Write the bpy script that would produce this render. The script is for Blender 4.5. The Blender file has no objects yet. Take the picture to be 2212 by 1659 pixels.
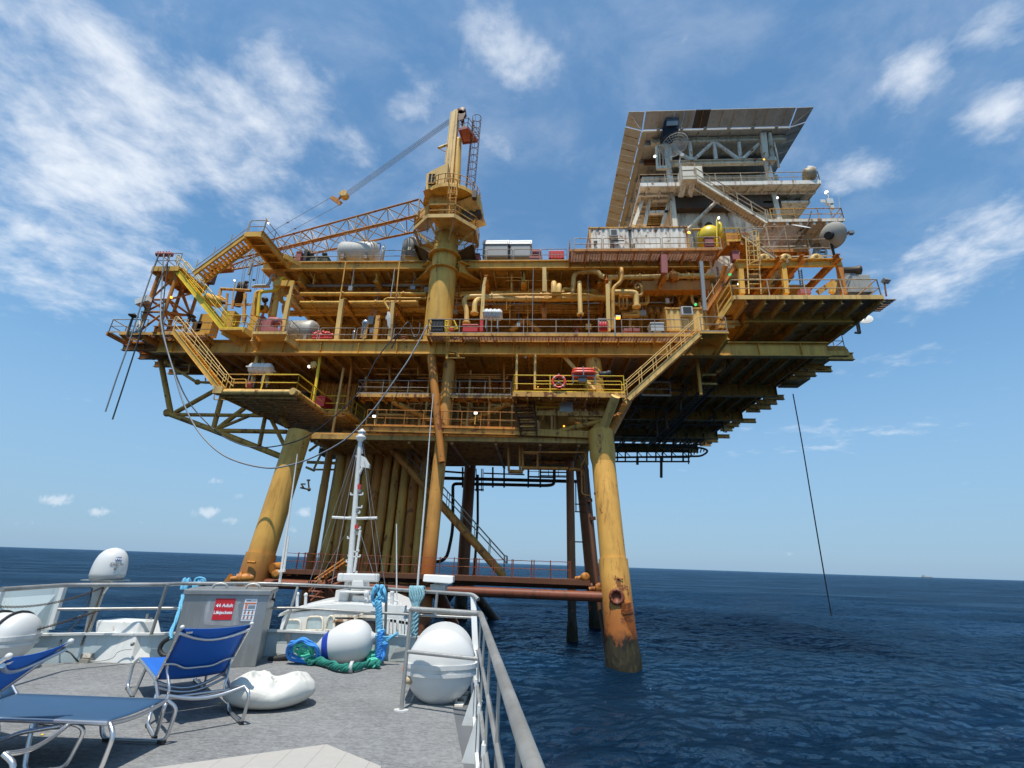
import bpy, math, random
import numpy as np
from mathutils import Vector, Matrix
random.seed(7)
rad = math.radians
scene = bpy.context.scene
V = Vector
UP = V((0, 0, 1))

# ------------------------------------------------------------------ camera
EYE = V((0, 0, 4.8))                      # eye height above the sea
F_PX, W_PX, H_PX = 1010.0, 2212.0, 1659.0
ROLL, PITCH, YAW = rad(1.89), rad(21.0), rad(3.75)
fw = V((-math.sin(YAW) * math.cos(PITCH), math.cos(YAW) * math.cos(PITCH), math.sin(PITCH)))
r0 = V((math.cos(YAW), math.sin(YAW), 0))
u0 = r0.cross(fw)
rt = r0 * math.cos(ROLL) + u0 * math.sin(ROLL)
upv = u0 * math.cos(ROLL) - r0 * math.sin(ROLL)
cam = bpy.data.objects.new('camera', bpy.data.cameras.new('camera'))
scene.collection.objects.link(cam)
m = Matrix((rt, upv, -fw)).transposed().to_4x4()
m.translation = EYE
cam.matrix_world = m
cam.data.sensor_width = 36
cam.data.lens = 36 * F_PX / W_PX
cam.data.clip_start = 0.05
cam.data.clip_end = 60000
scene.camera = cam

# ------------------------------------------------------------------ light, sky, exposure
SUN_EL, SUN_AZ = rad(72), rad(190)        # azimuth measured clockwise from +Y
scene.view_settings.view_transform = 'Standard'
scene.view_settings.look = 'None'
scene.view_settings.gamma = 1
scene.view_settings.use_curve_mapping = False
scene.view_settings.exposure = 0.72
sun = bpy.data.objects.new('sun', bpy.data.lights.new('sun', 'SUN'))
scene.collection.objects.link(sun)
sd = V((math.sin(SUN_AZ) * math.cos(SUN_EL), math.cos(SUN_AZ) * math.cos(SUN_EL), math.sin(SUN_EL)))
sun.rotation_euler = sd.to_track_quat('Z', 'Y').to_euler()
sun.data.energy = 2.9
sun.data.angle = rad(0.5)
sun.data.color = (1.0, 0.95, 0.87)

world = bpy.data.worlds.new('World')
scene.world = world
world.use_nodes = True
wn, wl = world.node_tree.nodes, world.node_tree.links


def ray(x, y):
    return fw * F_PX + rt * (x - W_PX / 2) - upv * (y - H_PX / 2)


def wmath(op, a, b=None, c=None):
    n = wn.new('ShaderNodeMath')
    n.operation = op
    for i, s in enumerate((a, b, c)):
        if s is None:
            continue
        if isinstance(s, (int, float)):
            n.inputs[i].default_value = s
        else:
            wl.new(s, n.inputs[i])
    return n.outputs[0]


def wdot(sock, vec):
    n = wn.new('ShaderNodeVectorMath')
    n.operation = 'DOT_PRODUCT'
    wl.new(sock, n.inputs[0])
    n.inputs[1].default_value = vec
    return n.outputs['Value']


def wnoise(vec, scale, detail=6, rough=.55, dist=0.0):
    n = wn.new('ShaderNodeTexNoise')
    n.noise_dimensions = '3D'
    wl.new(vec, n.inputs['Vector'])
    n.inputs['Scale'].default_value = scale
    n.inputs['Detail'].default_value = detail
    n.inputs['Roughness'].default_value = rough
    n.inputs['Distortion'].default_value = dist
    return n.outputs['Fac']


def wsmooth(x, a, b):
    n = wn.new('ShaderNodeMapRange')
    n.interpolation_type = 'SMOOTHSTEP'
    wl.new(x, n.inputs['Value'])
    n.inputs['From Min'].default_value = a
    n.inputs['From Max'].default_value = b
    return n.outputs[0]


def build_sky():
    wn.clear()
    out = wn.new('ShaderNodeOutputWorld')
    bg = wn.new('ShaderNodeBackground')
    sky = wn.new('ShaderNodeTexSky')
    sky.sky_type = 'NISHITA'
    sky.sun_disc = False
    sky.sun_elevation = SUN_EL
    sky.sun_rotation = SUN_AZ
    sky.air_density = 1.0
    sky.dust_density = 0.6
    sky.ozone_density = 1.2
    sky.altitude = 0
    tc = wn.new('ShaderNodeTexCoord')
    sep = wn.new('ShaderNodeSeparateXYZ')
    wl.new(tc.outputs['Generated'], sep.inputs[0])
    z = wmath('ADD', wmath('MAXIMUM', sep.outputs[2], 0.0), 0.10)
    cmb = wn.new('ShaderNodeCombineXYZ')
    wl.new(wmath('DIVIDE', sep.outputs[0], z), cmb.inputs[0])
    wl.new(wmath('DIVIDE', sep.outputs[1], z), cmb.inputs[1])
    uv = cmb.outputs[0]

    def puv(x, y):
        d = ray(x, y).normalized()
        return (d.x / (max(d.z, 0) + .10), d.y / (max(d.z, 0) + .10))

    def blob(c, a, b, amt):
        c0, a0, b0 = puv(*c), puv(c[0] + a[0], c[1] + a[1]), puv(c[0] + b[0], c[1] + b[1])
        M = np.array([[a0[0] - c0[0], b0[0] - c0[0]], [a0[1] - c0[1], b0[1] - c0[1]]])
        I = np.linalg.inv(M)
        off = I @ np.array(c0)
        p = wmath('SUBTRACT', wdot(uv, (I[0, 0], I[0, 1], 0)), float(off[0]))
        q = wmath('SUBTRACT', wdot(uv, (I[1, 0], I[1, 1], 0)), float(off[1]))
        r2 = wmath('ADD', wmath('MULTIPLY', p, p), wmath('MULTIPLY', q, q))
        return wmath('MULTIPLY', wmath('EXPONENT', wmath('MULTIPLY', r2, -1.0)), amt)
    blobs = [  # cloud fields over the sea: centre, two half-axes, density
        ((200, 330), (330, 110), (-70, 200), 1.0), ((480, 300), (230, 90), (-50, 180), .78),
        ((200, 90), (240, 50), (60, 120), .85), ((640, 230), (120, 100), (-30, 120), .75),
        ((760, 320), (110, 60), (-40, 70), .55), ((160, 560), (300, 70), (0, 130), .8),
        ((1100, 100), (150, 60), (-20, 110), .72), ((890, 210), (50, 60), (-70, 50), .62),
        ((1960, 170), (110, -80), (50, 60), .8), ((1860, 370), (130, -30), (30, 60), .7),
        ((2090, 560), (250, -120), (40, 80), .9), ((1850, 930), (300, -6), (0, 26), .42), ((1500, 60), (200, -60), (20, 50), .3),
        ((2160, 60), (140, -80), (30, 60), .75), ((1700, 975), (200, -5), (0, 12), .5), ((2160, 240), (140, -70), (30, 70), .75), ((1100, 330), (60, 30), (-10, 40), .5),
        ((60, 130), (90, 40), (0, 90), .6), ((620, 470), (200, 70), (0, 80), .62), ((1850, 790), (260, -30), (0, 40), .3)]
    mask = None
    for bl in blobs:
        s = blob(*bl)
        mask = s if mask is None else wmath('MAXIMUM', mask, s)
    mp = wn.new('ShaderNodeMapping')
    wl.new(uv, mp.inputs[0])
    mp.inputs['Rotation'].default_value = (0, 0, rad(-35))
    mp.inputs['Scale'].default_value = (1.0, 1.25, 1)
    n1 = wnoise(mp.outputs[0], 3.6, 9, .62, .3)
    n2 = wnoise(uv, 10.5, 7, .6, .2)
    n3 = wnoise(mp.outputs[0], 1.2, 4, .5, .2)
    n = wmath('ADD', wmath('MULTIPLY', n1, .45), wmath('ADD', wmath('MULTIPLY', n2, .40), wmath('MULTIPLY', n3, .15)))
    dens = wmath('ADD', n, wmath('MULTIPLY', wmath('SUBTRACT', mask, .62), .33))
    cl = wmath('MULTIPLY', wsmooth(dens, .375, .735), .9)
    veil = wmath('MULTIPLY', wmath('MULTIPLY', wsmooth(n1, .38, .80), .22), wsmooth(sep.outputs[2], .34, .62))
    cl = wmath('MAXIMUM', cl, veil)
    cl = wmath('MULTIPLY', cl, wsmooth(sep.outputs[2], .02, .2))
    # low cumulus puffs above the horizon
    yy = wmath('MAXIMUM', sep.outputs[1], .05)
    cm2 = wn.new('ShaderNodeCombineXYZ')
    wl.new(wmath('DIVIDE', sep.outputs[0], yy), cm2.inputs[0])
    wl.new(wmath('DIVIDE', sep.outputs[2], yy), cm2.inputs[1])
    w2 = cm2.outputs[0]

    def puff(x, y, rx, ry, amt):
        d, e = ray(x, y), ray(x + rx, y)
        cx, cy = d.x / d.y, d.z / d.y
        sx = abs(e.x / e.y - cx)
        sy = sx * ry / rx
        p = wmath('MULTIPLY', wmath('SUBTRACT', wdot(w2, (1, 0, 0)), cx), 1 / sx)
        q = wmath('MULTIPLY', wmath('SUBTRACT', wdot(w2, (0, 1, 0)), cy), 1 / sy)
        r2 = wmath('ADD', wmath('MULTIPLY', p, p), wmath('MULTIPLY', q, q))
        return wmath('MULTIPLY', wmath('EXPONENT', wmath('MULTIPLY', r2, -1.0)), amt)
    pm = None
    for a in [(120, 1082, 42, 16, 1), (215, 1106, 34, 12, .9), (445, 1106, 34, 15, 1), (500, 1126, 30, 11, .9), (462, 1040, 24, 9, .6), (520, 1070, 30, 8, .5),
              (655, 1105, 22, 14, .9), (640, 1140, 34, 12, .6), (60, 1130, 60, 12, .4), (1710, 1196, 20, 7, .7), (1400, 1170, 26, 8, .4), (330, 1130, 40, 8, .4)]:
        s = puff(*a)
        pm = s if pm is None else wmath('MAXIMUM', pm, s)
    pn = wnoise(w2, 42, 6, .6, .3)
    pd = wmath('MULTIPLY', wsmooth(wmath('ADD', pn, wmath('MULTIPLY', wmath('SUBTRACT', pm, .6), .55)), .38, .80), .5)
    cl = wmath('MAXIMUM', cl, pd)
    # the lower sky is paler and hazier over the sea
    mixh = wn.new('ShaderNodeMix')
    mixh.data_type = 'RGBA'
    wl.new(wmath('MULTIPLY', wsmooth(sep.outputs[2], .50, .0), .84), mixh.inputs['Factor'])
    tint = wn.new('ShaderNodeMix')
    tint.data_type = 'RGBA'
    tint.blend_type = 'MULTIPLY'
    tint.inputs['Factor'].default_value = 1
    wl.new(sky.outputs[0], tint.inputs[6])
    tint.inputs[7].default_value = (.70, 1.0, 1.06, 1)
    wl.new(tint.outputs[2], mixh.inputs[6])
    mixh.inputs[7].default_value = (1.75, 2.65, 3.95, 1)
    mix = wn.new('ShaderNodeMix')
    mix.data_type = 'RGBA'
    wl.new(cl, mix.inputs['Factor'])
    wl.new(mixh.outputs[2], mix.inputs[6])
    mix.inputs[7].default_value = (5.6, 5.9, 6.3, 1)
    wl.new(mix.outputs[2], bg.inputs[0])
    bg.inputs[1].default_value = 0.102
    wl.new(bg.outputs[0], out.inputs[0])


build_sky()
try:
    scene.cycles.max_bounces = 6
    scene.cycles.diffuse_bounces = 4
    scene.cycles.glossy_bounces = 3
    scene.cycles.transmission_bounces = 4
    scene.cycles.caustics_reflective = False
    scene.cycles.caustics_refractive = False
    scene.cycles.use_denoising = True
except Exception:
    pass

# ------------------------------------------------------------------ measuring: a sight line through the photo meets a known plane
def at(x, y, X=None, Y=None, Z=None):
    d = ray(x, y)
    if X is not None:
        t = (X - EYE.x) / d.x
    elif Y is not None:
        t = (Y - EYE.y) / d.y
    else:
        t = (Z - EYE.z) / d.z
    return EYE + d * t


def region(x0, y0, s):
    k = W_PX / 4096
    return lambda x, y, **p: at((x0 + x / s) * k, (y0 + y / s) * k, **p)


g1, g2, g3 = region(400, 800, 1.843), region(1100, 400, 1.659), region(2000, 800, 1.843)
g4, g5 = region(2300, 400, 2.0109), region(2700, 800, 1.508)
h1, h2, h3 = region(600, 1300, 2.212), region(1400, 1300, 2.212), region(1900, 1350, 2.212)
h4, h5, h6, h7 = region(800, 1700, 2.074), region(1700, 1700, 1.659), region(0, 2100, 1.70636), region(900, 2200, 1.70154)
k1, k2, k3 = region(1600, 420, 2.765), region(500, 850, 3.318), region(1000, 950, 3.16)
k4, k5, k6 = region(1700, 1000, 3.16), region(2300, 1000, 3.16), region(1050, 2300, 3.16)


# ------------------------------------------------------------------ mesh building
def frame(d, up=UP):
    d = d.normalized()
    s = d.cross(up)
    if s.length < 1e-4:
        s = d.cross(V((0, 1, 0)))
    s.normalize()
    return s, s.cross(d).normalized()


class MB:
    def __init__(self):
        self.v, self.f, self.s, self.ch = [], [], [], []

    def add(self, vs, fs, smooth=False):
        b = len(self.v)
        self.v += [tuple(p) for p in vs]
        self.f += [tuple(b + i for i in f) for f in fs]
        self.s += [smooth] * len(fs)
        self.ch.append((b, len(self.f) - len(fs), len(vs), len(fs)))
        return self

    def clusters(self, gap=.03):
        """group the added shapes that touch (by bounding box) so that separate pieces become separate parts"""
        bb = []
        for b, f, nv, nf in self.ch:
            a = np.array(self.v[b:b + nv]) if nv else np.zeros((1, 3))
            bb.append((a.min(0) - gap, a.max(0) + gap))
        p = list(range(len(bb)))

        def find(i):
            while p[i] != i:
                p[i] = p[p[i]]
                i = p[i]
            return i
        for i in range(len(bb)):
            for j in range(i):
                if (bb[i][0] <= bb[j][1]).all() and (bb[j][0] <= bb[i][1]).all():
                    p[find(i)] = find(j)
        gr = {}
        for i in range(len(bb)):
            gr.setdefault(find(i), []).append(i)
        out = []
        for g in gr.values():
            m = MB()
            for i in g:
                b, f, nv, nf = self.ch[i]
                m.add(self.v[b:b + nv], [tuple(k - b for k in q) for q in self.f[f:f + nf]], self.s[f] if nf else False)
            out.append(m)
        return out

    def box(self, c, s, R=None):
        c, h = V(c), V(s) / 2
        vs = []
        for z in (-1, 1):
            for y in (-1, 1):
                for x in (-1, 1):
                    p = V((x * h.x, y * h.y, z * h.z))
                    vs.append(c + (R @ p if R else p))
        return self.add(vs, [(0, 2, 3, 1), (4, 5, 7, 6), (0, 1, 5, 4), (2, 6, 7, 3), (0, 4, 6, 2), (1, 3, 7, 5)])

    def span(self, a, b):
        a, b = V(a), V(b)
        return self.box((a + b) / 2, (abs(b.x - a.x), abs(b.y - a.y), abs(b.z - a.z)))

    def bar(self, a, b, w, h, up=UP):
        a, b = V(a), V(b)
        s, u = frame(b - a, up)
        vs = []
        for p in (a, b):
            for i, j in ((-1, -1), (1, -1), (1, 1), (-1, 1)):
                vs.append(p + s * (w / 2 * i) + u * (h / 2 * j))
        return self.add(vs, [(3, 2, 1, 0), (4, 5, 6, 7), (0, 1, 5, 4), (1, 2, 6, 5), (2, 3, 7, 6), (3, 0, 4, 7)])

    def ibeam(self, a, b, h, w, t=.04, up=UP):
        a, b = V(a), V(b)
        s, u = frame(b - a, up)
        self.bar(a + u * (h / 2 - t / 2), b + u * (h / 2 - t / 2), w, t, up)
        self.bar(a - u * (h / 2 - t / 2), b - u * (h / 2 - t / 2), w, t, up)
        return self.bar(a, b, t * .8, h - 2 * t, up)

    def cyl(self, a, b, r, r1=None, seg=12, caps=True, smooth=True):
        a, b = V(a), V(b)
        r1 = r if r1 is None else r1
        s, u = frame(b - a)
        vs = []
        for p, q in ((a, r), (b, r1)):
            for i in range(seg):
                t = 2 * math.pi * i / seg
                vs.append(p + s * (q * math.cos(t)) + u * (q * math.sin(t)))
        self.add(vs, [(i, (i + 1) % seg, seg + (i + 1) % seg, seg + i) for i in range(seg)], smooth)
        if caps:
            self.add(vs[:seg], [tuple(range(seg - 1, -1, -1))])
            self.add(vs[seg:], [tuple(range(seg))])
        return self

    def tube(self, pts, r, seg=8, bend=0.0, closed=False, caps=True, rs=None):
        pts = [V(p) for p in pts]
        if bend > 0:
            o = []
            n = len(pts)
            for i, p in enumerate(pts):
                if not closed and i in (0, n - 1):
                    o.append(p)
                    continue
                a, b = pts[i - 1] - p, pts[(i + 1) % n] - p
                d = min(bend, a.length * .49, b.length * .49)
                if a.length < 1e-6 or b.length < 1e-6:
                    continue
                p0, p2 = p + a.normalized() * d, p + b.normalized() * d
                for k in range(5):
                    t = k / 4
                    o.append(p0 * (1 - t) ** 2 + p * (2 * t * (1 - t)) + p2 * t * t)
            pts = o
        n = len(pts)
        vs = []
        prev = None
        for i, p in enumerate(pts):
            if closed:
                d = (pts[(i + 1) % n] - pts[i - 1])
            else:
                d = pts[min(i + 1, n - 1)] - pts[max(i - 1, 0)]
            if d.length < 1e-9:
                d = UP
            d = d.normalized()
            if prev is None:
                s, u = frame(d)
            else:
                s = prev - d * prev.dot(d)
                if s.length < 1e-5:
                    s, u = frame(d)
                s.normalize()
                u = s.cross(d)
            prev = s
            q = rs[i] if rs and len(rs) == n else r
            for k in range(seg):
                t = 2 * math.pi * k / seg
                vs.append(p + s * (q * math.cos(t)) + u * (q * math.sin(t)))
        fs = []
        for i in range(n if closed else n - 1):
            j = (i + 1) % n
            for k in range(seg):
                l = (k + 1) % seg
                fs.append((i * seg + k, i * seg + l, j * seg + l, j * seg + k))
        self.add(vs, fs, True)
        if caps and not closed:
            self.add(vs[:seg], [tuple(range(seg))])
            self.add(vs[-seg:], [tuple(range(seg - 1, -1, -1))])
        return self

    def lathe(self, c, axis, prof, seg=20, smooth=True, flat=1.0):
        c, axis = V(c), V(axis).normalized()
        s, u = frame(axis)
        vs = []
        for r, t in prof:
            for i in range(seg):
                a = 2 * math.pi * i / seg
                vs.append(c + axis * t + s * (r * math.cos(a)) + u * (r * flat * math.sin(a)))
        fs = []
        for j in range(len(prof) - 1):
            for i in range(seg):
                k = (i + 1) % seg
                fs.append((j * seg + i, j * seg + k, (j + 1) * seg + k, (j + 1) * seg + i))
        self.add(vs, fs, smooth)
        if prof[0][0] > 1e-4:
            self.add(vs[:seg], [tuple(range(seg - 1, -1, -1))])
        if prof[-1][0] > 1e-4:
            self.add(vs[-seg:], [tuple(range(seg))])
        return self

    def ball(self, c, r, seg=12, rings=8, axis=UP, sz=1.0):
        pr = [(max(1e-5, r * math.sin(math.pi * i / rings)), -r * sz * math.cos(math.pi * i / rings)) for i in range(rings + 1)]
        return self.lathe(c, axis, pr, seg)

    def prism(self, poly, vec):
        poly = [V(p) for p in poly]
        vec = V(vec)
        n = len(poly)
        vs = poly + [p + vec for p in poly]
        fs = [tuple(range(n - 1, -1, -1)), tuple(range(n, 2 * n))] + [(i, (i + 1) % n, n + (i + 1) % n, n + i) for i in range(n)]
        return self.add(vs, fs)

    def build(self, name, mat, parent=None, local=False, bevel=0, weld=False, subsurf=0, solid=0, split=True):
        if parent and not local and split and 1 < len(self.ch) <= 90:
            cl = self.clusters()
            if 1 < len(cl) <= 16:
                return [m_.build(name, mat, parent, bevel=bevel, weld=weld, split=False) for m_ in cl][0]
        me = bpy.data.meshes.new(name)
        me.from_pydata(self.v, [], self.f)
        me.polygons.foreach_set('use_smooth', self.s)
        me.materials.append(mat)
        me.validate()
        me.update()
        o = bpy.data.objects.new(name, me)
        scene.collection.objects.link(o)
        if parent:
            o.parent = parent
            if not local:
                o.matrix_parent_inverse = inv_world(parent)
        if weld:
            w = o.modifiers.new('weld', 'WELD')
            w.merge_threshold = 1e-4
        if solid:
            sm = o.modifiers.new('solid', 'SOLIDIFY')
            sm.thickness = solid
        if subsurf:
            ss = o.modifiers.new('subsurf', 'SUBSURF')
            ss.levels = ss.render_levels = subsurf
        if bevel:
            b = o.modifiers.new('bevel', 'BEVEL')
            b.width = bevel
            b.segments = 2
            b.limit_method = 'ANGLE'
        return o


def world_of(o):
    mt = Matrix.LocRotScale(o.location, o.rotation_euler, o.scale)
    if o.parent:
        return world_of(o.parent) @ o.matrix_parent_inverse @ mt
    return mt


def inv_world(o):
    return world_of(o).inverted()


def tag(o, label, cat, group=None, kind=None):
    if label:
        o['label'] = label
    if cat:
        o['category'] = cat
    if group:
        o['group'] = group
    if kind:
        o['kind'] = kind
    return o


def thing(name, label, cat, loc=(0, 0, 0), rz=0, group=None):
    o = bpy.data.objects.new(name, None)
    o.empty_display_size = .2
    scene.collection.objects.link(o)
    o.location = loc
    o.rotation_euler = (0, 0, rz)
    return tag(o, label, cat, group)


def dup(src, label=None, loc=None, rz=None, parent=None):
    c = src.copy()
    scene.collection.objects.link(c)
    if parent:
        c.parent = parent
    if label:
        c['label'] = label
    if loc is not None:
        c.location = loc
    if rz is not None:
        c.rotation_euler = (0, 0, rz)
    for ch in list(src.children):
        dup(ch, parent=c)
    return c


# ------------------------------------------------------------------ materials
def nt_math(nt, op, a, b=None):
    n = nt.nodes.new('ShaderNodeMath')
    n.operation = op
    for i, s in enumerate((a, b)):
        if s is None:
            continue
        if isinstance(s, (int, float)):
            n.inputs[i].default_value = s
        else:
            nt.links.new(s, n.inputs[i])
    return n.outputs[0]


def nt_noise(nt, vec, scale, detail=5, rough=.55, dist=0):
    n = nt.nodes.new('ShaderNodeTexNoise')
    nt.links.new(vec, n.inputs['Vector'])
    n.inputs['Scale'].default_value = scale
    n.inputs['Detail'].default_value = detail
    n.inputs['Roughness'].default_value = rough
    n.inputs['Distortion'].default_value = dist
    return n.outputs['Fac']


def nt_map(nt, vec, scale=(1, 1, 1), rot=(0, 0, 0)):
    n = nt.nodes.new('ShaderNodeMapping')
    nt.links.new(vec, n.inputs[0])
    n.inputs['Scale'].default_value = scale
    n.inputs['Rotation'].default_value = rot
    return n.outputs[0]


def nt_step(nt, x, a, b):
    n = nt.nodes.new('ShaderNodeMapRange')
    n.interpolation_type = 'SMOOTHSTEP'
    nt.links.new(x, n.inputs['Value'])
    n.inputs['From Min'].default_value = a
    n.inputs['From Max'].default_value = b
    return n.outputs[0]


def nt_mix(nt, fac, a, b, mode='MIX'):
    n = nt.nodes.new('ShaderNodeMix')
    n.data_type = 'RGBA'
    n.blend_type = mode
    for s, i in ((fac, 0), (a, 6), (b, 7)):
        if isinstance(s, (int, float)):
            n.inputs[i].default_value = s
        elif isinstance(s, tuple):
            n.inputs[i].default_value = (*s, 1)
        else:
            nt.links.new(s, n.inputs[i])
    return n.outputs[2]


def base_mat(name):
    mt = bpy.data.materials.new(name)
    mt.use_nodes = True
    nt = mt.node_tree
    bs = nt.nodes['Principled BSDF']
    geo = nt.nodes.new('ShaderNodeNewGeometry')
    return mt, nt, bs, geo.outputs['Position'], geo


def bump(nt, bs, h, strength, dist=.02):
    b = nt.nodes.new('ShaderNodeBump')
    b.inputs['Strength'].default_value = strength
    b.inputs['Distance'].default_value = dist
    nt.links.new(h, b.inputs['Height'])
    nt.links.new(b.outputs[0], bs.inputs['Normal'])


def paint(name, col, rust=.15, rough=.5, metal=0.0, sc=1.0, rustcol=(.16, .05, .018), var=.16, dirt=(.10, .065, .03), dirtamt=.35, bmp=.15, zones=None):
    """weathered paint: tonal variation, dirt streaks running down, rust patches; zones = [(z_hi, z_lo, colour)] tide bands"""
    if 'yellow' in name or 'leg_paint' in name:
        col = (col[0], col[1] * (1.02 if 'leg' in name else 1.12), col[2] * 1.5 + .010)
    mt, nt, bs, pos, _ = base_mat(name)
    n1 = nt_noise(nt, pos, .45 * sc, 4)
    n2 = nt_noise(nt, nt_map(nt, pos, (2.2 * sc, 2.2 * sc, .32 * sc)), 1.0, 6, .6)
    n3 = nt_noise(nt, pos, 1.5 * sc, 9, .66, .4)
    lo = tuple(c * (1 - var) for c in col)
    hi = tuple(min(1, c * (1 + var * .6)) for c in col)
    c = nt_mix(nt, nt_step(nt, n1, .3, .7), lo, hi)
    if dirtamt:
        c = nt_mix(nt, nt_math(nt, 'MULTIPLY', nt_step(nt, n2, .47, .68), dirtamt), c, dirt)
    if rust > .1:
        n4 = nt_noise(nt, nt_map(nt, pos, (6 * sc, 6 * sc, .22 * sc)), 1.0, 4, .6)
        c = nt_mix(nt, nt_math(nt, 'MULTIPLY', nt_step(nt, n4, .56, .66), min(.75, rust * 1.1)), c, tuple(x * 1.25 for x in rustcol))
    if zones:
        sp = nt.nodes.new('ShaderNodeSeparateXYZ')
        nt.links.new(pos, sp.inputs[0])
        zz = nt_math(nt, 'ADD', sp.outputs[2], nt_math(nt, 'MULTIPLY', nt_math(nt, 'SUBTRACT', n3, .5), 1.6))
        for z_hi, z_lo, zc in zones:
            c = nt_mix(nt, nt_step(nt, zz, z_hi, z_lo), c, zc)
    rf = None
    if rust:
        mixn = nt_math(nt, 'ADD', nt_math(nt, 'MULTIPLY', n3, .65), nt_math(nt, 'MULTIPLY', n2, .35))
        if zones:                                   # corrosion is heavier in the splash zone
            mixn = nt_math(nt, 'ADD', mixn, nt_math(nt, 'MULTIPLY', nt_step(nt, sp.outputs[2], 6.0, 1.5), .06))
        th = .655 - .20 * rust
        rf = nt_step(nt, mixn, th, th + .035)
        c = nt_mix(nt, nt_math(nt, 'MULTIPLY', rf, .9), c, nt_mix(nt, n3, tuple(x * .5 for x in rustcol), tuple(min(1, x * 1.7) for x in rustcol)))
    nt.links.new(c, bs.inputs['Base Color'])
    bs.inputs['Roughness'].default_value = rough
    bs.inputs['Metallic'].default_value = metal
    bs.inputs['Specular IOR Level'].default_value = .28
    if bmp:
        bump(nt, bs, nt_noise(nt, pos, 9 * sc, 5), bmp, .02)
    return mt


def plain(name, col, rough=.5, metal=0.0, var=.08, sc=6, bmp=0.0, emit=None, spec=None):
    mt, nt, bs, pos, _ = base_mat(name)
    n = nt_noise(nt, pos, sc, 5)
    c = nt_mix(nt, n, tuple(x * (1 - var) for x in col), tuple(min(1, x * (1 + var)) for x in col))
    nt.links.new(c, bs.inputs['Base Color'])
    bs.inputs['Roughness'].default_value = rough
    bs.inputs['Metallic'].default_value = metal
    if bmp:
        bump(nt, bs, n, bmp, .01)
    if emit:
        bs.inputs['Emission Color'].default_value = (*emit[0], 1)
        bs.inputs['Emission Strength'].default_value = emit[1]
    return mt


YEL = (.74, .365, .045)
M = {}
M['yellow'] = paint('yellow_paint', YEL, .24)
M['yellow_worn'] = paint('worn_yellow_paint', (.68, .315, .042), .48)
M['yellow_rusty'] = paint('rusty_yellow_paint', (.68, .315, .05), .70, rustcol=(.15, .045, .016))
M['orange_worn'] = paint('orange_brown_paint', (.56, .215, .038), .5, rustcol=(.17, .05, .016))
M['yellow_new'] = paint('fresh_yellow_paint', (.82, .50, .02), .02, dirtamt=.15)
M['yellow_pale'] = paint('pale_yellow_paint', (.78, .44, .10), .26)
M['leg'] = paint('leg_paint', (.74, .39, .05), .26, dirtamt=.4, dirt=(.26, .11, .02), zones=[(6.4, 3.2, (.36, .13, .03)), (1.9, 1.0, (.045, .035, .02))])
M['leg_rusty'] = paint('rusty_leg_paint', (.66, .305, .04), .40, dirtamt=.5, dirt=(.26, .085, .02), zones=[(7.0, 4.2, (.36, .105, .022)), (1.9, 1.0, (.04, .03, .02))])
M['leg_right'] = paint('near_leg_paint', (.76, .39, .05), .36, dirtamt=.35, dirt=(.30, .13, .03), zones=[(5.0, 1.8, (.40, .13, .028)), (1.7, 1.1, (.022, .017, .010))])
M['pile'] = paint('brown_pile_paint', (.34, .12, .048), .35, zones=[(3.2, 2.4, (.04, .035, .025))])
M['rust'] = paint('rust_red_brace', (.21, .058, .027), .5, rustcol=(.08, .03, .015))
M['rust_dark'] = paint('dark_rust', (.15, .058, .028), .3, rustcol=(.05, .022, .012))
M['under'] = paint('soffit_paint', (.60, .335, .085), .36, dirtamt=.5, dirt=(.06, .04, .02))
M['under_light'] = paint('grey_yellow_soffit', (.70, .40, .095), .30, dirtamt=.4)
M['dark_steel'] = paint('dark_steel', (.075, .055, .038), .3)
M['grating'] = paint('pink_brown_grating', (.50, .29, .18), .2)
M['grey_rail'] = paint('grey_rail_paint', (.34, .28, .22), .2)
M['grey'] = plain('grey_steel', (.26, .26, .25), .5, .3)
M['grey_light'] = plain('light_grey_paint', (.48, .48, .45), .5)
M['galv'] = paint('galvanised_rail', (.43, .42, .39), .12, .45, .55, 5, (.2, .12, .07), .2, (.25, .2, .14), .25)
M['alu'] = plain('brushed_aluminium', (.62, .62, .62), .3, .9, .1, 20)
M['white'] = paint('white_boat_paint', (.69, .69, .655), .10, .4, 0, 4, (.25, .11, .04), .05, (.5, .45, .36), .25, .08)
M['white_clean'] = plain('white_gelcoat', (.66, .65, .615), .34, 0, .05, 3)
M['cream'] = paint('weathered_white_wall', (.82, .72, .56), .44, .55, 0, .9, (.20, .085, .03), .14, (.22, .17, .11), .55)
M['white_rust'] = paint('rust_streaked_white', (.86, .78, .66), .50, .5, 0, 1.4, (.2, .07, .025), .08, (.34, .19, .09), .5)
M['helideck'] = paint('helideck_soffit', (.57, .54, .48), .22, .6, 0, .8, (.13, .07, .035), .12, (.2, .16, .12), .2)
M['tan'] = paint('tan_weathered_rail', (.52, .40, .26), .25)
M['red'] = plain('signal_red', (.55, .035, .03), .4)
M['pink'] = paint('faded_red_paint', (.40, .13, .12), .15, .6)
M['orange_red'] = plain('orange_red', (.72, .07, .03), .4)
M['black'] = plain('black_rubber', (.02, .02, .02), .6)
M['dark_glass'] = plain('dark_glass', (.02, .03, .045), .08)
M['navy_panel'] = plain('navy_panel', (.02, .03, .055), .3)
M['tank_white'] = paint('tank_white', (.64, .61, .54), .2, .4, 0, 1.2, (.28, .16, .08), .06, (.5, .42, .3), .35)
M['tank_grey'] = paint('tank_grey', (.40, .38, .33), .12, .5, 0, 1.2)
M['lagging'] = paint('patchy_lagging', (.40, .37, .31), .3, .5, .3, 1.5, (.12, .09, .06), .3)
M['chrome'] = plain('bright_steel', (.62, .62, .60), .25, .85)
M['tank_yellow'] = plain('bright_yellow_tank', (.78, .56, .02), .4)
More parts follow.
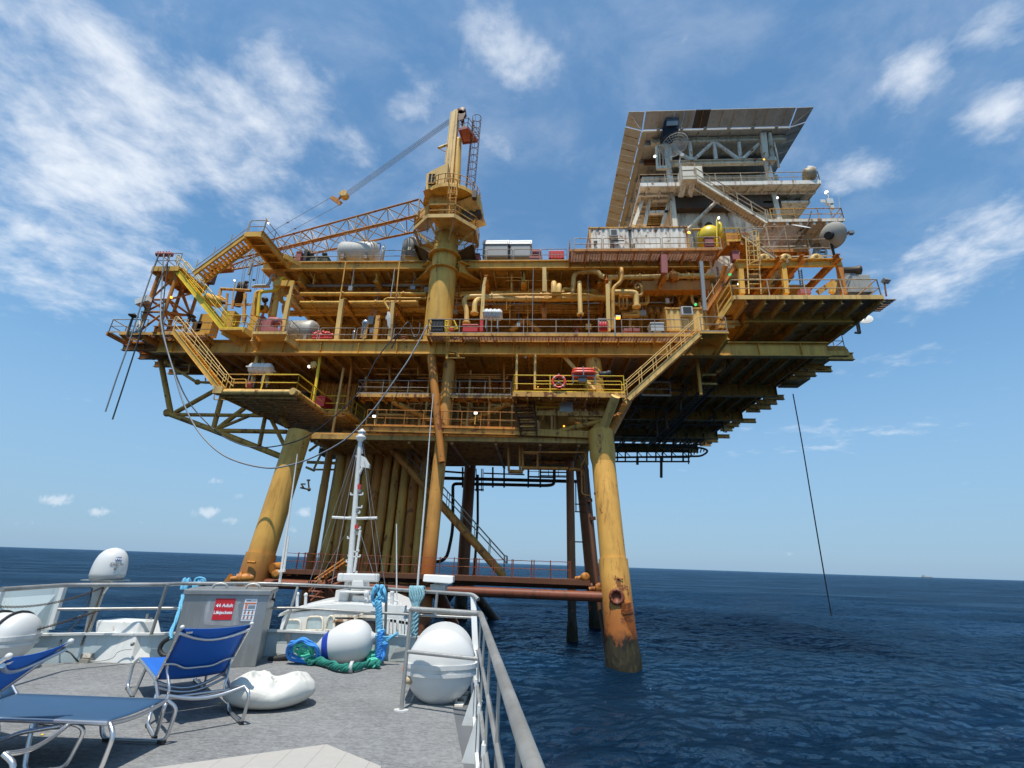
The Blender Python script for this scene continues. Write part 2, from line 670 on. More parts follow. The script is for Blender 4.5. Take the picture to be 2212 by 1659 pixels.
M['green_grey'] = plain('olive_grey_cover', (.09, .10, .06), .6, 0, .2)
M['cable'] = plain('grey_hose', (.24, .26, .27), .5)
M['black_hose'] = plain('black_hose', (.03, .032, .036), .45)
M['lamp_on'] = plain('lit_lamp', (.9, .9, .85), .4, emit=((1, .96, .85), 1.8))
M['lamp_amber'] = plain('amber_lamp', (.9, .4, .05), .4, emit=((1, .36, .03), 2))
M['lamp_green'] = plain('green_lamp', (.05, .5, .15), .4, emit=((.08, .8, .25), .5))
M['blue_rope'] = plain('light_blue_rope', (.13, .42, .62), .8, 0, .5, 22)
M['blue_rope2'] = plain('deep_blue_rope', (.05, .26, .66), .8, 0, .5, 22)
M['pale_rope'] = plain('faded_blue_rope', (.22, .40, .44), .85, 0, .5, 22)
M['teal_rope'] = plain('teal_rope', (.02, .20, .15), .85, 0, .5, 22)
M['mint_rope'] = plain('mint_rope', (.10, .58, .40), .8, 0, .5, 22)
M['stripe'] = plain('blue_stripe', (.02, .05, .33), .4)
M['chain'] = plain('rusty_chain', (.10, .065, .04), .7, .4, .3)
M['window'] = plain('reflective_window', (.52, .60, .58), .1, .3, .4, 8)
M['pale_blue_paint'] = paint('pale_blue_grey_paint', (.52, .60, .60), .14, .5, 0, 4, (.12, .1, .08), .05, (.4, .38, .32), .2, .06)

M['deck_grey'] = plain('dark_grey_deck_paint', (.12, .125, .13), .6)

M['net'] = paint('grey_net_panel', (.50, .48, .44), .2, .6, 0, .8, (.13, .08, .05), .1, (.2, .18, .15), .25)

# ------------------------------------------------------------------ reusable builders
def rail(mb, pts, h=1.1, r=.03, sp=1.6, mid=1, toe=.12, closed=False, hoops=False, off=UP):
    """handrail along a path: posts, top rail, middle rail and kick plate"""
    pts = [V(p) for p in pts]
    if closed:
        pts.append(pts[0])
    for a, b in zip(pts[:-1], pts[1:]):
        L = (b - a).length
        n = max(1, round(L / sp))
        if hoops:
            for i in range(n):
                p, q = a.lerp(b, (i + .03) / n), a.lerp(b, (i + .97) / n)
                mb.tube([p - UP * .1, p + UP * h, q + UP * h, q - UP * .1], r, 6, .12)
                mb.tube([p + UP * h * .5, q + UP * h * .5], r * .9, 6)
        else:
            for i in range(n + 1):
                p = a.lerp(b, i / n)
                mb.cyl(p, p + UP * h, r * .95, seg=6, caps=False)
            mb.tube([a + UP * h, b + UP * h], r, 6)
            for k in range(mid):
                z = h * (k + 1) / (mid + 1)
                mb.tube([a + UP * z, b + UP * z], r * .85, 6)
        if toe:
            mb.bar(a + UP * toe / 2, b + UP * toe / 2, .02, toe)
    return mb


def stair(name, parent, top, bot, across, mat, n=14, sh=.28, rails=(True, True), rmat=None, h=1.05, tmat=None, rr=.03, loops=True, mid=1):
    """open steel stair between two points; 'across' is its width vector. thing > staircase > handrail, tread"""
    top, bot, across = V(top), V(bot), V(across)
    m1 = MB()
    for k in (0, 1):
        o = across * k
        m1.bar(top + o, bot + o, .05, sh)
        d = (bot - top).normalized()
        s, u = frame(d)
        for e in (sh / 2, -sh / 2):
            m1.bar(top + o + u * e, bot + o + u * e, .13, .03)
    st = m1.build(name, mat, parent)
    m2 = MB()
    for i in range(1, n):
        p = top.lerp(bot, i / n)
        q = V((bot.x - top.x, bot.y - top.y, 0)).normalized()
        w = across.normalized()
        a = p + across * .5
        R = Matrix((q, w, q.cross(w) if q.cross(w).z > 0 else -q.cross(w))).transposed()
        m2.box(a, (.26, across.length, .045), R)
    m2.build('tread', tmat or mat, st)
    m3 = MB()
    for k, on in enumerate(rails):
        if not on:
            continue
        o = across * k
        a, b = top + o + UP * .12, bot + o + UP * .12
        L = (a - b).length
        m = max(2, round(L / 1.5))
        for i in range(m + 1):
            p = a.lerp(b, i / m)
            m3.cyl(p - UP * .1, p + UP * h, rr * .9, seg=6, caps=False)
        hz = V((b.x - a.x, b.y - a.y, 0)).normalized() * .18 if loops else V((0, 0, 0))
        m3.tube([a + UP * .5 * h - hz, a + UP * h - hz, a + UP * h, b + UP * h, b + UP * h + hz, b + UP * .5 * h + hz], rr, 6, .12)
        for j in range(mid):
            z = h * (j + 1) / (mid + 1)
            m3.tube([a + UP * z - hz, b + UP * z + hz], rr * .85, 6)
    if m3.v:
        m3.build('handrail', rmat or mat, st)
    return st


def ladder(mb, a, b, w=.5, across=None, r=.03, cage=None, sp=.32):
    a, b = V(a), V(b)
    ac = V(across) if across is not None else V((1, 0, 0))
    ac = ac.normalized() * w / 2
    mb.tube([a - ac, b - ac], r, 6)
    mb.tube([a + ac, b + ac], r, 6)
    n = int((a - b).length / sp)
    for i in range(1, n):
        p = a.lerp(b, i / n)
        mb.tube([p - ac, p + ac], r * .7, 5)
    if cage:
        out, z0, z1 = V(cage[0]).normalized(), cage[1], cage[2]
        m = max(2, int((z1 - z0) / .8) + 1)
        rings = []
        for i in range(m):
            f = ((z0 + (z1 - z0) * i / (m - 1)) - a.z) / (b.z - a.z)
            p = a.lerp(b, f)
            ring = [p + ac.normalized() * (.38 * math.cos(t)) + out * (.36 + .40 * math.sin(t)) for t in [math.pi * (1.25 - 1.5 * k / 8) for k in range(9)]]
            mb.tube(ring, r * .75, 5)
            rings.append(ring)
        for k in (1, 3, 4, 5, 7):
            mb.tube([q[k] for q in rings], r * .6, 5)
    return mb


def flange(mb, p, d, r, t=.06):
    p, d = V(p), V(d).normalized()
    mb.cyl(p - d * t, p - d * t * .1, r, seg=14)
    mb.cyl(p + d * t * .1, p + d * t, r, seg=14)


# ------------------------------------------------------------------ sea
def build_sea():
    rng = np.random.default_rng(5)
    N, L = 512, 128.0
    k = np.fft.fftfreq(N, L / N) * 2 * np.pi
    kx, ky = np.meshgrid(k, k)
    kk = np.sqrt(kx ** 2 + ky ** 2)
    kk[0, 0] = 1
    wd = np.array([math.sin(rad(160)), math.cos(rad(160))])
    cosf = (kx * wd[0] + ky * wd[1]) / kk
    Lp = 3.4                                     # light breeze: short chop
    P = np.exp(-1 / (kk * Lp) ** 2) / kk ** 3.2 * (0.25 + 0.75 * cosf ** 2) * np.exp(-(kk * .06) ** 2)
    P[0, 0] = 0
    hk = np.sqrt(P) * (rng.normal(size=P.shape) + 1j * rng.normal(size=P.shape))
    hgt = np.fft.ifft2(hk).real
    s = 0.105 / hgt.std()
    hgt *= s
    dx = np.fft.ifft2(-1j * kx / kk * hk).real * s
    dy = np.fft.ifft2(-1j * ky / kk * hk).real * s
    g = np.arange(N) * L / N
    X, Y = np.meshgrid(g - 46, g + 0.0)
    e = np.minimum(np.minimum(np.arange(N), N - 1 - np.arange(N)) / 40.0, 1)
    E = np.outer(e, e)
    co = np.stack([X + dx * E * .9, Y + dy * E * .9, hgt * E - .004 * (1 - E)], -1).reshape(-1, 3)
    i = np.arange(N * N).reshape(N, N)
    f = np.stack([i[:-1, :-1], i[:-1, 1:], i[1:, 1:], i[1:, :-1]], -1).reshape(-1, 4)
    me = bpy.data.meshes.new('sea')
    me.vertices.add(len(co))
    me.vertices.foreach_set('co', co.astype(np.float32).ravel())
    me.loops.add(f.size)
    me.loops.foreach_set('vertex_index', f.astype(np.int32).ravel())
    me.polygons.add(len(f))
    me.polygons.foreach_set('loop_start', (np.arange(len(f)) * 4).astype(np.int32))
    me.polygons.foreach_set('loop_total', np.full(len(f), 4, np.int32))
    me.polygons.foreach_set('use_smooth', np.ones(len(f), bool))
    me.update(calc_edges=True)
    near = bpy.data.objects.new('sea', me)
    scene.collection.objects.link(near)
    tag(near, 'deep blue rippled sea around the platform legs', 'sea', kind='structure')
    mb = MB()
    x0, x1, y0, y1, B = -46.0, -46 + g[-1], 0.0, g[-1], 45000
    for a in ((-B, y1, B, B), (-B, -400, x0, y1), (x1, -400, B, y1), (x0, -400, x1, y0)):
        mb.add([(a[0], a[1], -.004), (a[2], a[1], -.004), (a[2], a[3], -.004), (a[0], a[3], -.004)], [(0, 1, 2, 3)])
    mt, nt, bs, pos, geo = base_mat('sea_water')
    nt.nodes.remove(bs)
    a = nt_noise(nt, nt_map(nt, pos, (1.1, 1.7, 1), (0, 0, rad(-20))), 1, 5, .62)
    b = nt_noise(nt, nt_map(nt, pos, (3.6, 5.0, 1), (0, 0, rad(12))), 1, 5, .6)
    d = nt_noise(nt, nt_map(nt, pos, (.35, .62, 1), (0, 0, rad(-14))), 1, 4, .55)
    hsum = nt_math(nt, 'ADD', nt_math(nt, 'ADD', a, nt_math(nt, 'MULTIPLY', b, .34)), nt_math(nt, 'MULTIPLY', d, 1.9))
    bp = nt.nodes.new('ShaderNodeBump')
    bp.inputs['Strength'].default_value = 1.0
    bp.inputs['Distance'].default_value = .85
    nt.links.new(hsum, bp.inputs['Height'])
    gust = nt_noise(nt, nt_map(nt, pos, (.03, .07, 1), (0, 0, rad(-12))), 1, 4, .6)
    nt.links.new(nt_math(nt, 'ADD', nt_math(nt, 'MULTIPLY', nt_step(nt, gust, .35, .65), .55), .45), bp.inputs['Strength'])
    # body colour of deep water, plus sky reflection limited as on a surface of steep little waves
    df = nt.nodes.new('ShaderNodeBsdfDiffuse')
    df.inputs[0].default_value = (.003, .0165, .038, 1)
    gl = nt.nodes.new('ShaderNodeBsdfGlossy')
    gl.inputs['Roughness'].default_value = .06
    gl.inputs['Color'].default_value = (.40, .56, .71, 1)
    fr = nt.nodes.new('ShaderNodeFresnel')
    fr.inputs['IOR'].default_value = 1.333
    for q in (df, gl, fr):
        nt.links.new(bp.outputs[0], q.inputs['Normal'])
    mx = nt.nodes.new('ShaderNodeMixShader')
    nt.links.new(nt_math(nt, 'MINIMUM', nt_math(nt, 'MULTIPLY', fr.outputs[0], 1.15), .66), mx.inputs[0])
    nt.links.new(df.outputs[0], mx.inputs[1])
    nt.links.new(gl.outputs[0], mx.inputs[2])
    nt.links.new(mx.outputs[0], nt.nodes['Material Output'].inputs[0])
    near.data.materials.append(mt)
    far = mb.build('sea', mt)
    tag(far, 'deep blue open sea reaching the horizon', 'sea', kind='structure')


build_sea()

# ------------------------------------------------------------------ the offshore platform
PL = thing('offshore_platform', 'huge rust streaked yellow offshore platform standing on steel legs in the sea', 'oil platform', (-4, 44, 0))
ZM, ZU, ZC = 19.85, 28.15, 13.2          # main, upper and cellar deck levels
YG, YW, YU = 30.6, 29.4, 32.5            # main girder face, walkway edge, upper deck face


def part(name, mb, mat, **k):
    return mb.build(name, M[mat], PL, **k)


rc = random.Random(3)
M['growth'] = paint('mussel_growth', (.028, .024, .014), .0, .9, 0, 3, dirt=(.05, .045, .02), dirtamt=.8, bmp=.6)


def leg(a, b, r, mat, sleeve=None, can=None):
    a, b = V(a), V(b)
    d = (b - a)
    mb = MB()
    bb = b + d.normalized() * 4
    mb.cyl(a, bb, r * .97, r, 32)
    if can:
        p, q = a, a.lerp(b, can)
        mb.cyl(p - d.normalized() * .2, q, r * 1.09, r * 1.09, 32)
        mb.cyl(q, q + d.normalized() * .5, r * 1.09, r * .97, 32, caps=False)
    if sleeve:
        p = a.lerp(b, sleeve)
        mb.cyl(p, bb, r * 1.10, r * 1.12, 32)
    o = part('leg', mb, mat)
    dn = d.normalized()
    rr = r * (1.12 if sleeve else 1.0)
    w0 = a.lerp(b, (a.z - 0) / (a.z - b.z))
    s, u = frame(dn)
    gm = MB()
    n_ = 40
    edge = [.75 + .5 * rc.random() + .25 * math.sin(i * .5) for i in range(n_)]
    vs = []
    for j in range(9):
        for i in range(n_):
            t = 2 * math.pi * i / n_
            z_ = -1.0 + (1.0 + edge[i]) * j / 8
            q = rr + .015 + (.05 + .05 * rc.random()) * min(1, (8 - j) / 3)
            vs.append(w0 - dn * z_ + s * (q * math.cos(t)) + u * (q * math.sin(t)))
    gm.add(vs, [(j * n_ + i, j * n_ + (i + 1) % n_, (j + 1) * n_ + (i + 1) % n_, (j + 1) * n_ + i) for j in range(8) for i in range(n_)])
    gm.build('marine_growth', M['growth'], o)
    return o


LR0, LR1 = h3(1112, 860, Y=30.5), h5(1318, 1600, Z=0)
LL0, LL1 = h4(830, 60, Y=30.6), h4(505, 1090, Y=29.7)
LL1 = LL0.lerp(LL1, LL0.z / (LL0.z - LL1.z))
leg(LR0, LR1, .76, 'leg_right', .60, .12)
leg(LL0, LL1, .80, 'leg', .62)
leg((-6.72, 31.4, 18.6), (-6.85, 30.6, 0), .45, 'leg_rusty')
leg((-6.9, 46, 14), (-7.0, 46.2, 0), .58, 'pile')
leg((3.7, 42.2, 14), (4.9, 43.9, 0), .60, 'pile')
leg((-17.2, 42.2, 14), (-18.6, 43.9, 0), .60, 'pile')
leg((2.3, 35.8, 14), (2.3, 35.8, 0), .31, 'pile')
# the stump under the node that carries the deck: column, knee braces and a stub tube
nd = h3(1110, 840, Y=30.5)
part('column', MB().cyl(nd, (nd.x - .25, 31.2, 18.8), .62, .55, 24).cyl((nd.x - .25 + .15, 31.2, 15.2), (nd.x - .1, 31.2, 18.8), .38, seg=20), 'yellow_worn')
mb = MB()
mb.cyl(h3(1125, 830, Y=30.3), h3(1245, 515, Y=28.3), .30, .30, 22)
part('brace', mb, 'yellow_pale')
part('brace', MB().cyl(h3(1190, 850, Y=30.6), h3(1345, 560, Y=33), .33, .36, 22), 'orange_worn')
part('brace', MB().cyl(h3(780, 160, Y=31), h3(1060, 470, Y=30.2), .14, seg=14), 'yellow_pale')
part('brace', MB().cyl(h3(650, 850, Y=30.8), h3(1130, 735, Y=30.0), .17, seg=14), 'yellow_worn')
part('brace', MB().cyl(h3(840, 730, Y=32.4), h3(1030, 830, Y=31), .22, seg=14), 'yellow_worn')
# tubular front braces close to the water
LB0, LB1 = LL0.lerp(LL1, .75), LR0.lerp(LR1, .765)
part('brace', MB().tube([(LB0.x, LB0.y - .1, 3.25), (-6.8, 29.9, 3.2), (LB1.x, LB1.y, 3.22)], .27, 18), 'rust')
part('brace', MB().tube([(LB0.x, 31.3, 3.7), (LB1.x, 31.3, 3.65)], .20, 14), 'rust_dark')
part('brace', MB().cyl((LB0.x, LB0.y, 3.3), (LB0.x + 1.2, 42.5, 3.3), .27, seg=14), 'rust_dark')
part('brace', MB().cyl((LB1.x, LB1.y, 3.2), (4.6, 43, 3.2), .27, seg=14), 'rust_dark')
part('brace', MB().cyl((-7, 46, 3.5), h5(490, 1330, Z=-.6), .42, seg=18), 'pile')
part('brace', MB().cyl((-7, 46, 3.5), h5(60, 1280, Z=-.6), .42, seg=18), 'pile')
part('brace', MB().cyl(h5(60, 1060, Y=30.2), h5(190, 1330, Y=33.5), .36, .36, 18), 'rust')
part('brace', MB().cyl(h5(40, 1080, Y=30.4), h5(-60, 1330, Y=33.5), .36, .36, 18), 'rust_dark')
# stub with fender cone at the foot of the left leg
mb = MB()
mb.cyl(h4(450, 1265, Y=29.0), h4(300, 1275, Y=28.6), .27, seg=18)
mb.cyl(h4(345, 1272, Y=28.7), h4(325, 1274, Y=28.65), .36, seg=18)
mb.cyl(h4(300, 1275, Y=28.6), h4(240, 1280, Y=28.4), .16, .14, 14)
mb.prism([h4(195, 1300, Y=28.3), h4(245, 1235, Y=28.3), h4(250, 1295, Y=28.3)], (0, .3, 0))
part('fender_stub', mb, 'orange_worn')
mb = MB()
mb.cyl(h4(600, 1190, Y=29.3), h4(660, 1180, Y=29.8), .30, .30, 18)
mb.lathe(h4(640, 1235, Y=29.2), (0, -1, 0), [(.12, 0), (.25, .05), (.25, .18), (.12, .2)], 18)
mb.cyl(h4(395, 1135, Y=28.6), h4(460, 1140, Y=28.6), .07, seg=10)
part('mooring_ring', mb, 'orange_worn')
# flanged sump pipe on the near leg, rings and cleats
mb = MB()
lp = h5(1310, 1155, Y=27.95)
mb.lathe(lp + V((-.3, 0, .1)), (-.15, -1, .05), [(.30, -.4), (.30, 0), (.42, .02), (.42, .10), (.24, .12), (.24, .02), (.01, .01)], 24)
for i in range(12):
    t = i * math.pi / 6
    mb.ball(lp + V((-.3 + .34 * math.cos(t), -.11, .1 + .34 * math.sin(t))), .04, 6, 4)
part('flanged_elbow', mb, 'rust')
a, b = h5(1322, 1175, Y=28.1), V((h5(1385, 1600, Z=0).x, 28.35, 0))
mb = MB().cyl(a, a.lerp(b, .15), .36, seg=22).cyl(a.lerp(b, .14), a.lerp(b, .17), .42, seg=22).cyl(a.lerp(b, .1), b + (b - a) * .5, .40, .44, 24)
part('sump_pipe', mb, 'leg_rusty')
mb = MB()
for x, y in ((1275, 1020), (1240, 1210)):
    p = h5(x, y, Y=28.25)
    mb.tube([p, p + V((0, -.15, 0)), p + V((.28, -.15, 0)), p + V((.28, 0, 0))], .03, 6)
for x, y in ((1127, 455), (1240, 445)):
    mb.box(h5(x, y, Y=29.2), (.1, .12, .14))
part('lifting_lug', mb, 'rust')
mb = MB()
for i, (x, y) in enumerate(((1055, 1010), (1150, 1080))):
    p = h5(x, y, Y=29.2 + .6 * (1 - i))
    mb.lathe(p, (.5, -1, .1), [(.10, 0), (.24, 0), (.26, .12), (.24, .26), (.10, .28)], 18)
    mb.cyl(p + V((-.5, .1, -.1)), p, .12, seg=10)
part('bollard', mb, 'orange_worn')
# risers strapped to the inner side of the near leg
mb = MB()
mb.tube([h5(1020, 190, Y=31.5), h5(1075, 300, Y=31), h5(1080, 480, Y=30.8), h5(1130, 960, Y=30.2), h5(1160, 1230, Y=29.8), h5(1215, 1560, Y=29.6)], .13, 12)
for x, y in ((1090, 500), (1112, 620), (1138, 930), (1145, 960), (1150, 990)):
    flange(mb, h5(x, y, Y=30.5), (.1, 0, -1), .2, .1)
part('riser', mb, 'rust_dark')
mb = MB()
mb.tube([h5(650, 180, Y=31.2), h5(1070, 182, Y=31.2), h5(1070, 215, Y=31.2), h5(1040, 265, Y=31), h5(1042, 460, Y=30.8), h5(1100, 472, Y=30.6)], .06, 8, .2)
mb.tube([h5(640, 285, Y=32), h5(950, 290, Y=32)], .12, 10)
mb.tube([h5(960, 295, Y=32), h5(1040, 295, Y=32), h5(1068, 330, Y=31.5), h5(1072, 480, Y=31)], .12, 10, .3)
mb.tube([h5(715, 245, Y=36), h5(985, 245, Y=36)], .16, 10)
part('pipe', mb, 'orange_worn')

# conductors: a dense cluster of vertical drilling pipes
mats = ['orange_worn', 'leg_rusty', 'leg', 'leg', 'yellow_worn', 'leg_right']
n = 0
for row, (y, x0, cnt) in enumerate(((36.0, -16.72, 11), (38.2, -16.9, 11), (40.2, -16.6, 10))):
    for i in range(cnt):
        x = x0 + i * .75 + rc.uniform(-.05, .05) + (0.28 if i else 0)
        r = rc.choice((.28, .33, .36)) if i else .29
        mb = MB().cyl((x, y, -2), (x, y, ZC + 1.2), r, seg=18)
        mb.cyl((x, y, 8.3 + rc.uniform(-1.5, 1.5)), (x, y, 8.42 + rc.uniform(1.55, 1.7)), r * 1.06, seg=18)
        part('conductor', mb, 'leg_rusty' if i == 0 and row == 0 else mats[rc.randrange(6)])
# light tubes left of them
mb = MB()
for a, b, r in (((890, 308), (1170, 318), .13), ((880, 350), (950, 380), .1), ((950, 370), (1160, 370), .08), ((905, 215), (985, 155), .11), ((945, 365), (1000, 250), .09)):
    mb.cyl(h4(*a, Y=38), h4(*b, Y=38), r, seg=10)
part('tie_brace', mb, 'under_light')
mb = MB()
rail(mb, [h4(985, 235, Y=40), h4(1190, 215, Y=40)], .9, .03, .8)
mb.span(h4(985, 245, Y=40), h4(1190, 235, Y=42))
part('inspection_walkway', mb, 'dark_steel')
mb = MB()
p = h4(905, 535, Y=29.6)
mb.tube([h4(835, 520, Y=30), p], .06, 6)
mb.tube([p, h4(898, 460, Y=29.6)], .05, 6)
mb.tube([h4(840, 490, Y=30), h4(860, 520, Y=29.6)], .05, 6)
mb.box(h4(900, 458, Y=29.6), (.2, .1, .1))
mb.box(h4(858, 490, Y=29.6), (.25, .1, .08))
mb.ball(p, .12, 8, 6)
part('bracket', mb, 'dark_steel')

# diagonal stair down to the boat landing
A, B = h2(285, 1005, Y=34), h5(520, 1005, Y=34)
stair('staircase', PL, A + V((0, 0, .25)), B + V((0, 0, .2)), (0, .9, 0), M['under'], 34, .2, (True, True), M['grey_rail'], 1.0)
part('brace', MB().cyl(h2(250, 970, Y=33.7), h5(525, 1010, Y=33.7), .23, seg=16), 'orange_worn')

# boat landing catwalk just above the water
x0, x1 = -15.6, 2.95
mb = MB().span((x0, 29.6, 3.92), (x1, 31.2, 4.05))
for i in range(18):
    x = x0 + (x1 - x0) * i / 17
    mb.bar((x, 29.6, 3.82), (x, 31.2, 3.82), .1, .18)
mb.bar((x0, 29.55, 3.95), (x1, 29.55, 3.88), .12, .26)
mb.bar((x0, 31.2, 3.85), (x1, 31.2, 3.85), .12, .26)
part('boat_landing', mb, 'rust_dark')
mb = MB()
for y in (29.65, 31.15):
    xs = [x0 + .2 + i * 1.15 for i in range(16)]
    for i, x in enumerate(xs):
        mb.bar((x, y, 4.0), (x + rc.uniform(-.03, .03), y, 5.05), .07, .05, V((1, 0, 0)))
        if i % 3 == 1:
            mb.bar((x + .16, y, 4.0), (x + .16, y, 5.05), .07, .05, V((1, 0, 0)))
    for z in (4.55, 5.0):
        pts = []
        for i in range(31):
            f = i / 30
            pts.append((xs[0] + (xs[-1] - xs[0]) * f, y, z - .03 * math.sin(f * 45) ** 2))
        mb.tube(pts, .014, 4)
part('handrail', mb, 'rust')
mb = MB()
for a, b in (((950, 1280), (1195, 1110)), ((975, 1290), (1225, 1120))):
    mb.tube([h4(*a, Y=28.6), h4(*b, Y=29.2)], .05, 6)
    mb.tube([h4(a[0], a[1] + 30, Y=28.6), h4(b[0], b[1] + 40, Y=29.2)], .04, 6)
for i in range(9):
    f = i / 9
    mb.bar(h4(960 + 240 * f, 1300 - 165 * f, Y=28.6), h4(985 + 240 * f, 1305 - 165 * f, Y=29.1), .2, .03)
part('boarding_ladder', mb, 'orange_worn')
mb = MB()
for a, b in (((905, 1390), (1010, 1250)), ((930, 1300), (1060, 1300)), ((910, 1290), (910, 1470)), ((1050, 1260), (1050, 1450)), ((920, 1460), (1050, 1330)),
             ((900, 1380), (1060, 1390)), ((1060, 1300), (1160, 1250)), ((1040, 1330), (1150, 1450)), ((905, 1420), (1100, 1450))):
    mb.tube([h4(*a, Y=29.3), h4(*b, Y=29.6)], .08, 8)
part('landing_frame', mb, 'rust')

# back pipework on the far legs, dark against the sky
mb = MB()
for a, b, r in (((15, 160), (215, 160), .09), ((15, 185), (240, 187), .09), ((10, 215), (190, 215), .08), ((10, 265), (290, 268), .12), ((20, 300), (290, 320), .1),
                ((10, 350), (1010, 375), .17), ((390, 320), (660, 330), .07), ((330, 430), (390, 430), .08), ((680, 345), (860, 350), .06), ((760, 315), (950, 315), .06),
                ((770, 335), (940, 338), .05)):
    mb.tube([h5(*a, Y=47), h5(*b, Y=47)], r, 8)
mb.tube([h5(-30, 905, Y=47), h5(140, 910, Y=47), h5(185, 700, Y=47), h5(185, 390, Y=47), h5(235, 390, Y=47), h5(810, 402, Y=47), h5(858, 395, Y=47), h5(858, 300, Y=47)], .16, 10, 1.0)
mb.tube([h5(350, 330, Y=46), h5(350, 640, Y=46), h5(325, 1000, Y=46)], .12, 8)
for x in (250, 450, 525, 685, 765):
    mb.tube([h5(x, 280, Y=47), h5(x, 415, Y=47)], .1, 6)
for x in (340, 375, 385):
    mb.tube([h5(x, 290, Y=47), h5(x, 440, Y=47)], .05, 6)
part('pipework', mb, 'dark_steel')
mb = MB()
rail(mb, [h5(690, 345, Y=50), h5(950, 350, Y=50)], 1.2, .035, 1.0)
part('handrail', mb, 'dark_steel')
mb = MB()
for y in (525, 575, 775):
    mb.tube([h5(995, y, Y=38), h5(1065, y + 2, Y=38)], .05, 6)
mb.tube([h5(1000, 380, Y=38), h5(1002, 575, Y=38)], .05, 6)
part('leg_ladder', mb, 'rust_dark')

# ---- cellar deck
mb = MB().span((-16.6, 31, 12.75), (3.6, 39.5, 12.95))
for i in range(16):
    y = 31.4 + i * .52
    mb.bar((-16.4, y, 12.6), (3.5, y, 12.6), .10, .30)
for x in (-15.5, -12, -9, -6, -3, 0, 2.6):
    mb.bar((x, 31, 12.5), (x, 39.5, 12.5), .18, .45)
part('cellar_deck', mb, 'under')
mb = MB()
a, b = h2(60, 885, Y=30.5), h2(1505, 930, Y=30.5)
mb.ibeam((a.x, 30.5, 13.15), (b.x, 30.5, 13.05), .42, .3)
part('girder', mb, 'yellow_worn')
part('girder', MB().bar((-16.3, 30.95, 12.62), (3.4, 30.95, 12.62), .35, .34), 'under')  # darker soffit paint stands in for shade from the walkway above
part('girder', MB().bar((-1.2, 30.55, 13.1), (3.3, 30.55, 12.98), .2, .46), 'yellow_worn')
mb = MB()
rail(mb, [(-12, 30.5, 13.36), (-1.4, 30.5, 13.3)], 1.15, .028, 1.25)
rail(mb, [(-10.5, 33.5, 13.3), (-.5, 33.5, 13.3)], 1.15, .028, 1.4)
part('handrail', mb, 'orange_worn')
part('bulkhead', MB().span((-17, 40.4, 12.95), (4.2, 40.6, 18.6)), 'under')
mb = MB()
w0, w1 = h1(1520, 560, Y=36), h1(1790, 760, Y=36)
mb.span((w0.x, 36, w1.z - .6), (w1.x, 36.2, w0.z + .4))
for i in range(12):
    x = w0.x + (w1.x - w0.x) * i / 11
    mb.bar((x, 35.97, w1.z - .6), (x, 35.97, w0.z + .4), .12, .06, V((1, 0, 0)))
part('ribbed_wall', mb, 'yellow_worn')
mb = MB()
mb.cyl(h2(380, 680, Y=33), h2(830, 890, Y=33), .2, seg=14)
mb.cyl(h2(1000, 880, Y=33), h2(1430, 680, Y=33), .2, seg=14)
part('brace', mb, 'yellow_worn')
a, b = h2(720, 270, Y=30.7), h2(812, 1215, Y=30.3)
part('brace', MB().cyl(a, b, .33, .23, 18), 'orange_worn')
# clutter inside the cellar: pipes, trays, vessels in the dark
mb = MB()
for i in range(26):
    y = rc.uniform(33, 39)
    z = rc.choice((13.6, 14.4, 15.1, 16.4, 17.2, 17.8, 18.2))
    x = rc.uniform(-16, 0)
    L = rc.uniform(2, 7)
    mb.tube([(x, y, z), (min(4, x + L), y, z), (min(4, x + L), y, z - rc.uniform(.4, 1.4))], rc.choice((.05, .08, .12)), 8, .2)
for i in range(22):
    x, y = rc.uniform(-16, 4), rc.uniform(32, 39)
    mb.bar((x, y, 13), (x, y, 18.4), .14, .14, V((1, 0, 0)))
for i in range(7):
    x = rc.uniform(-15, 2)
    mb.lathe((x, 37.5, 13), UP, [(.01, 0), (.45, 0), (.45, 1.5), (.3, 1.75), (.01, 1.85)], 12)
part('cellar_pipework', mb, 'under_light')
mb = MB()
for (x, y0_, y1_) in ((600, 290, 450), (930, 290, 600), (1235, 460, 600), (1360, 290, 600), (140, 460, 590), (350, 340, 590)):
    mb.tube([h2(x, y0_, Y=32.2), h2(x + 4, y1_, Y=32.2)], .09, 8)
for (xa, xb, y) in ((100, 590, 385), (560, 860, 322), (220, 1440, 437), (600, 1400, 470), (860, 1400, 455), (1270, 1420, 1050)):
    mb.tube([h2(xa, y, Y=32.4), h2(xb, y + 3, Y=32.4)], .06, 8)
mb.tube([h2(1235, 680, Y=31.3), h2(1225, 915, Y=31.3)], .1, 8)
for x in (1400, 1500, 1525):
    mb.tube([h2(x, 1060, Y=32), h2(x + 5, 1290, Y=32)], .09, 6)
mb.tube([h2(1400, 1295, Y=32), h2(1530, 1300, Y=32)], .14, 6)
mb.tube([h2(1270, 1075, Y=34), h2(1410, 1075, Y=34)], .1, 6)
mb.tube([h2(1520, 1130, Y=32), h2(1660, 1140, Y=32), h2(1660, 1280, Y=32)], .09, 6)
part('pipe', mb, 'orange_worn')
# middle walkway in front of the cellar
mb = MB().span((-13.2, 31, 15.72), (-1.9, 32.2, 15.86))
mb.bar((-13.2, 30.97, 15.74), (-1.9, 30.97, 15.74), .08, .24)
for i in range(14):
    x = -13 + i * .85
    mb.bar((x, 31, 15.58), (x, 32.2, 15.58), .08, .2)
part('walkway', mb, 'yellow_rusty')
rail(mb2 := MB(), [(-13.2, 32.2, 15.86), (-13.2, 31, 15.86), (-2.1, 31, 15.86)], 1.05, .03, 1.9)
part('handrail', mb2, 'grey_rail')

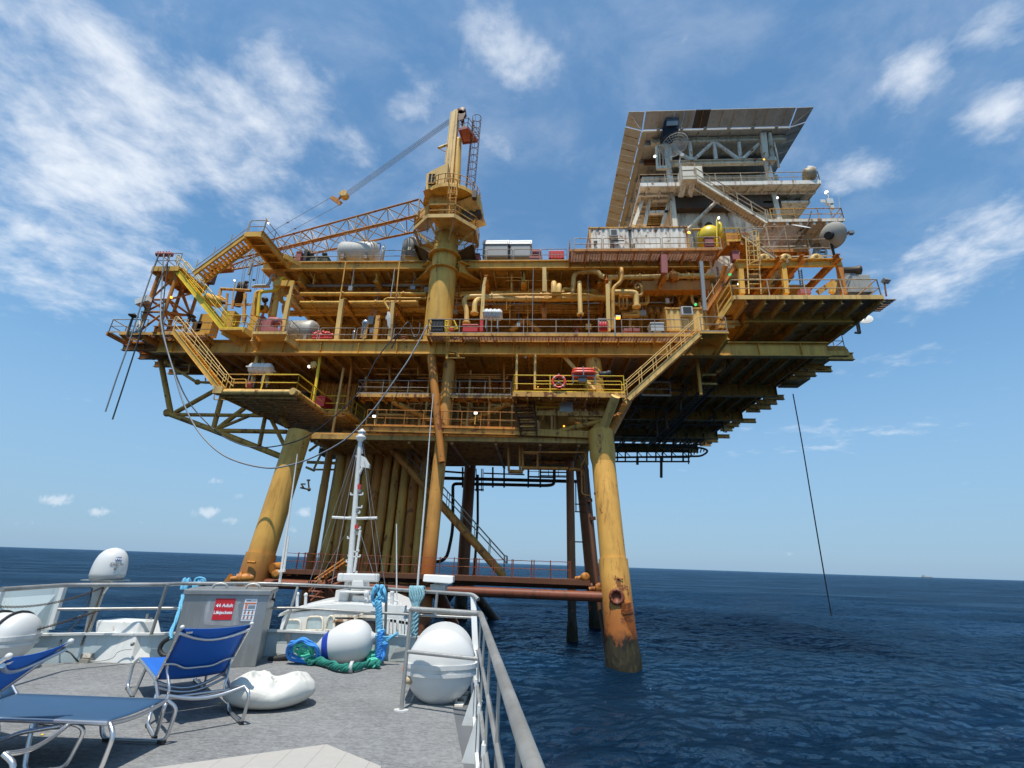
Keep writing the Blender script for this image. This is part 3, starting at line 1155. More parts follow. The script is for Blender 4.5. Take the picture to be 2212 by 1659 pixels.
# ---- lower platform on the right, with tread stair hanging below it
mb = MB().span((-1.75, 28.4, 14.98), (5.4, 31.2, 15.12))
mb.bar((-1.78, 28.37, 15.02), (5.42, 28.37, 15.02), .07, .34)
mb.bar((-1.75, 28.4, 15.0), (-1.75, 31.2, 15.0), .07, .32)
for i in range(10):
    x = -1.6 + i * .76
    mb.bar((x, 28.45, 14.84), (x, 31.2, 14.84), .08, .26)
part('landing', mb, 'yellow_rusty')
mb = MB()
rail(mb, [(-1.75, 31, 15.15), (-1.75, 28.42, 15.15), (5.35, 28.42, 15.15)], 1.2, .035, 2.4)
mb.tube([h3(525, 385, Y=29.6), h3(1295, 388, Y=29.6), h3(1303, 462, Y=29.6)], .03, 6, .1)
mb.tube([h3(525, 385, Y=29.6), h3(525, 455, Y=29.6), h3(1300, 462, Y=29.6)], .03, 6, .05)
part('handrail', mb, 'yellow_new')
mb = MB()
for x, yb in ((370, 460), (533, 460)):
    mb.cyl(h3(x, 155, Y=30.2), h3(x - 4, yb, Y=30.2), .09, seg=12)
part('post', mb, 'yellow_pale')
# steep tread ladder
a0, a1 = h3(340, 520, Y=29.5), h3(418, 880, Y=30.6)
b0, b1 = h3(515, 520, Y=29.5), h3(552, 880, Y=30.6)
stt = part('staircase', MB().bar(a0, a1, .07, .3).bar(b0, b1, .07, .3), 'rust_dark')
mb, mb2 = MB(), MB()
for i in range(1, 12):
    f = i / 12
    p, q = a0.lerp(a1, f), b0.lerp(b1, f)
    (mb if i % 2 else mb2).bar(p, q, .26, .05 if i % 3 else .09)
mb.build('tread', M['yellow_rusty'], stt)
mb2.build('tread', M['rust_dark'], stt)
mb = MB()
p0, p1 = h3(545, 655, Y=29.8), h3(1150, 690, Y=29.8)
mb.bar((p0.x, 29.8, (p0.z + p1.z) / 2), (p1.x, 29.8, (p0.z + p1.z) / 2), .1, .33)
mb.bar(h3(870, 710, Y=30), h3(1140, 712, Y=30), .1, .24)
part('girder', mb, 'yellow_rusty')
mb = MB()
p0, p1 = h3(540, 580, Y=29.8), h3(850, 655, Y=29.8)
for z in (p0.z, (p0.z + p1.z) / 2, p1.z):
    mb.tube([(p0.x, 29.8, z), (p1.x, 29.8, z)], .04, 6)
for x in (p0.x, p1.x):
    mb.tube([(x, 29.8, p0.z), (x, 29.8, p1.z)], .04, 6)
part('handrail', mb, 'yellow_new')
c = h3(808, 605, Y=29.75)
part('notice_plate', MB().box(c, (.86, .05, .82)), 'grey_light')

# ---- lower platform on the left with its grid of beams underneath
mb = MB()
P = [(-21.35, 28.4), (-16.25, 28.4), (-16.15, 32.6), (-14.4, 32.6), (-14.4, 36.6), (-20.8, 36.6)]
mb.prism([(x, y, 14.84) for x, y in P], (0, 0, .1))
part('landing', mb, 'under')
mb = MB()
for i in range(15):
    y = 28.75 + i * .55
    x1 = -16.3 if y < 32.6 else -14.5
    mb.bar((-21.2 + .065 * (y - 28.4), y, 14.78), (x1, y, 14.74), .12, .22)
    xx = -21
    while xx < x1 - .3:
        if rc.random() < .85:
            mb.bar((xx + rc.uniform(0, .5), y, 14.775), (xx + rc.uniform(.55, .6) * 0 + rc.uniform(0, .5), y + .55, 14.76), .16, .17)
        xx += .9 + rc.uniform(0, .5)
part('floor_beams', mb, 'under_light')  # lighter than the plate above: depth shading put into the colour
mb = MB()
tp = [(-21.45, 28.35, 14.92), (-16.2, 28.35, 14.96)]
mb.cyl(*tp, .19, seg=16)
mb.box((-21.45, 28.3, 15.0), (.62, .5, .5))
mb.cyl((-16.32, 28.1, 14.96), (-16.25, 28.7, 14.96), .24, seg=16)
part('edge_tube', mb, 'yellow_pale')
part('edge_tube', MB().tube([(-16.2, 28.4, 14.9), (-16.1, 32.55, 14.9), (-14.35, 32.55, 14.9), (-14.35, 36.6, 14.9)], .2, 14).cyl((-21.4, 28.6, 14.8), (-20.75, 36.6, 14.8), .2, seg=12), 'yellow_worn')
mb = MB()
rail(mb, [(-21.2, 28.45, 15.1), (-16.3, 28.45, 15.1)], 1.15, .035, 2.4)
part('handrail', mb, 'yellow')
mb = MB()
rail(mb, [(-18.7, 28.45, 15.1), (-16.3, 28.45, 15.1), (-16.2, 32.55, 15.05), (-14.5, 32.55, 15.05), (-14.4, 36, 15.05)], 1.17, .04, 2.1)
part('handrail', mb, 'yellow_new')
mb = MB()
mb.tube([h1(735, 545, Y=29.6), h1(745, 480, Y=29.6), h1(850, 480, Y=29.6), h1(850, 550, Y=29.6)], .03, 6, .1)
mb.tube([h1(738, 515, Y=29.6), h1(850, 515, Y=29.6)], .03, 6)
part('handrail', mb, 'yellow')
part('post', MB().cyl(h1(1507, 265, Y=31), h1(1448, 672, Y=31), .11, seg=12), 'yellow_new')
part('post', MB().cyl(h1(1792, 310, Y=32.4), h1(1740, 755, Y=32.4), .10, seg=12), 'orange_worn')
mb = MB()
mb.cyl(h1(950, 262, Y=31), h1(905, 510, Y=31), .13, seg=12)
mb.cyl(h1(985, 262, Y=31.5), h1(1040, 520, Y=31), .13, seg=12)
mb.cyl(h1(965, 262, Y=31.5), h1(900, 360, Y=32.5), .1, seg=12)
part('davit_leg', mb, 'yellow_pale')

# ---- cantilever truss on the left
mb = MB()
tr = [((85, 268), (185, 785), .20), ((140, 775), (560, 930), .21), ((560, 930), (1180, 1172), .22), ((200, 792), (990, 802), .14), ((215, 780), (590, 570), .17),
      ((562, 915), (640, 610), .18), ((590, 925), (880, 700), .18), ((600, 935), (1210, 945), .17), ((600, 920), (960, 770), .12), ((965, 1080), (1018, 815), .15),
      ((1075, 840), (1195, 1080), .14), ((1060, 660), (1215, 900), .2)]
for a, b, r in tr:
    mb.cyl(h1(*a, Y=33), h1(*b, Y=33), r, seg=14)
mb.cyl(h1(150, 770, Y=32.7), h1(150, 785, Y=33.2), .24, seg=14)
part('cantilever_truss', mb, 'yellow_worn')
mb = MB()
mb.tube([h1(150, 340, Y=32), h1(410, 505, Y=32), h1(530, 510, Y=32)], .11, 8)
for a, b in (((215, 320), (200, 380)), ((190, 415), (340, 420)), ((350, 340), (340, 420)), ((280, 350), (400, 360)), ((490, 470), (495, 520)), ((530, 510), (545, 530))):
    mb.tube([h1(*a, Y=32), h1(*b, Y=32)], .05, 6)
for a in ((150, 335), (420, 505)):
    mb.ball(h1(*a, Y=32), .22, 8, 6)
mb.tube([h1(575, 580, Y=30), h1(565, 660, Y=30), h1(740, 664, Y=30)], .04, 6, .1)
part('drain_pipe', mb, 'under')

# ---- main deck: plate, stringers, cross girders
mb = MB().span((-29, 30.9, 19.62), (19.7, 58.5, 19.78))
part('main_deck', mb, 'under')
mb = MB()
x = -28.4
while x < 19.5:
    mb.bar((x, 31, 19.36), (x, 58.4, 19.36), .12, .5)
    x += 1.25
part('deck_stringers', mb, 'under')
for i, y in enumerate((37.6, 44.6, 51.4, 58.3)):
    e = 19.6
    mb = MB().ibeam((-28.6, y, 18.85), (e, y, 18.85), 1.0, .45, .07)
    for j in range(20):
        x = -28 + j * 2.5
        mb.bar((x, y, 18.4), (x, y, 19.3), .42, .03, V((1, 0, 0)))
    # stepped stubs carrying the edge
    mb.ibeam((e, y - .9, 19.2), (e + 1.3, y - .9, 19.2), .45, .3, .04)
    mb.ibeam((e, y - 2.0, 19.2), (e + .9, y - 2.0, 19.2), .38, .3, .04)
    part('girder', mb, 'yellow_worn' if i < 2 else 'under_light')
mb = MB()
for y in (32.9, 34.3, 39.7, 41, 42.4, 46.8, 48.3, 53, 55):
    mb.ibeam((19.4, y, 19.05), (20.5 + (y % 1.3), y, 19.05), .42, .3, .04)
    mb.bar((19.6, y, 18.8), (20.2, y, 18.8), .1, .3)
mb.bar((19.75, 31, 19.5), (19.75, 58, 19.5), .1, .4)
part('outrigger', mb, 'yellow_worn')
# outer girder: web, flanges, stiffeners
mb = MB()
zb, zt = 18.78, 19.80
mb.bar((-29, 30.62, (zb + zt) / 2), (19.85, 30.62, (zb + zt) / 2), .06, zt - zb)
mb.bar((-29.3, 30.58, zb), (19.9, 30.58, zb), .46, .05)
mb.bar((-29.3, 30.58, zt), (19.9, 30.58, zt), .46, .05)
for i in range(34):
    x = -27.7 + i * 1.43
    if i % 2 == 0:
        mb.bar((x, 30.5, zb), (x, 30.5, zt), .2, .025, V((1, 0, 0)))
part('outer_girder', mb, 'yellow')
part('girder_stub', MB().ibeam((19.9, 32.2, 19.55), (22.6, 32.2, 19.55), .55, .35).ibeam((19.6, 33.0, 18.9), (21.4, 33.0, 18.9), .42, .3).bar((19.8, 31.2, 19.3), (21.6, 31.2, 19.3), .3, .35), 'yellow')
# weld-seam and drain pipe on the girder
mb = MB()
mb.tube([h2(865, 100, Y=29.35), h2(850, 235, Y=29.9), h2(935, 245, Y=29.9), h2(955, 290, Y=29.9)], .05, 8, .15)
mb.tube([h2(880, 100, Y=29.35), h2(868, 232, Y=29.8), h2(945, 240, Y=29.8), h2(965, 285, Y=29.8)], .04, 8, .15)
mb.tube([h2(845, 292, Y=29.9), h2(1018, 292, Y=29.9)], .06, 8)
mb.tube([h2(858, 262, Y=29.9), h2(858, 300, Y=29.9)], .1, 8)
part('pipe', mb, 'yellow_worn')

# walkway bracketed out in front of the girder (middle and right)
def bracket_walk(x0, x1, name='walkway', zt=19.9):
    mb = MB()
    mb.bar((x0, YW, zt - .08), (x1, YW, zt - .08), .07, .2)
    mb.bar((x0, YG - .3, zt - .1), (x1, YG - .3, zt - .1), .07, .2)
    n = max(1, round((x1 - x0) / 1.2))
    for i in range(n + 1):
        x = x0 + (x1 - x0) * i / n
        mb.prism([(x - .03, YW, zt - .18), (x - .03, YW, zt - .05), (x - .03, YG, zt - .05), (x - .03, YG, zt - .5)], (.06, 0, 0))
    w = part(name, mb, 'yellow_worn')
    mb = MB()
    m = int((YG - YW - .3) / .16)
    for i in range(m):
        y = YW + .1 + i * .16
        mb.bar((x0, y, zt - .12), (x1, y, zt - .12), .07, .05)
    k = int((x1 - x0) / .22)
    for i in range(k):
        x = x0 + .1 + i * .22
        mb.bar((x, YW + .05, zt - .15), (x, YG - .35, zt - .15), .05, .02)
    mb.build('grating', M['grating'], w)
    return w


bracket_walk(-8.1, 10.4)
bracket_walk(-31.2, -24.6)
mb = MB()
rail(mb, [(-8.1, YG - .1, 19.9), (-8.1, YW + .02, 19.9), (10.2, YW + .02, 19.9)], 1.15, .033, 2.28)
part('handrail', mb, 'grey_rail')
mb = MB()
rail(mb, [(-19.5, YG, 19.85), (-8.2, YG, 19.85)], 1.1, .033, 2.75, hoops=True)
part('handrail', mb, 'grey_rail')
# edge channel on top of girder left
part('kerb', MB().bar((-19.6, 30.45, 19.86), (-8.2, 30.45, 19.86), .12, .1), 'yellow_pale')

# ---- process deck: back wall, columns, ceiling beams
mb = MB().span((-24.5, 41.6, 19.8), (19, 41.8, 27.6))
for i in range(79):
    x = -24.3 + i * .55
    mb.bar((x, 41.55, 19.8), (x, 41.55, 27.3), .2, .1, V((1, 0, 0)))
part('ribbed_wall', mb, 'under_light')
mb = MB().span((-23.6, YU + .1, 27.62), (13.5, 57, 27.75))
part('upper_deck', mb, 'under')
mb = MB()
for i in range(33):
    x = -23 + i * 1.12
    if i % 5:
        mb.bar((x, YU + .3, 27.4), (x, 57, 27.4), .1, .35)
for y in (35.5, 38.4, 41.2, 46, 51):
    mb.ibeam((-23.4, y, 27.15), (13.4, y, 27.15), .7, .35)
part('deck_stringers', mb, 'under_light')
for px, py in ((150, 1135), (660, 1125), (1640, 1115)):
    a = g2(px + 18, py + 40, Y=YU + .35)
    part('ceiling_beam', MB().ibeam((a.x, YU + .2, 26.95), (a.x, 41, 26.95), 1.0, .42, .06), 'yellow')
for px, py in ((172, 600), (732, 500), (1410, 500)):
    a = g3(px, py, Y=YU + .35)
    part('ceiling_beam', MB().ibeam((a.x, YU + .2, 26.85), (a.x, 41, 26.85), 1.2, .42, .06), 'yellow_worn')
mb = MB()
mb.bar((-23.75, YU, 27.8), (13.5, YU, 27.8), .12, .72)
mb.bar((-23.75, YU - .06, 28.14), (13.5, YU - .06, 28.14), .34, .06)
mb.bar((-23.75, YU - .06, 27.44), (13.5, YU - .06, 27.44), .34, .06)
mb.bar((-23.75, YU + .1, 27.8), (-23.75, 57, 27.8), .12, .72)
part('upper_girder', mb, 'yellow')
# columns between main and upper deck
def col_px(reg, x0_, y0_, x1_, y1_, Y, w, mat):
    a, b = reg(x0_, y0_, Y=Y), reg(x1_, y1_, Y=Y)
    return part('column', MB().bar(a, b, w, w * .8, V((0, 1, 0))), mat)


col_px(k3, 1165, 790, 1095, 1310, 31.2, .34, 'yellow_pale')
col_px(k3, 505, 735, 415, 1190, 31.0, .34, 'yellow_pale')
col_px(k3, 540, 600, 505, 740, 31.2, .22, 'yellow_pale')
col_px(k3, 1810, 830, 1765, 1310, 31.6, .3, 'yellow_pale')
col_px(k3, 1890, 310, 1840, 830, 31.9, .09, 'yellow_worn')
col_px(k3, 1212, 305, 1135, 800, 31.9, .09, 'yellow_worn')
col_px(k3, 1627, 995, 1580, 1305, 32.0, .34, 'yellow_worn')
col_px(k3, 330, 680, 235, 1190, 33, .36, 'yellow_worn')
col_px(k3, 100, 700, 20, 1180, 33, .36, 'yellow_worn')
col_px(k4, 1508, 225, 1508, 530, 31.3, .30, 'yellow_pale')
col_px(k4, 1508, 530, 1508, 860, 33.5, .38, 'orange_worn')
col_px(k4, 745, 460, 718, 880, 30.6, .26, 'yellow_pale')
col_px(k4, 765, 350, 742, 460, 30.6, .20, 'yellow_pale')
col_px(k5, 410, 440, 425, 1030, 30.4, .28, 'yellow_pale')
col_px(k5, 1590, 150, 1640, 770, 30.8, .26, 'grey')
col_px(k5, 345, 230, 345, 300, 33.2, .3, 'yellow_worn')
col_px(k5, 1020, 360, 1020, 440, 33, .25, 'yellow_worn')
part('sign_post_red', MB().bar(k4(718, 880, Y=30.6), k4(712, 1030, Y=30.6), .24, .2, V((0, 1, 0))), 'red')
for i, x in enumerate((-14.5, -8.5, -2.5, 3.5, 9, 14)):
    part('column', MB().bar((x, 38.2, 19.8), (x, 38.2, 27), .45, .45, V((0, 1, 0))), 'yellow_worn')
# raking struts going back under the ceiling
def strut(a, b, w, h, mat):
    return part('strut', MB().ibeam(a, b, h, w, .05), mat)


strut(k3(520, 750, Y=31.2), k3(830, 1090, Y=39), .35, .5, 'under_light')
strut(k3(1185, 800, Y=31.4), k3(1390, 1090, Y=38), .35, .5, 'yellow_worn')
strut(k3(1830, 850, Y=31.6), k3(1970, 1070, Y=36), .3, .45, 'yellow_worn')
strut(k4(770, 350, Y=30.8), k4(835, 760, Y=36), .3, .5, 'orange_worn')
strut(k3(570, 620, Y=31.6), k3(700, 800, Y=36), .15, .2, 'yellow_worn')
strut(k5(1135, 310, Y=31.0), k5(1020, 560, Y=33), .34, .5, 'orange_worn')
strut(k5(1110, 80, Y=31.0), k5(1010, 330, Y=35), .34, .5, 'orange_worn')
strut(k5(400, 340, Y=31.5), k5(310, 850, Y=37), .3, .5, 'orange_worn')
strut(k5(1500, 340, Y=33), k5(1320, 660, Y=39), .4, .7, 'under_light')
part('strut', MB().bar(k5(1122, 70, Y=30.6), k5(1128, 300, Y=30.6), .45, .3, V((0, 1, 0))), 'pink')
# pedestal braces: curved gussets both sides
for sx, a, b in ((-1, g2(1030, 1110, Y=31.6), g2(850, 1270, Y=37)), (1, g2(1220, 1110, Y=31.6), g2(1550, 1270, Y=38))):
    part('pedestal_brace', MB().ibeam(a, b, 1.0, .6, .06), 'yellow')
# vertical cross bracing seen behind the right walkway
mb = MB()
mb.cyl(k4(1080, 1030, Y=36), k4(1240, 890, Y=36), .24, seg=12)
mb.cyl(k4(1290, 890, Y=36), k4(1450, 1030, Y=36), .24, seg=12)
part('brace', mb, 'yellow_worn')

# ---- process piping. each run with its own fillets
def pipe(pts, r, mat='yellow', bend=.35, fl=()):
    mb = MB().tube(pts, r, 12, bend)
    if r > .1:
        for a, b in zip(pts[:-1], pts[1:]):
            a, b = V(a), V(b)
            L_ = (b - a).length
            for k in range(int(L_ / 3.6)):
                flange(mb, a.lerp(b, (k + rc.uniform(.3, .7)) / max(1, int(L_ / 3.6))), b - a, r * 1.4, .05)
    for p, d in fl:
        flange(mb, p, d, r * 1.55)
    return part('pipe', mb, mat)


X1 = V((1, 0, 0))
pipe([k3(640, 715, Y=33), k3(2230, 715, Y=33)], .17)
pipe([k3(400, 660, Y=33.0), k3(385, 830, Y=33), k3(1140, 828, Y=33), k3(2130, 820, Y=33)], .17, bend=.6)
pipe([k3(520, 870, Y=33.6), k3(2140, 862, Y=33.6)], .12)
pipe([k3(560, 860, Y=34), k3(570, 905, Y=34), k3(2220, 905, Y=34)], .16)
pipe([k3(430, 935, Y=34.6), k3(2215, 935, Y=34.6)], .10, 'yellow_worn')
pipe([k3(430, 860, Y=35), k3(430, 970, Y=35), k3(1670, 965, Y=35), k3(1672, 1010, Y=35)], .19)
pipe([k3(560, 612, Y=34), k3(2215, 606, Y=34)], .14, 'grey')
pipe([k3(1755, 915, Y=32), k3(1690, 800, Y=32), k3(1730, 768, Y=32), k3(2230, 770, Y=32)], .09)
pipe([k3(1888, 700, Y=32.6), k3(1888, 790, Y=32.6)], .10)
pipe([k4(440, 590, Y=32.3), k4(470, 575, Y=32.3), k4(1240, 562, Y=32.3), k4(2050, 560, Y=32.3), k4(2150, 585, Y=32.3), k4(2270, 588, Y=32.3)], .085, bend=.1)
pipe([k4(525, 930, Y=32.0), k4(530, 790, Y=32), k4(490, 640, Y=32), k4(540, 590, Y=32), k4(1680, 578, Y=33.2), k4(1870, 570, Y=33), k4(1880, 330, Y=33), k4(1930, 275, Y=33), k4(2190, 270, Y=32.6), k4(2240, 350, Y=32.2), k5(1760, 325, Y=32)], .20, 'yellow_pale', .5,
     [(k4(525, 920, Y=32), UP), (k4(2000, 270, Y=32.8), X1), (k5(1165, 335, Y=32), X1), (k5(1300, 332, Y=32), X1)])
pipe([k4(625, 800, Y=31.8), k4(630, 660, Y=31.8), k4(680, 615, Y=32.2), k4(1560, 620, Y=33)], .21, 'yellow_pale', .6, [(k4(625, 800, Y=31.8), UP)])
pipe([k4(1560, 622, Y=33), k4(2212, 605, Y=33.6), k5(470, 600, Y=33.6)], .23, 'yellow', .3)
pipe([k4(400, 550, Y=34), k4(1500, 545, Y=34), k4(2212, 520, Y=34), k5(760, 515, Y=34)], .19, 'yellow', .3)
for px, py, r in ((1628, 430, .23), (1692, 460, .22)):
    pipe([k4(px, 545, Y=32.3), k4(px, py, Y=32.3), k4(px + 2, py - 14, Y=33), k4(px + 2, 545, Y=33.6)], r, 'yellow_pale', .4)
pipe([k4(1740, 545, Y=33), k4(1750, 490, Y=33), k4(1840, 510, Y=33.4), k4(1990, 515, Y=33.6)], .17, 'yellow', .4, [(k4(1835, 510, Y=33.4), X1)])
pipe([k4(1965, 820, Y=31.5), k4(1952, 420, Y=31.8), k4(1952, 415, Y=33), k4(1960, 700, Y=34)], .18, 'yellow_pale', .3, [(k4(1965, 815, Y=31.5), UP)])
pipe([k4(1965, 830, Y=31.5), k4(1975, 895, Y=31.5)], .1, 'rust')
pipe([k4(1690, 585, Y=32.6), k4(1690, 610, Y=32.6)], .22, 'under_light')
for yy in (705, 722, 740, 762, 790):
    pipe([k4(370, yy, Y=36), k4(2212, yy + 5, Y=36)], .075 if yy != 762 else .12, 'yellow_worn')
for yy in (600, 655, 690):
    pipe([k4(370, yy + 10, Y=35), k4(880, yy + 5, Y=35)], .06, 'under_light')
pipe([k4(370, 688, Y=33.6), k4(2212, 672, Y=33.6)], .05, 'grey')
pipe([k5(480, 1000, Y=30.5), k5(480, 480, Y=30.5), k5(590, 395, Y=30.5), k5(590, 240, Y=30.5), k5(580, 235, Y=31.5), k5(545, 440, Y=32.5)], .14, 'yellow_worn', .3)
pipe([k5(430, 560, Y=32.3), k5(420, 470, Y=32.3), k5(440, 380, Y=32.3)], .2, 'yellow_pale', .2)
pipe([k5(480, 535, Y=31.4), k5(700, 535, Y=31.4), k5(775, 545, Y=31.4), k5(778, 720, Y=31.4)], .21, 'yellow_pale', .55, [(k5(778, 715, Y=31.4), UP)])
pipe([k5(700, 790, Y=32.5), k5(800, 780, Y=32.5), k5(806, 830, Y=32.5), k5(600, 835, Y=32.5)], .17, 'yellow_worn', .4)
pipe([k5(830, 470, Y=32.2), k5(765, 500, Y=32.2), k5(775, 440, Y=32.2), k5(800, 428, Y=32.2), k5(845, 470, Y=32), k5(850, 580, Y=32), k5(560, 585, Y=32)], .13, 'yellow_worn', .3)
pipe([k5(920, 530, Y=33), k5(925, 680, Y=33), k5(470, 690, Y=33)], .13, 'yellow_worn', .3)
pipe([k5(460, 665, Y=33.5), k5(1235, 665, Y=33.5), k5(1232, 560, Y=33.5)], .06, 'grey', .1)
pipe([k5(560, 740, Y=33), k5(660, 740, Y=33), k5(660, 560, Y=33)], .09, 'yellow_worn', .2)
pipe([k5(590, 800, Y=34), k5(700, 800, Y=34), k5(700, 1000, Y=34)], .14, 'under_light', .2)
for x in (900, 985, 1070):
    pipe([k5(x, 860, Y=36), k5(x, 760, Y=36), k5(x + 30, 730, Y=35.5), k5(x + 60, 760, Y=35), k5(x + 60, 800, Y=35)], .2, 'under_light', .35)
pipe([k5(730, 230, Y=33.5), k5(1000, 240, Y=33.5), k5(1000, 300, Y=33.5)], .08, 'yellow_worn', .15)
pipe([k5(690, 430, Y=33), k5(735, 390, Y=33), k5(730, 250, Y=33)], .07, 'yellow_worn', .15)
pipe([k5(1475, 530, Y=33), k5(1480, 640, Y=33), k5(1510, 690, Y=33)], .11, 'under_light', .2)
for a, b in ((560, 620), (610, 650), (740, 800), (655, 700)):
    pipe([k5(a, 590, Y=32.8), k5(a, 720, Y=32.8)], .07, 'yellow_worn')
# hand valves, junction boxes and thin conduits scattered over the process deck
for i in range(34):
    x, y, z = rc.uniform(-18, 12), rc.uniform(32.6, 35.5), rc.choice((20.3, 20.7, 21.2, 23.0, 24.6, 25.6))
    r = rc.uniform(.14, .24)
    mb = MB().tube([(x, y, z - .5), (x, y, z)], .07, 8).ball((x, y, z - .25), r * .8, 10, 6)
    mb.tube([(x + r * math.cos(a), y, z + .12 + r * math.sin(a)) if i % 2 else (x + r * math.cos(a), y + r * math.sin(a), z + .05) for a in [2 * math.pi * k / 10 for k in range(10)]], .025, 5, closed=True)
    if z > 22:
        mb.tube([(x, y, z - .5), (x, y, z - 1.2)], .05, 6)
    part('valve', mb, rc.choice(('yellow', 'orange_worn', 'dark_steel', 'pink')))
for i in range(22):
    x, y, z = rc.uniform(-18, 12), rc.uniform(31.6, 34.5), rc.uniform(20.8, 26.5)
    w_ = rc.uniform(.25, .5)
    part('junction_box', MB().box((x, y, z), (w_, .2, w_ * rc.uniform(.8, 1.5))).tube([(x, y, z), (x, y, 27.3)], .03, 5), rc.choice(('grey_light', 'grey', 'yellow_pale', 'tank_grey')))
for i in range(24):
    x, y, z = rc.uniform(-19, 6), rc.uniform(32.4, 38), rc.uniform(24.2, 27)
    L_ = rc.uniform(2, 6)
    part('conduit', MB().tube([(x, y, z), (x + L_, y, z), (x + L_, y, z - rc.uniform(.4, 2.5))], .03, 5, .15), 'yellow_worn')
for i in range(30):
    x, y = rc.uniform(-19, 13), rc.uniform(33, 40)
    part('hanger_rod', MB().tube([(x, y, 27.3), (x + .02, y, 27.3 - rc.uniform(.8, 5))], .03, 5), 'yellow_worn')
# the big rusty box beam behind the pipes
part('box_beam', MB().bar(k5(835, 485, Y=32.6), k5(1690, 475, Y=32.6), .8, .85), 'orange_worn')
# valve on the upper pipe
mb = MB()
p = k5(1240, 330, Y=32)
mb.ball(p, .42, 14, 10)
mb.cyl(p, p + UP * .7, .12, seg=10)
mb.lathe(p + UP * .62, UP, [(.25, 0), (.3, .04), (.25, .08)], 14)
part('valve', mb, 'orange_worn')
mb = MB()
for x, y0_, y1_, Y in ((885, 640, 700, 36), (1125, 640, 700, 36), (1555, 640, 700, 36), (1795, 290, 470, 34.5), (1345, 590, 700, 35), (1095, 235, 560, 33), (1115, 430, 560, 34),
                       (2060, 330, 490, 34), (1860, 560, 690, 35)):
    mb.tube([k4(x, y0_, Y=Y), k4(x, y1_, Y=Y)], .08, 6)
for x, y0_, y1_, Y in ((825, 420, 590, 33), (1325, 420, 590, 33), (1840, 420, 590, 33), (1400, 500, 690, 35), (1455, 620, 780, 36), (1040, 730, 800, 36), (630, 600, 700, 34), (720, 730, 780, 36),
                       (1805, 600, 760, 34), (2180, 600, 760, 34)):
    mb.tube([k3(x, y0_, Y=Y), k3(x - 25, y1_, Y=Y)], .07, 6)
part('pipe_hanger', mb, 'yellow_worn')
# piping and pumps standing near the left end of the process deck
pipe([k3(300, 1000, Y=32.4), k3(375, 520, Y=32.4), k3(372, 500, Y=33), k3(300, 800, Y=34)], .2, 'yellow', .2)
pipe([k3(95, 1000, Y=31.8), k3(125, 690, Y=31.8), k3(340, 670, Y=31.8), k3(405, 500, Y=31.8), k3(470, 550, Y=32.6)], .13, 'yellow_new', .3)
pipe([k3(60, 610, Y=32), k3(235, 605, Y=32), k3(280, 470, Y=32), k3(340, 500, Y=33)], .11, 'grey_light', .3)
pipe([k3(30, 990, Y=32.5), k3(80, 690, Y=32.5), k3(170, 680, Y=32.5)], .16, 'yellow', .3)
part('box_beam', MB().bar(k3(300, 580, Y=31.5), k3(560, 585, Y=31.5), .2, .5), 'yellow')
# left end: stacked equipment against the sky (pumps, frames, exhaust)
mb = MB()
for (xa, ya), (xb, yb), r in (((880, 720), (890, 660), .12), ((890, 655), (1110, 668), .13), ((940, 690), (925, 830), .1), ((1070, 690), (1060, 900), .14), ((1000, 780), (1110, 775), .06),
                              ((990, 740), (975, 800), .08), ((1120, 640), (1250, 640), .09), ((870, 700), (940, 745), .08), ((1160, 680), (1125, 850), .13),
                              ((1300, 600), (1250, 850), .16), ((1220, 760), (1200, 850), .1), ((930, 770), (1130, 765), .05)):
    mb.tube([g1(xa, ya, Y=33.5), g1(xb, yb, Y=33.5)], r, 8)
part('pipework', mb, 'yellow_worn')
mb = MB()
mb.lathe(g1(1010, 780, Y=34.5), UP, [(.01, 0), (.32, 0), (.32, 1.6), (.42, 1.65), (.42, 2.2), (.01, 2.2)], 16)
part('exhaust_stack', mb, 'dark_steel')
mb = MB()
for x, y, s in ((1090, 615, .4), (1130, 590, .25), (910, 770, .4), (1200, 740, .6), (1180, 800, .5), (860, 900, .5), (700, 900, .45), (665, 880, .3)):
    mb.lathe(g1(x, y, Y=33), V((rc.uniform(-1, 1), rc.uniform(-1, 1), .5)), [(.01, 0), (s * .4, .0), (s * .4, s * .5), (s * .2, s * .7), (.01, s * .75)], 10)
mb.lathe(g1(670, 865, Y=31.5), UP, [(.06, -.4), (.06, 0), (.34, .06), (.34, .12), (.2, .22), (.01, .25)], 14)
part('vent_heads', mb, 'dark_steel')
mb = MB()
for x, y, w, h_ in ((800, 930, 1.2, 1.8), (960, 900, 1.0, 1.6), (740, 950, .8, .9), (1160, 930, .9, 1.4)):
    mb.box(g1(x, y, Y=32.8), (w, .9, h_))
mb.lathe(g1(845, 745, Y=33), V((1, .3, -.3)), [(.01, -.8), (.45, -.7), (.5, 0), (.45, .5), (.01, .6)], 14)
mb.lathe(g1(1205, 805, Y=33.5), V((1, .2, 0)), [(.01, -.4), (.35, -.3), (.35, .3), (.01, .4)], 14)
part('pump_casings', mb, 'yellow')
mb = MB()
for x in (1095, 1150, 1200, 1250):
    for dx in (0, 14):
        mb.tube([g1(x + dx - 20, 380, Y=34), g1(x + dx - 60, 660, Y=34)], .03, 5)
part('lifting_chains', mb, 'grey')
part('cladding', MB().span(g1(1098, 545, Y=33.2), g1(1118, 470, Y=33.4)), 'tank_grey')

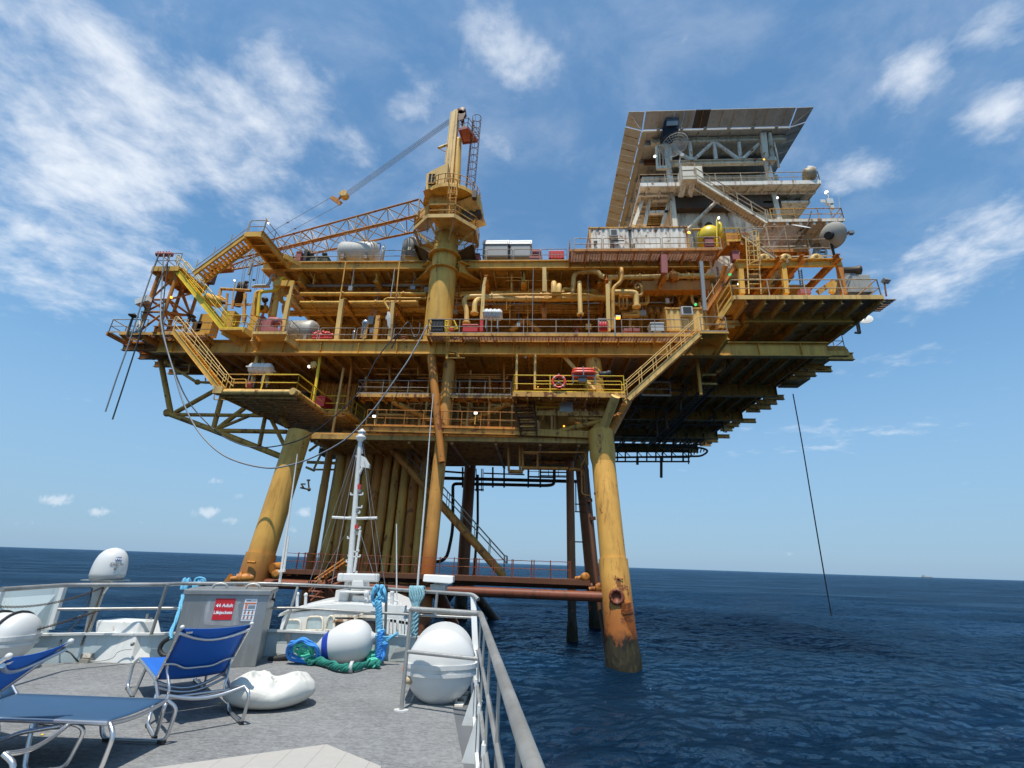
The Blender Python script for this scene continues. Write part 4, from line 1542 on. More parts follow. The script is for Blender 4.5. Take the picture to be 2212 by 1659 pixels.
# ---- left end deck and hose tower
mb = MB().span((-31.6, 30.6, 19.62), (-29, 36, 19.78))
for y in (31, 32.6, 34.2, 35.8):
    mb.ibeam((-32.2, y, 19.4), (-28.9, y, 19.4), .45, .25)
mb.ibeam(g1(320, 1010, Y=29.5), g1(430, 1070, Y=30.6), .5, .3)
mb.ibeam(g1(400, 950, Y=29.2), g1(500, 1000, Y=30.6), .5, .3)
mb.bar((-32.2, 29.4, 19.85), (-32.2, 34, 19.85), .12, .3)
part('side_deck', mb, 'orange_worn')
mb = MB()
rail(mb, [(-26.2, YW, 19.9), (-28.0, YW, 19.9)], 1.1, .033, 1.8)
rail(mb, [(-29.3, YW, 19.9), (-32.1, YW, 19.9), (-32.1, 33, 19.9)], 1.1, .033, 1.4)
rail(mb, [(-27.6, YW + .5, 19.9), (-24.3, YW + .5, 19.9)], 1.1, .033, 2.0)
part('handrail', mb, 'tan')
TZ = g1(400, 515, Y=29.5).z
tw = [g1(430, 560, Y=29.5), g1(565, 560, Y=29.5)]
tx0, tx1, ty0, ty1 = tw[0].x, tw[1].x, 29.5, 31.9
mb = MB()
for x, y in ((tx0, ty0), (tx1, ty0), (tx1, ty1), (tx0, ty1)):
    mb.cyl((x, y, 19.8), (x, y, TZ - .3), .13, seg=12)
def lvl(z):
    for (xa, ya), (xb, yb) in (((tx0, ty0), (tx1, ty0)), ((tx1, ty0), (tx1, ty1)), ((tx1, ty1), (tx0, ty1)), ((tx0, ty1), (tx0, ty0))):
        mb.cyl((xa, ya, z), (xb, yb, z), .085, seg=8)
lz = [g1(330, 825, Y=29.5).z, g1(380, 735, Y=29.5).z, TZ - .5]
for z in lz[:2]:
    lvl(z)
for za, zb_ in ((20, lz[0]), (lz[0], lz[1]), (lz[1], lz[2])):
    mb.cyl((tx0, ty0, za), (tx1, ty0, zb_), .075, seg=8)
    mb.cyl((tx1, ty0, za), (tx1, ty1, zb_), .075, seg=8)
    mb.cyl((tx1, ty1, za), (tx0, ty1, zb_), .075, seg=8)
    mb.cyl((tx1, ty0, zb_), (tx1, ty1, za), .075, seg=8)
part('hose_tower', mb, 'orange_worn')
mb = MB()
mb.span((tx0 - .35, 29.2, TZ - .12), (tx1 + .5, 32.2, TZ - .02))
mb.bar((tx0 - .4, 29.2, TZ - .12), (tx1 + .3, 29.2, TZ - .12), .1, .42)
mb.bar((tx0 - .4, 29.2, TZ - .2), (tx0 - .1, 32.2, TZ - .2), .1, .5)
mb.bar((tx1 + .3, 29.4, TZ - .2), (tx1 + .3, 32.2, TZ - .2), .1, .5)
mb.bar((tx0, 32.2, TZ - .2), (tx1 + .3, 32.2, TZ - .2), .1, .5)
part('tower_platform', mb, 'yellow')
mb = MB()
rail(mb, [(tx1 + .2, 31.9, TZ), (tx0 - .3, 32, TZ), (tx0 - .3, 29.25, TZ), (tx1 + .1, 29.25, TZ)], 1.35, .033, 1.0)
part('handrail', mb, 'grey_rail')
mb = MB()
for x0_, n_ in ((430, 3), (485, 3)):
    for i in range(n_):
        p = g1(x0_ + i * 17, 402, Y=29.15)
        mb.lathe(p, V((1, 0, 0)), [(.08, -.1), (.2, -.1), (.12, 0), (.2, .1), (.08, .1)], 14)
    mb.tube([g1(x0_ - 12, 402, Y=29.15), g1(x0_ + 52, 402, Y=29.15)], .1, 8)
for x in (427, 445, 468, 490, 510):
    mb.tube([g1(x, 400, Y=29.1), g1(x, 378, Y=29.1)], .04, 5)
part('hose_rollers', mb, 'pink')
stair('staircase', PL, g1(545, 505, Y=29.3) + V((.1, 0, 0)), g1(905, 945, Y=29.3), (0, .85, 0), M['yellow_new'], 24, .34, (True, True), M['yellow_new'], 1.1)
stair('staircase', PL, g1(540, 965, Y=28.5), g1(885, 1405, Y=28.3), (0, .85, 0), M['yellow'], 22, .30, (True, True), M['yellow_pale'], 1.05)
# small platform at the stair landing
q = g1(905, 945, Y=29.3)
mb = MB().span((q.x - .1, 29.1, q.z - .25), (q.x + 1.75, 30.8, q.z - .12))
mb.bar((q.x + 1.75, 29.1, q.z - .2), (q.x + 2.5, 31.2, q.z - .5), .1, .4)
mb.bar((q.x + .1, 29.2, q.z - .3), (q.x + 1.2, 31.2, q.z - .8), .1, .45)
part('landing', mb, 'yellow')
mb = MB()
rail(mb, [(q.x + .2, 29.15, q.z - .1), (q.x + 1.7, 29.15, q.z - .1), (q.x + 1.7, 30.4, q.z - .1)], 1.1, .035, 1.5)
rail(mb, [(q.x + .2, 30.5, q.z - .1), (q.x + 1.7, 30.5, q.z - .1)], 1.1, .035, .75)
part('handrail', mb, 'yellow_new')
# balcony carrying the red machine
b0, b1 = k3(35, 1205, Y=29.3), k3(470, 1195, Y=29.3)
mb = MB().span((b0.x, 29.3, b0.z - .1), (b1.x, 31.4, b0.z + .02))
mb.bar((b0.x, 29.28, b0.z - .02), (b1.x, 29.28, b0.z - .02), .08, .2)
mb.ibeam((b0.x + .05, 29.3, b0.z - .4), (b0.x - .3, 31, b0.z - .6), .5, .2)
mb.ibeam((b1.x, 29.3, b0.z - .35), (b1.x + .35, 30.7, b0.z - .5), .5, .2)
BZ = b0.z + .02
part('balcony', mb, 'yellow_pale')
mb = MB()
rail(mb, [(b0.x, 30.6, BZ), (b0.x, 29.33, BZ), (b1.x, 29.33, BZ), (b1.x, 30.9, BZ)], 1.1, .033, 3, hoops=True)
part('handrail', mb, 'grey_rail')

# bridge to the upper deck and its stair
z0 = 27.95
pa, pb = g1(1080, 235, Z=z0), g1(1195, 225, Z=z0)
mb = MB()
mb.ibeam((pa.x, pa.y, z0 - .3), (pa.x, YU - .1, z0 - .3), .55, .2, .04)
mb.ibeam((pb.x, pb.y, z0 - .3), (pb.x, YU - .1, z0 - .3), .55, .2, .04)
mb.span((pa.x, pa.y, z0 - .1), (pb.x, YU, z0 - .02))
mb.bar((pa.x - .1, pa.y, z0 - .25), (pb.x + .1, pa.y, z0 - .25), .06, .4)
for i in range(3):
    y = pa.y + 1 + i * 1.1
    mb.bar((pa.x, y, z0 - .35), (pb.x, y, z0 - .35), .1, .3)
mb.bar(k3(430, 230, Y=30.5), k3(640, 350, Y=31.8), .1, .4)
part('bridge', mb, 'yellow')
mb = MB()
rail(mb, [(pa.x, pa.y + .1, z0), (pb.x, pa.y + .1, z0)], 1.15, .035, 3, hoops=True)
rail(mb, [(pb.x, pa.y, z0), (pb.x, YU, z0)], 1.15, .033, 1.4)
part('handrail', mb, 'grey_rail')
stair('staircase', PL, g1(1075, 262, Y=pa.y + .2), g1(690, 545, Y=pa.y + .4), (0, 1.1, 0), M['yellow'], 15, .36, (True, False), M['tan'], 1.15, loops=False)
stt = None
mb = MB()
mb.tube([g1(635, 465, Y=29), g1(560, 410, Y=29.1)], .03, 6)
mb.tube([g1(640, 520, Y=29), g1(600, 470, Y=29.1), g1(560, 440, Y=29.1)], .03, 6)
part('handrail', mb, 'yellow_pale')

# upper deck edge rails
mb = MB()
a, b = g2(130, 1075, Y=YU), g2(1000, 1080, Y=YU)
rail(mb, [(a.x, YU - .1, 28.18), (b.x, YU - .1, 28.18)], 1.15, .033, 2.05, hoops=True)
a, b = g2(1220, 1070, Y=YU), g3(500, 440, Y=YU)
rail(mb, [(a.x, YU - .1, 28.18), (b.x, YU - .1, 28.18)], 1.15, .033, 2.05, hoops=True)
part('handrail', mb, 'grey_rail')
# bracketed walkway along the right part of the upper deck
mb = MB()
ux0, ux1, uy = 2.2, 13.7, 30.9
mb.bar((ux0, uy, 28.05), (ux1, uy, 28.05), .07, .2)
n = 9
for i in range(n + 1):
    x = ux0 + (ux1 - ux0) * i / n
    mb.prism([(x - .04, uy, 27.95), (x - .04, uy, 28.08), (x - .04, YU, 28.08), (x - .04, YU, 27.5)], (.08, 0, 0))
w = part('walkway', mb, 'orange_worn')
mb = MB()
for i in range(9):
    y = uy + .12 + i * .16
    mb.bar((ux0, y, 28.02), (ux1, y, 28.02), .09, .05)
for i in range(52):
    x = ux0 + .1 + i * .22
    mb.bar((x, uy + .05, 27.98), (x, YU - .05, 27.98), .05, .02)
mb.build('grating', M['grating'], w)
mb = MB()
rail(mb, [(2.25, YU, 28.12), (2.25, uy + .03, 28.12)], 1.1, .033, 1.6)
rail(mb, [(2.5, uy + .03, 28.12), (14.0, uy + .03, 28.12)], 1.1, .036, 2.25, hoops=True)
part('handrail', mb, 'tan')
# right stair down from the main deck to the lower platform
stair('staircase', PL, g3(1470, 985, Y=28.6), g3(940, 1465, Y=28.6), (0, .8, 0), M['yellow_pale'], 22, .34, (True, True), M['yellow_pale'], 1.15)
q = g3(1470, 985, Y=28.6)
mb = MB().span((q.x, 28.5, q.z - .02), (q.x + 1.9, 30.5, q.z + .1))
mb.ibeam((q.x + .1, 28.6, q.z - .25), (q.x - .6, 30.6, q.z - .6), .3, .15)
mb.ibeam((q.x + 1.8, 28.6, q.z - .25), (q.x + 1.5, 30.6, q.z - .8), .4, .2)
part('landing', mb, 'yellow')
mb = MB()
rail(mb, [(q.x + .1, 28.55, q.z + .1), (q.x + 1.85, 28.55, q.z + .1), (q.x + 1.85, 30.2, q.z + .1)], 1.15, .033, 3, hoops=True)
part('handrail', mb, 'grey_rail')

# ---- right hand module: cantilevered deck, frame above, soffit
RZ = 22.35
mb = MB().span((13.15, 28.5, RZ - .12), (22.85, 33, RZ))
mb.bar((13.1, 28.46, RZ - .12), (22.9, 28.46, RZ - .12), .08, .3)
mb.bar((13.1, 28.5, RZ - .15), (13.1, 36, RZ - .15), .08, .3)
mb.bar((22.9, 28.5, RZ - .15), (22.9, 36, RZ - .15), .08, .3)
for i in range(8):
    x = 14 + i * 1.25
    mb.ibeam((x, 28.6, RZ - .35), (x, 33, RZ - .45), .4, .18)
w = part('module_deck', mb, 'yellow_pale')
mb = MB()
for i in range(8):
    x = 14.1 + i * 1.25
    for k in range(7):
        mb.bar((x + .2, 28.75 + k * .24, RZ - .15), (x + 1.0, 28.75 + k * .24, RZ - .15), .16, .05)
mb.build('grating', M['grating'], w)
mb = MB()
mb.ibeam((14.6, 30.7, 21.85), (22.1, 30.7, 21.85), .75, .4, .06)
for x in (14.8, 18.4, 22):
    mb.ibeam((x, 30.7, 21.7), (x, 44, 21.7), .8, .3, .05)
part('girder', mb, 'yellow')
part('module_soffit', MB().span((13.3, 30.9, 22.0), (22.3, 45, 22.12)), 'under_light')
mb = MB()
for y in (33, 35.4, 38, 40.5):
    mb.bar((13.4, y, 21.9), (22.2, y, 21.9), .14, .22)
for x in (16.3, 20.2):
    mb.bar((x, 31, 21.85), (x, 45, 21.85), .1, .3)
part('deck_stringers', mb, 'under_light')
part('bulkhead', MB().span((13.4, 40.9, 19.8), (19.6, 41.1, 22)), 'under')
mb = MB()
rail(mb, [(13.15, 32, RZ), (13.15, 28.55, RZ), (22.85, 28.55, RZ), (22.85, 33, RZ)], 1.35, .04, 2.45)
part('handrail', mb, 'tan')
FZ = g5(600, 383, Y=30.4).z
mb = MB()
mb.bar(g5(370, 385, Y=30.4), g5(1000, 378, Y=30.4), .25, .62)
mb.bar(g5(370, 372, Y=30.3), g5(1000, 363, Y=30.3), .5, .06)
part('frame_beam', mb, 'yellow')
for xa, ya, xb, yb, mt_ in ((392, 385, 405, 568, 'yellow'), (652, 405, 672, 566, 'yellow'), (990, 400, 1018, 570, 'orange_worn'), (955, 500, 945, 560, 'yellow')):
    a, b = g5(xa, ya, Y=30.4), g5(xb, yb, Y=30.4)
    part('post', MB().bar(a, b, .34, .3, V((0, 1, 0))), mt_)
for xa, ya in ((635, 355), (775, 345), (990, 340)):
    a = g5(xa, ya, Y=29.6)
    part('frame_beam', MB().ibeam(a, (a.x, 35.5, a.z), .5, .3, .05), 'orange_worn')
part('frame_beam', MB().bar(g5(305, 395, Y=30.5), g5(205, 690, Y=33), .2, .35), 'orange_worn')
part('frame_roof', MB().span((13.6, 33.8, FZ + .2), (22, 40, FZ + .35)), 'under')
part('ribbed_wall', MB().span((13.5, 36, RZ), (21.6, 36.2, FZ + .1)), 'under')
mb = MB()
for x, y0_, y1_ in ((745, 420, 540), (762, 420, 540)):
    mb.tube([g5(x, y0_, Y=33), g5(x + 15, y1_, Y=33)], .05, 6)
for i in range(9):
    mb.tube([g5(747 + i * 1.6, 430 + i * 12, Y=33), g5(764 + i * 1.6, 430 + i * 12, Y=33)], .03, 5)
part('ladder', mb, 'grey')
mb = MB()
mb.bar(g5(520, 560, Y=33), g5(650, 400, Y=33), .12, .3)
mb.bar(g5(860, 560, Y=33), g5(960, 490, Y=33), .12, .4)
mb.cyl(g5(650, 480, Y=34), g5(655, 565, Y=34), .16, seg=10)
part('brace', mb, 'yellow_worn')
# caged ladder on the frame
mb = MB()
a, b = g5(483, 565, Y=29.9), g5(462, 225, Y=29.9)
ladder(mb, a, b, .85, (1, 0, 0), .05, ((0, -1, 0), g5(470, 405, Y=29.9).z, b.z), .4)
part('caged_ladder', mb, 'yellow_pale')
# side stairs up the flank of the module
stair('staircase', PL, k5(2060, 130, Y=31.2), k5(1650, 760, Y=31.2), (0, .9, 0), M['orange_worn'], 22, .28, (True, True), M['tan'], 1.1, loops=False)
mb = MB()
mb.bar(k5(1990, 620, Y=28.8), k5(1830, 860, Y=29.4), .12, .4)
rail(mb, [k5(1985, 590, Y=28.7), k5(1820, 850, Y=29.4)], 1.1, .033, 1.2)
part('side_bridge', mb, 'yellow')
mb = MB()
for xa, ya, xb, yb in ((250, 740, 380, 735), (260, 765, 360, 765), (0, 0, 0, 0)):
    if xb:
        mb.bar(g5(xa, ya, Y=30.2), g5(xb, yb, Y=30.2), .1, .2)
mb.bar(g5(430, 690, Y=30.4), g5(310, 860, Y=33.5), .2, .5)
mb.box(g5(310, 760, Y=31.5), (1.6, 1.0, .5))
part('walkway_frame', mb, 'yellow_worn')
# right flank: stepped outer platforms
mb = MB()
mb.span((21.6, 33.5, 20.8), (23.2, 38, 20.95)).bar((21.6, 33.5, 20.6), (23.2, 33.5, 20.6), .2, .3)
rail(mb, [(21.7, 33.55, 20.95), (23.1, 33.55, 20.95), (23.1, 37, 20.95)], 1.1, .033, 1.2)
part('side_platform', mb, 'yellow_worn')
mb = MB()
p = g5(790, 1060, Y=36)
mb.span((19.7, 35.5, p.z - .5), (p.x, 37.5, p.z - .38))
rail(mb, [(20, 35.5, p.z - .38), (p.x, 35.5, p.z - .38)], 1.0, .03, .6)
part('side_platform', mb, 'yellow_worn')

# upper platforms right of the container
UZ = 29.0
mb = MB()
a, b = g5(310, 245, Y=30.6), g5(400, 240, Y=30.6)
mb.span((a.x, 30.6, a.z - .1), (b.x, 32.4, a.z))
mb.bar(g5(320, 260, Y=30.6), g5(245, 350, Y=32.5), .2, .4)
mb.span(g5(310, 270, Y=31), g5(410, 245, Y=32))
part('landing', mb, 'orange_worn')
mb = MB()
rail(mb, [(a.x, 32, a.z), (a.x, 30.65, a.z), (b.x, 30.65, a.z), (b.x, 32, a.z)], 1.2, .04, 1)
part('handrail', mb, 'yellow_new')
stair('staircase', PL, g5(405, 215, Y=30.9), g5(600, 350, Y=30.9), (0, .8, 0), M['tan'], 14, .25, (True, False), M['tan'], 1.0, loops=False)
a, b = g5(400, 300, Y=32), g5(800, 285, Y=32)
mb = MB().span((a.x, 32, 28.6), (b.x, 36, 28.75))
mb.bar((a.x, 31.97, 28.66), (b.x, 31.97, 28.66), .08, .26)
for i in range(7):
    x = a.x + (b.x - a.x) * i / 6
    mb.bar((x, 32, 28.4), (x, 35.5, 28.4), .12, .35)
part('landing', mb, 'orange_worn')
mb = MB()
rail(mb, [g5(430, 290, Y=32), g5(570, 285, Y=32)], 2.0, .035, 1.5)
rail(mb, [g5(575, 285, Y=32), g5(795, 280, Y=32), (b.x, 35, 28.75)], 2.0, .035, 1.8)
rail(mb, [g5(520, 345, Y=31), g5(700, 345, Y=31), g5(950, 340, Y=31)], 1.6, .035, 2)
part('handrail', mb, 'tan')
mb = MB()
for x in (535, 665, 850):
    mb.tube([g5(x - 22, 362, Y=30.2), g5(x - 18, 345, Y=30.2), g5(x, 338, Y=30.2), g5(x + 18, 345, Y=30.2), g5(x + 22, 362, Y=30.2)], .2, 10, .25)
part('pipe', mb, 'yellow_pale')
# cable tray and hangers along the underside, right
mb = MB()
for x in (12.15, 12.95):
    mb.bar((x, 33.2, 17.55), (x, 52, 17.55), .06, .2)
for i in range(46):
    y = 33.3 + i * .41
    mb.bar((12.15, y, 17.5), (12.95, y, 17.5), .08, .05)
mb.bar((11.3, 34, 17.9), (11.3, 52, 17.9), .06, .12)
mb.bar((13.4, 36, 17.9), (13.4, 52, 17.9), .06, .12)
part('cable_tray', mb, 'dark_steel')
mb = MB()
mb.cyl(h3(1965, 180, Y=32), h3(2000, 510, Y=32), .12, seg=10)
part('pipe', mb, 'yellow_worn')
mb = MB()
mb.tube([h3(2210, 200, Y=33), h3(2205, 260, Y=33), h3(2140, 310, Y=33)], .14, 10, .4)
mb.tube([h3(2010, 330, Y=33), h3(2130, 330, Y=33)], .1, 8)
mb.tube([h3(2005, 410, Y=33), h3(2140, 412, Y=33)], .1, 8)
part('pipe', mb, 'under_light')
mb = MB()
for xa, ya, xb, yb, Y in ((1350, 370, 1820, 372, 36), (1700, 465, 1860, 470, 36), (1350, 770, 1600, 765, 42), (1640, 970, 2000, 945, 50), (1800, 770, 2180, 775, 44), (1380, 600, 1640, 610, 40),
                          (1300, 870, 1700, 870, 50)):
    mb.tube([h3(xa, ya, Y=Y), h3(xb, yb, Y=Y)], .1, 8)
mb.tube([h3(1380, 605, Y=40), h3(1600, 605, Y=40), h3(1680, 640, Y=40), h3(1700, 810, Y=40)], .14, 8, .8)
mb.tube([h3(1600, 640, Y=40), h3(1615, 880, Y=40)], .08, 6)
mb.tube([h3(1820, 560, Y=36), h3(1818, 640, Y=36)], .1, 6)
for i in range(14):
    x, y = rc.uniform(6, 19), rc.uniform(35, 56)
    mb.tube([(x, y, 18.9), (x, y, 17.6), (x + rc.uniform(-2, 2), y, 17.6)], .07, 6)
    mb.tube([(x, y, 18.4), (x, y + rc.uniform(2, 6), 18.4)], .09, 6)
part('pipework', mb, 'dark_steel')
part('handrail', rail(MB(), [h3(1480, 515, Y=33), h3(1735, 520, Y=33)], 1.1, .03, 1.5), 'grey_rail')
# rear walkway below the far edge
mb = MB()
ya = 54
for y in (1010, 1060, 1098):
    mb.tube([h3(1215, y, Y=ya), h3(1900, y, Y=ya)], .1, 6)
mb.tube([h3(1640, 970, Y=ya), h3(2000, 975, Y=ya), h3(2070, 1000, Y=ya), h3(2010, 1050, Y=ya), h3(1215, 1062, Y=ya)], .12, 6, .6)
for x in (1260, 1330, 1435, 1520, 1600, 1660, 1740, 1840, 1890):
    mb.tube([h3(x, 985, Y=ya), h3(x, 1100, Y=ya)], .09, 6)
    mb.tube([h3(x, 1010, Y=ya), h3(x + 50, 1060, Y=ya)], .05, 5)
for x, y in ((1437, 1125), (1648, 1240), (1890, 1120), (1845, 1105)):
    mb.tube([h3(x, 1060, Y=ya), h3(x, y, Y=ya)], .16 if x < 1700 else .07, 6)
for i in range(5):
    mb.tube([h3(1920 + i * 28, 980, Y=ya), h3(1910 + i * 28, 1045 - i * 9, Y=ya)], .07, 5)
part('rear_walkway', mb, 'dark_steel')

# ------------------------------------------------------------------ pedestal crane
YC = 31.8
pc = k1(505, 1600, Y=YC)
PX = pc.x
CR = thing('pedestal_crane', 'yellow pedestal crane with lattice boom and rounded cab platform', 'crane', (PX, YC, 19.9))


def cpart(name, mb, mat, **k):
    return mb.build(name, M[mat], CR, **k)


PXa = g2(1090, 1450, Y=YC).x
zr1, zr0 = k1(500, 1610, Y=YC - 1).z, g2(1120, 1100, Y=YC - 1).z
zp = k1(470, 1370, Y=YC).z
mb = MB()
mb.cyl((PX, YC, 19.85), (PX, YC, zr0), 1.06, 1.06, 40)
mb.cyl((PX, YC, zr0), (PX, YC, zp), 1.02, 1.0, 40)
mb.cyl((PX, YC, zr0 - .03), (PX, YC, zr0 + .03), 1.3, 1.3, 40)
mb.cyl((PX, YC, zr1 - .03), (PX, YC, zr1 + .03), 1.35, 1.35, 40)
cpart('pedestal', mb, 'yellow')
# lower hexagonal service platform
HZ0 = k1(480, 1260, Y=YC - 2.2).z
def ngon(c, r, n, a0, z):
    return [V((c[0] + r * math.cos(a0 + 2 * math.pi * i / n), c[1] + r * math.sin(a0 + 2 * math.pi * i / n), z)) for i in range(n)]
c = (PX, YC)
hexo = ngon(c, 2.75, 8, rad(22.5), HZ0)
hexi = ngon(c, 1.05, 8, rad(22.5), HZ0)
mb = MB()
for i in range(8):
    j = (i + 1) % 8
    mb.bar(hexo[i], hexo[j], .1, .34)
    if i not in (3, 4, 0, 1):
        mb.add([hexi[i], hexo[i], hexo[j], hexi[j]], [(0, 1, 2, 3)])
    mb.bar(hexi[i] - UP * 1.2, hexo[i] - UP * .1, .08, .2)
cp = cpart('service_platform', mb, 'yellow_pale')
mb = MB()
for i in (3, 4, 0, 1):
    j = (i + 1) % 8
    for t in range(14):
        f = t / 14
        mb.bar(hexi[i].lerp(hexo[i], f), hexi[j].lerp(hexo[j], f), .03, .03)
mb.build('grating', M['grey_rail'], cp)
lo = ngon(c, 2.6, 8, rad(22.5), HZ0 - 1.45)
mb = MB()
for i in range(8):
    j = (i + 1) % 8
    if i in (2, 3, 7, 0, 1):
        mb.bar(lo[i], lo[j], .1, .3)
        mb.add([hexi[i] - UP * 2.0, lo[i], lo[j], hexi[j] - UP * 2.0], [(0, 1, 2, 3)])
    mb.bar(lo[i], hexo[i], .05, .05)
cpart('maintenance_cradle', mb, 'dark_steel')
mb = MB()
rail(mb, hexo, 1.15, .035, 2.2, closed=True)
cpart('handrail', mb, 'yellow_pale')
# slewing column and machinery deck
zt0 = k1(540, 870, Y=YC - 2.6).z
mb = MB().cyl((PX, YC, zp), (PX, YC, zp + 1.2), .82, seg=28)
mb.lathe((PX, YC, zp), UP, [(1.05, 0), (1.1, .25), (.85, .35), (.85, 1.0), (1.25, 1.4), (1.25, zt0 - zp)], 32)
cpart('slew_column', mb, 'yellow_worn')
# turret: D-shaped housing with flared floor
mb = MB()
RT = 2.45
cx, cy = PX + .15, YC + .1
arc = [V((cx + RT * math.cos(t), cy + RT * math.sin(t), zt0)) for t in [rad(a) for a in range(-178, 181, 9)]]
mb.prism(arc, (0, 0, .32))
tur = cpart('turret_deck', mb, 'yellow')
mb = MB()
# dark machinery bays under the turret deck
mb.prism([k1(255, 950, Y=YC - 1.8), k1(330, 925, Y=YC - 2.2), k1(470, 1050, Y=YC - .4), k1(400, 1085, Y=YC - .2)], (0, 1.6, 0))
mb.box((PX - .6, YC - .2, zt0 - .5), (1.8, 2.2, 1.0))
cpart('machinery_bay', mb, 'yellow_worn')
mb = MB()
mb.prism([k1(610, 1080, Y=YC - .8), k1(790, 1010, Y=YC - 1.4), k1(895, 1150, Y=YC - .6), k1(740, 1200, Y=YC - .3)], (.2, 2.4, .3))
mb.prism([k1(790, 960, Y=YC - 1.4), k1(880, 1000, Y=YC - 1), k1(905, 1090, Y=YC - .6), k1(895, 1160, Y=YC - .6), k1(810, 1020, Y=YC - 1.2)], (0, 1.6, 0))
cpart('winch_house', mb, 'yellow_pale')
mb = MB()
mb.lathe(k1(800, 1230, Y=YC - .3), V((1, .3, .6)), [(.01, -.9), (.45, -.9), (.45, -.6), (.25, -.55), (.25, .4), (.45, .45), (.45, .7), (.01, .7)], 18)
mb.box(k1(760, 1220, Y=YC), (.8, 1.0, .5))
mb.box(k1(825, 1000, Y=YC - 1.6), (.35, .4, .7))
cpart('winch', mb, 'dark_steel')
mb = MB()
rail(mb, [V((cx + (RT - .05) * math.cos(t), cy + (RT - .05) * math.sin(t), zt0 + .32)) for t in [rad(a) for a in range(175, 386, 15)]], 1.1, .035, 1.2)
cpart('handrail', mb, 'yellow_pale')
# operator's cab
ca, cb = k1(310, 745, Y=YC - 1.6), k1(535, 665, Y=YC - 1.6)
zf = zt0 + .3
mb = MB().prism([(ca.x, YC - 1.7, zf), (cb.x + .05, YC - 1.9, zf), (cb.x + .05, YC - 1.9, cb.z), (ca.x + .3, YC - 1.7, ca.z + .08), (ca.x - .1, YC - 1.7, ca.z - .3)], (0, 1.9, 0))
cab = cpart('cab', mb, 'yellow_pale', bevel=.03)
wa, wb = k1(306, 862, Y=YC - 1.95), k1(392, 755, Y=YC - 1.95)
mb = MB().box(((wa.x + wb.x) / 2, YC - 1.78, (wa.z + wb.z) / 2), (abs(wb.x - wa.x), .2, abs(wb.z - wa.z)))
win = mb.build('window', M['dark_glass'], cab)
mb = MB()
for p, q in (((wa.x, wa.z), (wb.x, wa.z)), ((wb.x, wa.z), (wb.x, wb.z)), ((wb.x, wb.z), (wa.x, wb.z)), ((wa.x, wb.z), (wa.x, wa.z)), (((wa.x + wb.x) / 2, wa.z), ((wa.x + wb.x) / 2, wb.z))):
    mb.bar((p[0], YC - 1.9, p[1]), (q[0], YC - 1.9, q[1]), .06, .06)
mb.build('window_frame', M['yellow'], win)
# king post / mast
m0, m1 = k1(545, 850, Y=YC - .2), k1(590, 80, Y=YC - .2)
zm0, zm1 = zt0 + .3, m1.z
mb = MB()
xl0, xr0 = k1(500, 660, Y=YC - .4).x, k1(600, 660, Y=YC - .4).x
xl1, xr1 = k1(565, 95, Y=YC - .4).x, k1(640, 80, Y=YC - .4).x
zl = k1(500, 660, Y=YC - .4).z
mb.prism([(xl0 - .08, YC - .5, zf), (xr0 - .05, YC - .5, zf), (xr0, YC - .5, zl), (xr1, YC - .5, zm1 - .1), (xr1 - .2, YC - .5, zm1 + .1), (xl1, YC - .5, zm1 - .4), (xl0, YC - .5, zl)], (0, .9, 0))
mb.bar((xr0 + .02, YC - .45, zf), (xr1, YC - .45, zm1 - .2), .06, .25, V((0, 1, 0)))
mb.bar((xl0, YC - .5, zl), (xl1, YC - .5, zm1 - .4), .04, .12, V((0, 1, 0)))
mb.bar(((xl0 + xr0) / 2 + .1, YC - .52, zf), ((xl1 + xr1) / 2 + .12, YC - .52, zm1 - .1), .05, .12, V((0, 1, 0)))
cpart('mast', mb, 'yellow_pale')
mb = MB()
a, b = k1(625, 860, Y=YC - .2), k1(635, 370, Y=YC - .2)
mb.cyl((a.x, YC + .1, zf), (b.x, YC + .1, b.z), .38, .34, 24)
mb.ball((b.x, YC + .1, b.z), .34, 18, 8, sz=1.2)
cpart('hydraulic_housing', mb, 'yellow')
mb = MB()
p = k1(685, 90, Y=YC)
mb.lathe(p, V((0, 1, 0)), [(.12, -.3), (.42, -.3), (.36, -.2), (.42, -.1), (.36, 0), (.42, .1), (.36, .2), (.42, .3), (.12, .3)], 22)
mb.prism([k1(640, 170, Y=YC - .3), k1(650, 60, Y=YC - .3), k1(690, 45, Y=YC - .3), k1(725, 90, Y=YC - .3), k1(690, 170, Y=YC - .3)], (0, .08, 0))
mb.bar(k1(690, 130, Y=YC), k1(700, 260, Y=YC), .25, .3)
cpart('sheave_block', mb, 'rust_dark')
mb = MB()
p0, p1, p2, p3 = k1(650, 300, Y=YC - .6), k1(745, 255, Y=YC - .9), k1(840, 395, Y=YC + .9), k1(745, 435, Y=YC + 1.1)
zq = (p0.z + p2.z) / 2
fl = [V((p0.x, YC - .6, zq)), V((p1.x, YC - .8, zq)), V((p1.x + .75, YC + .7, zq)), V((p0.x + .15, YC + .9, zq))]
mb.prism(fl, (0, 0, .12))
for i in range(4):
    mb.bar(fl[i], fl[(i + 1) % 4], .08, .25)
cpart('mast_platform', mb, 'pink')
mb = MB()
rail(mb, [fl[0] + UP * .1, fl[1] + UP * .1, fl[2] + UP * .1, fl[3] + UP * .1], 1.1, .035, 1)
cpart('handrail', mb, 'grey_rail')
mb = MB()
a, b = k1(725, 870, Y=YC + .3), k1(775, 230, Y=YC + .3)
lx = (a.x + b.x) / 2 + .1
ladder(mb, (lx, YC + .2, zf), (lx + .15, YC + .2, zq + 2.4), .5, (0, 1, 0), .035, ((1, 0, 0), zf + 2, zq + 2.4))
cpart('caged_ladder', mb, 'rust_dark')
mb = MB()
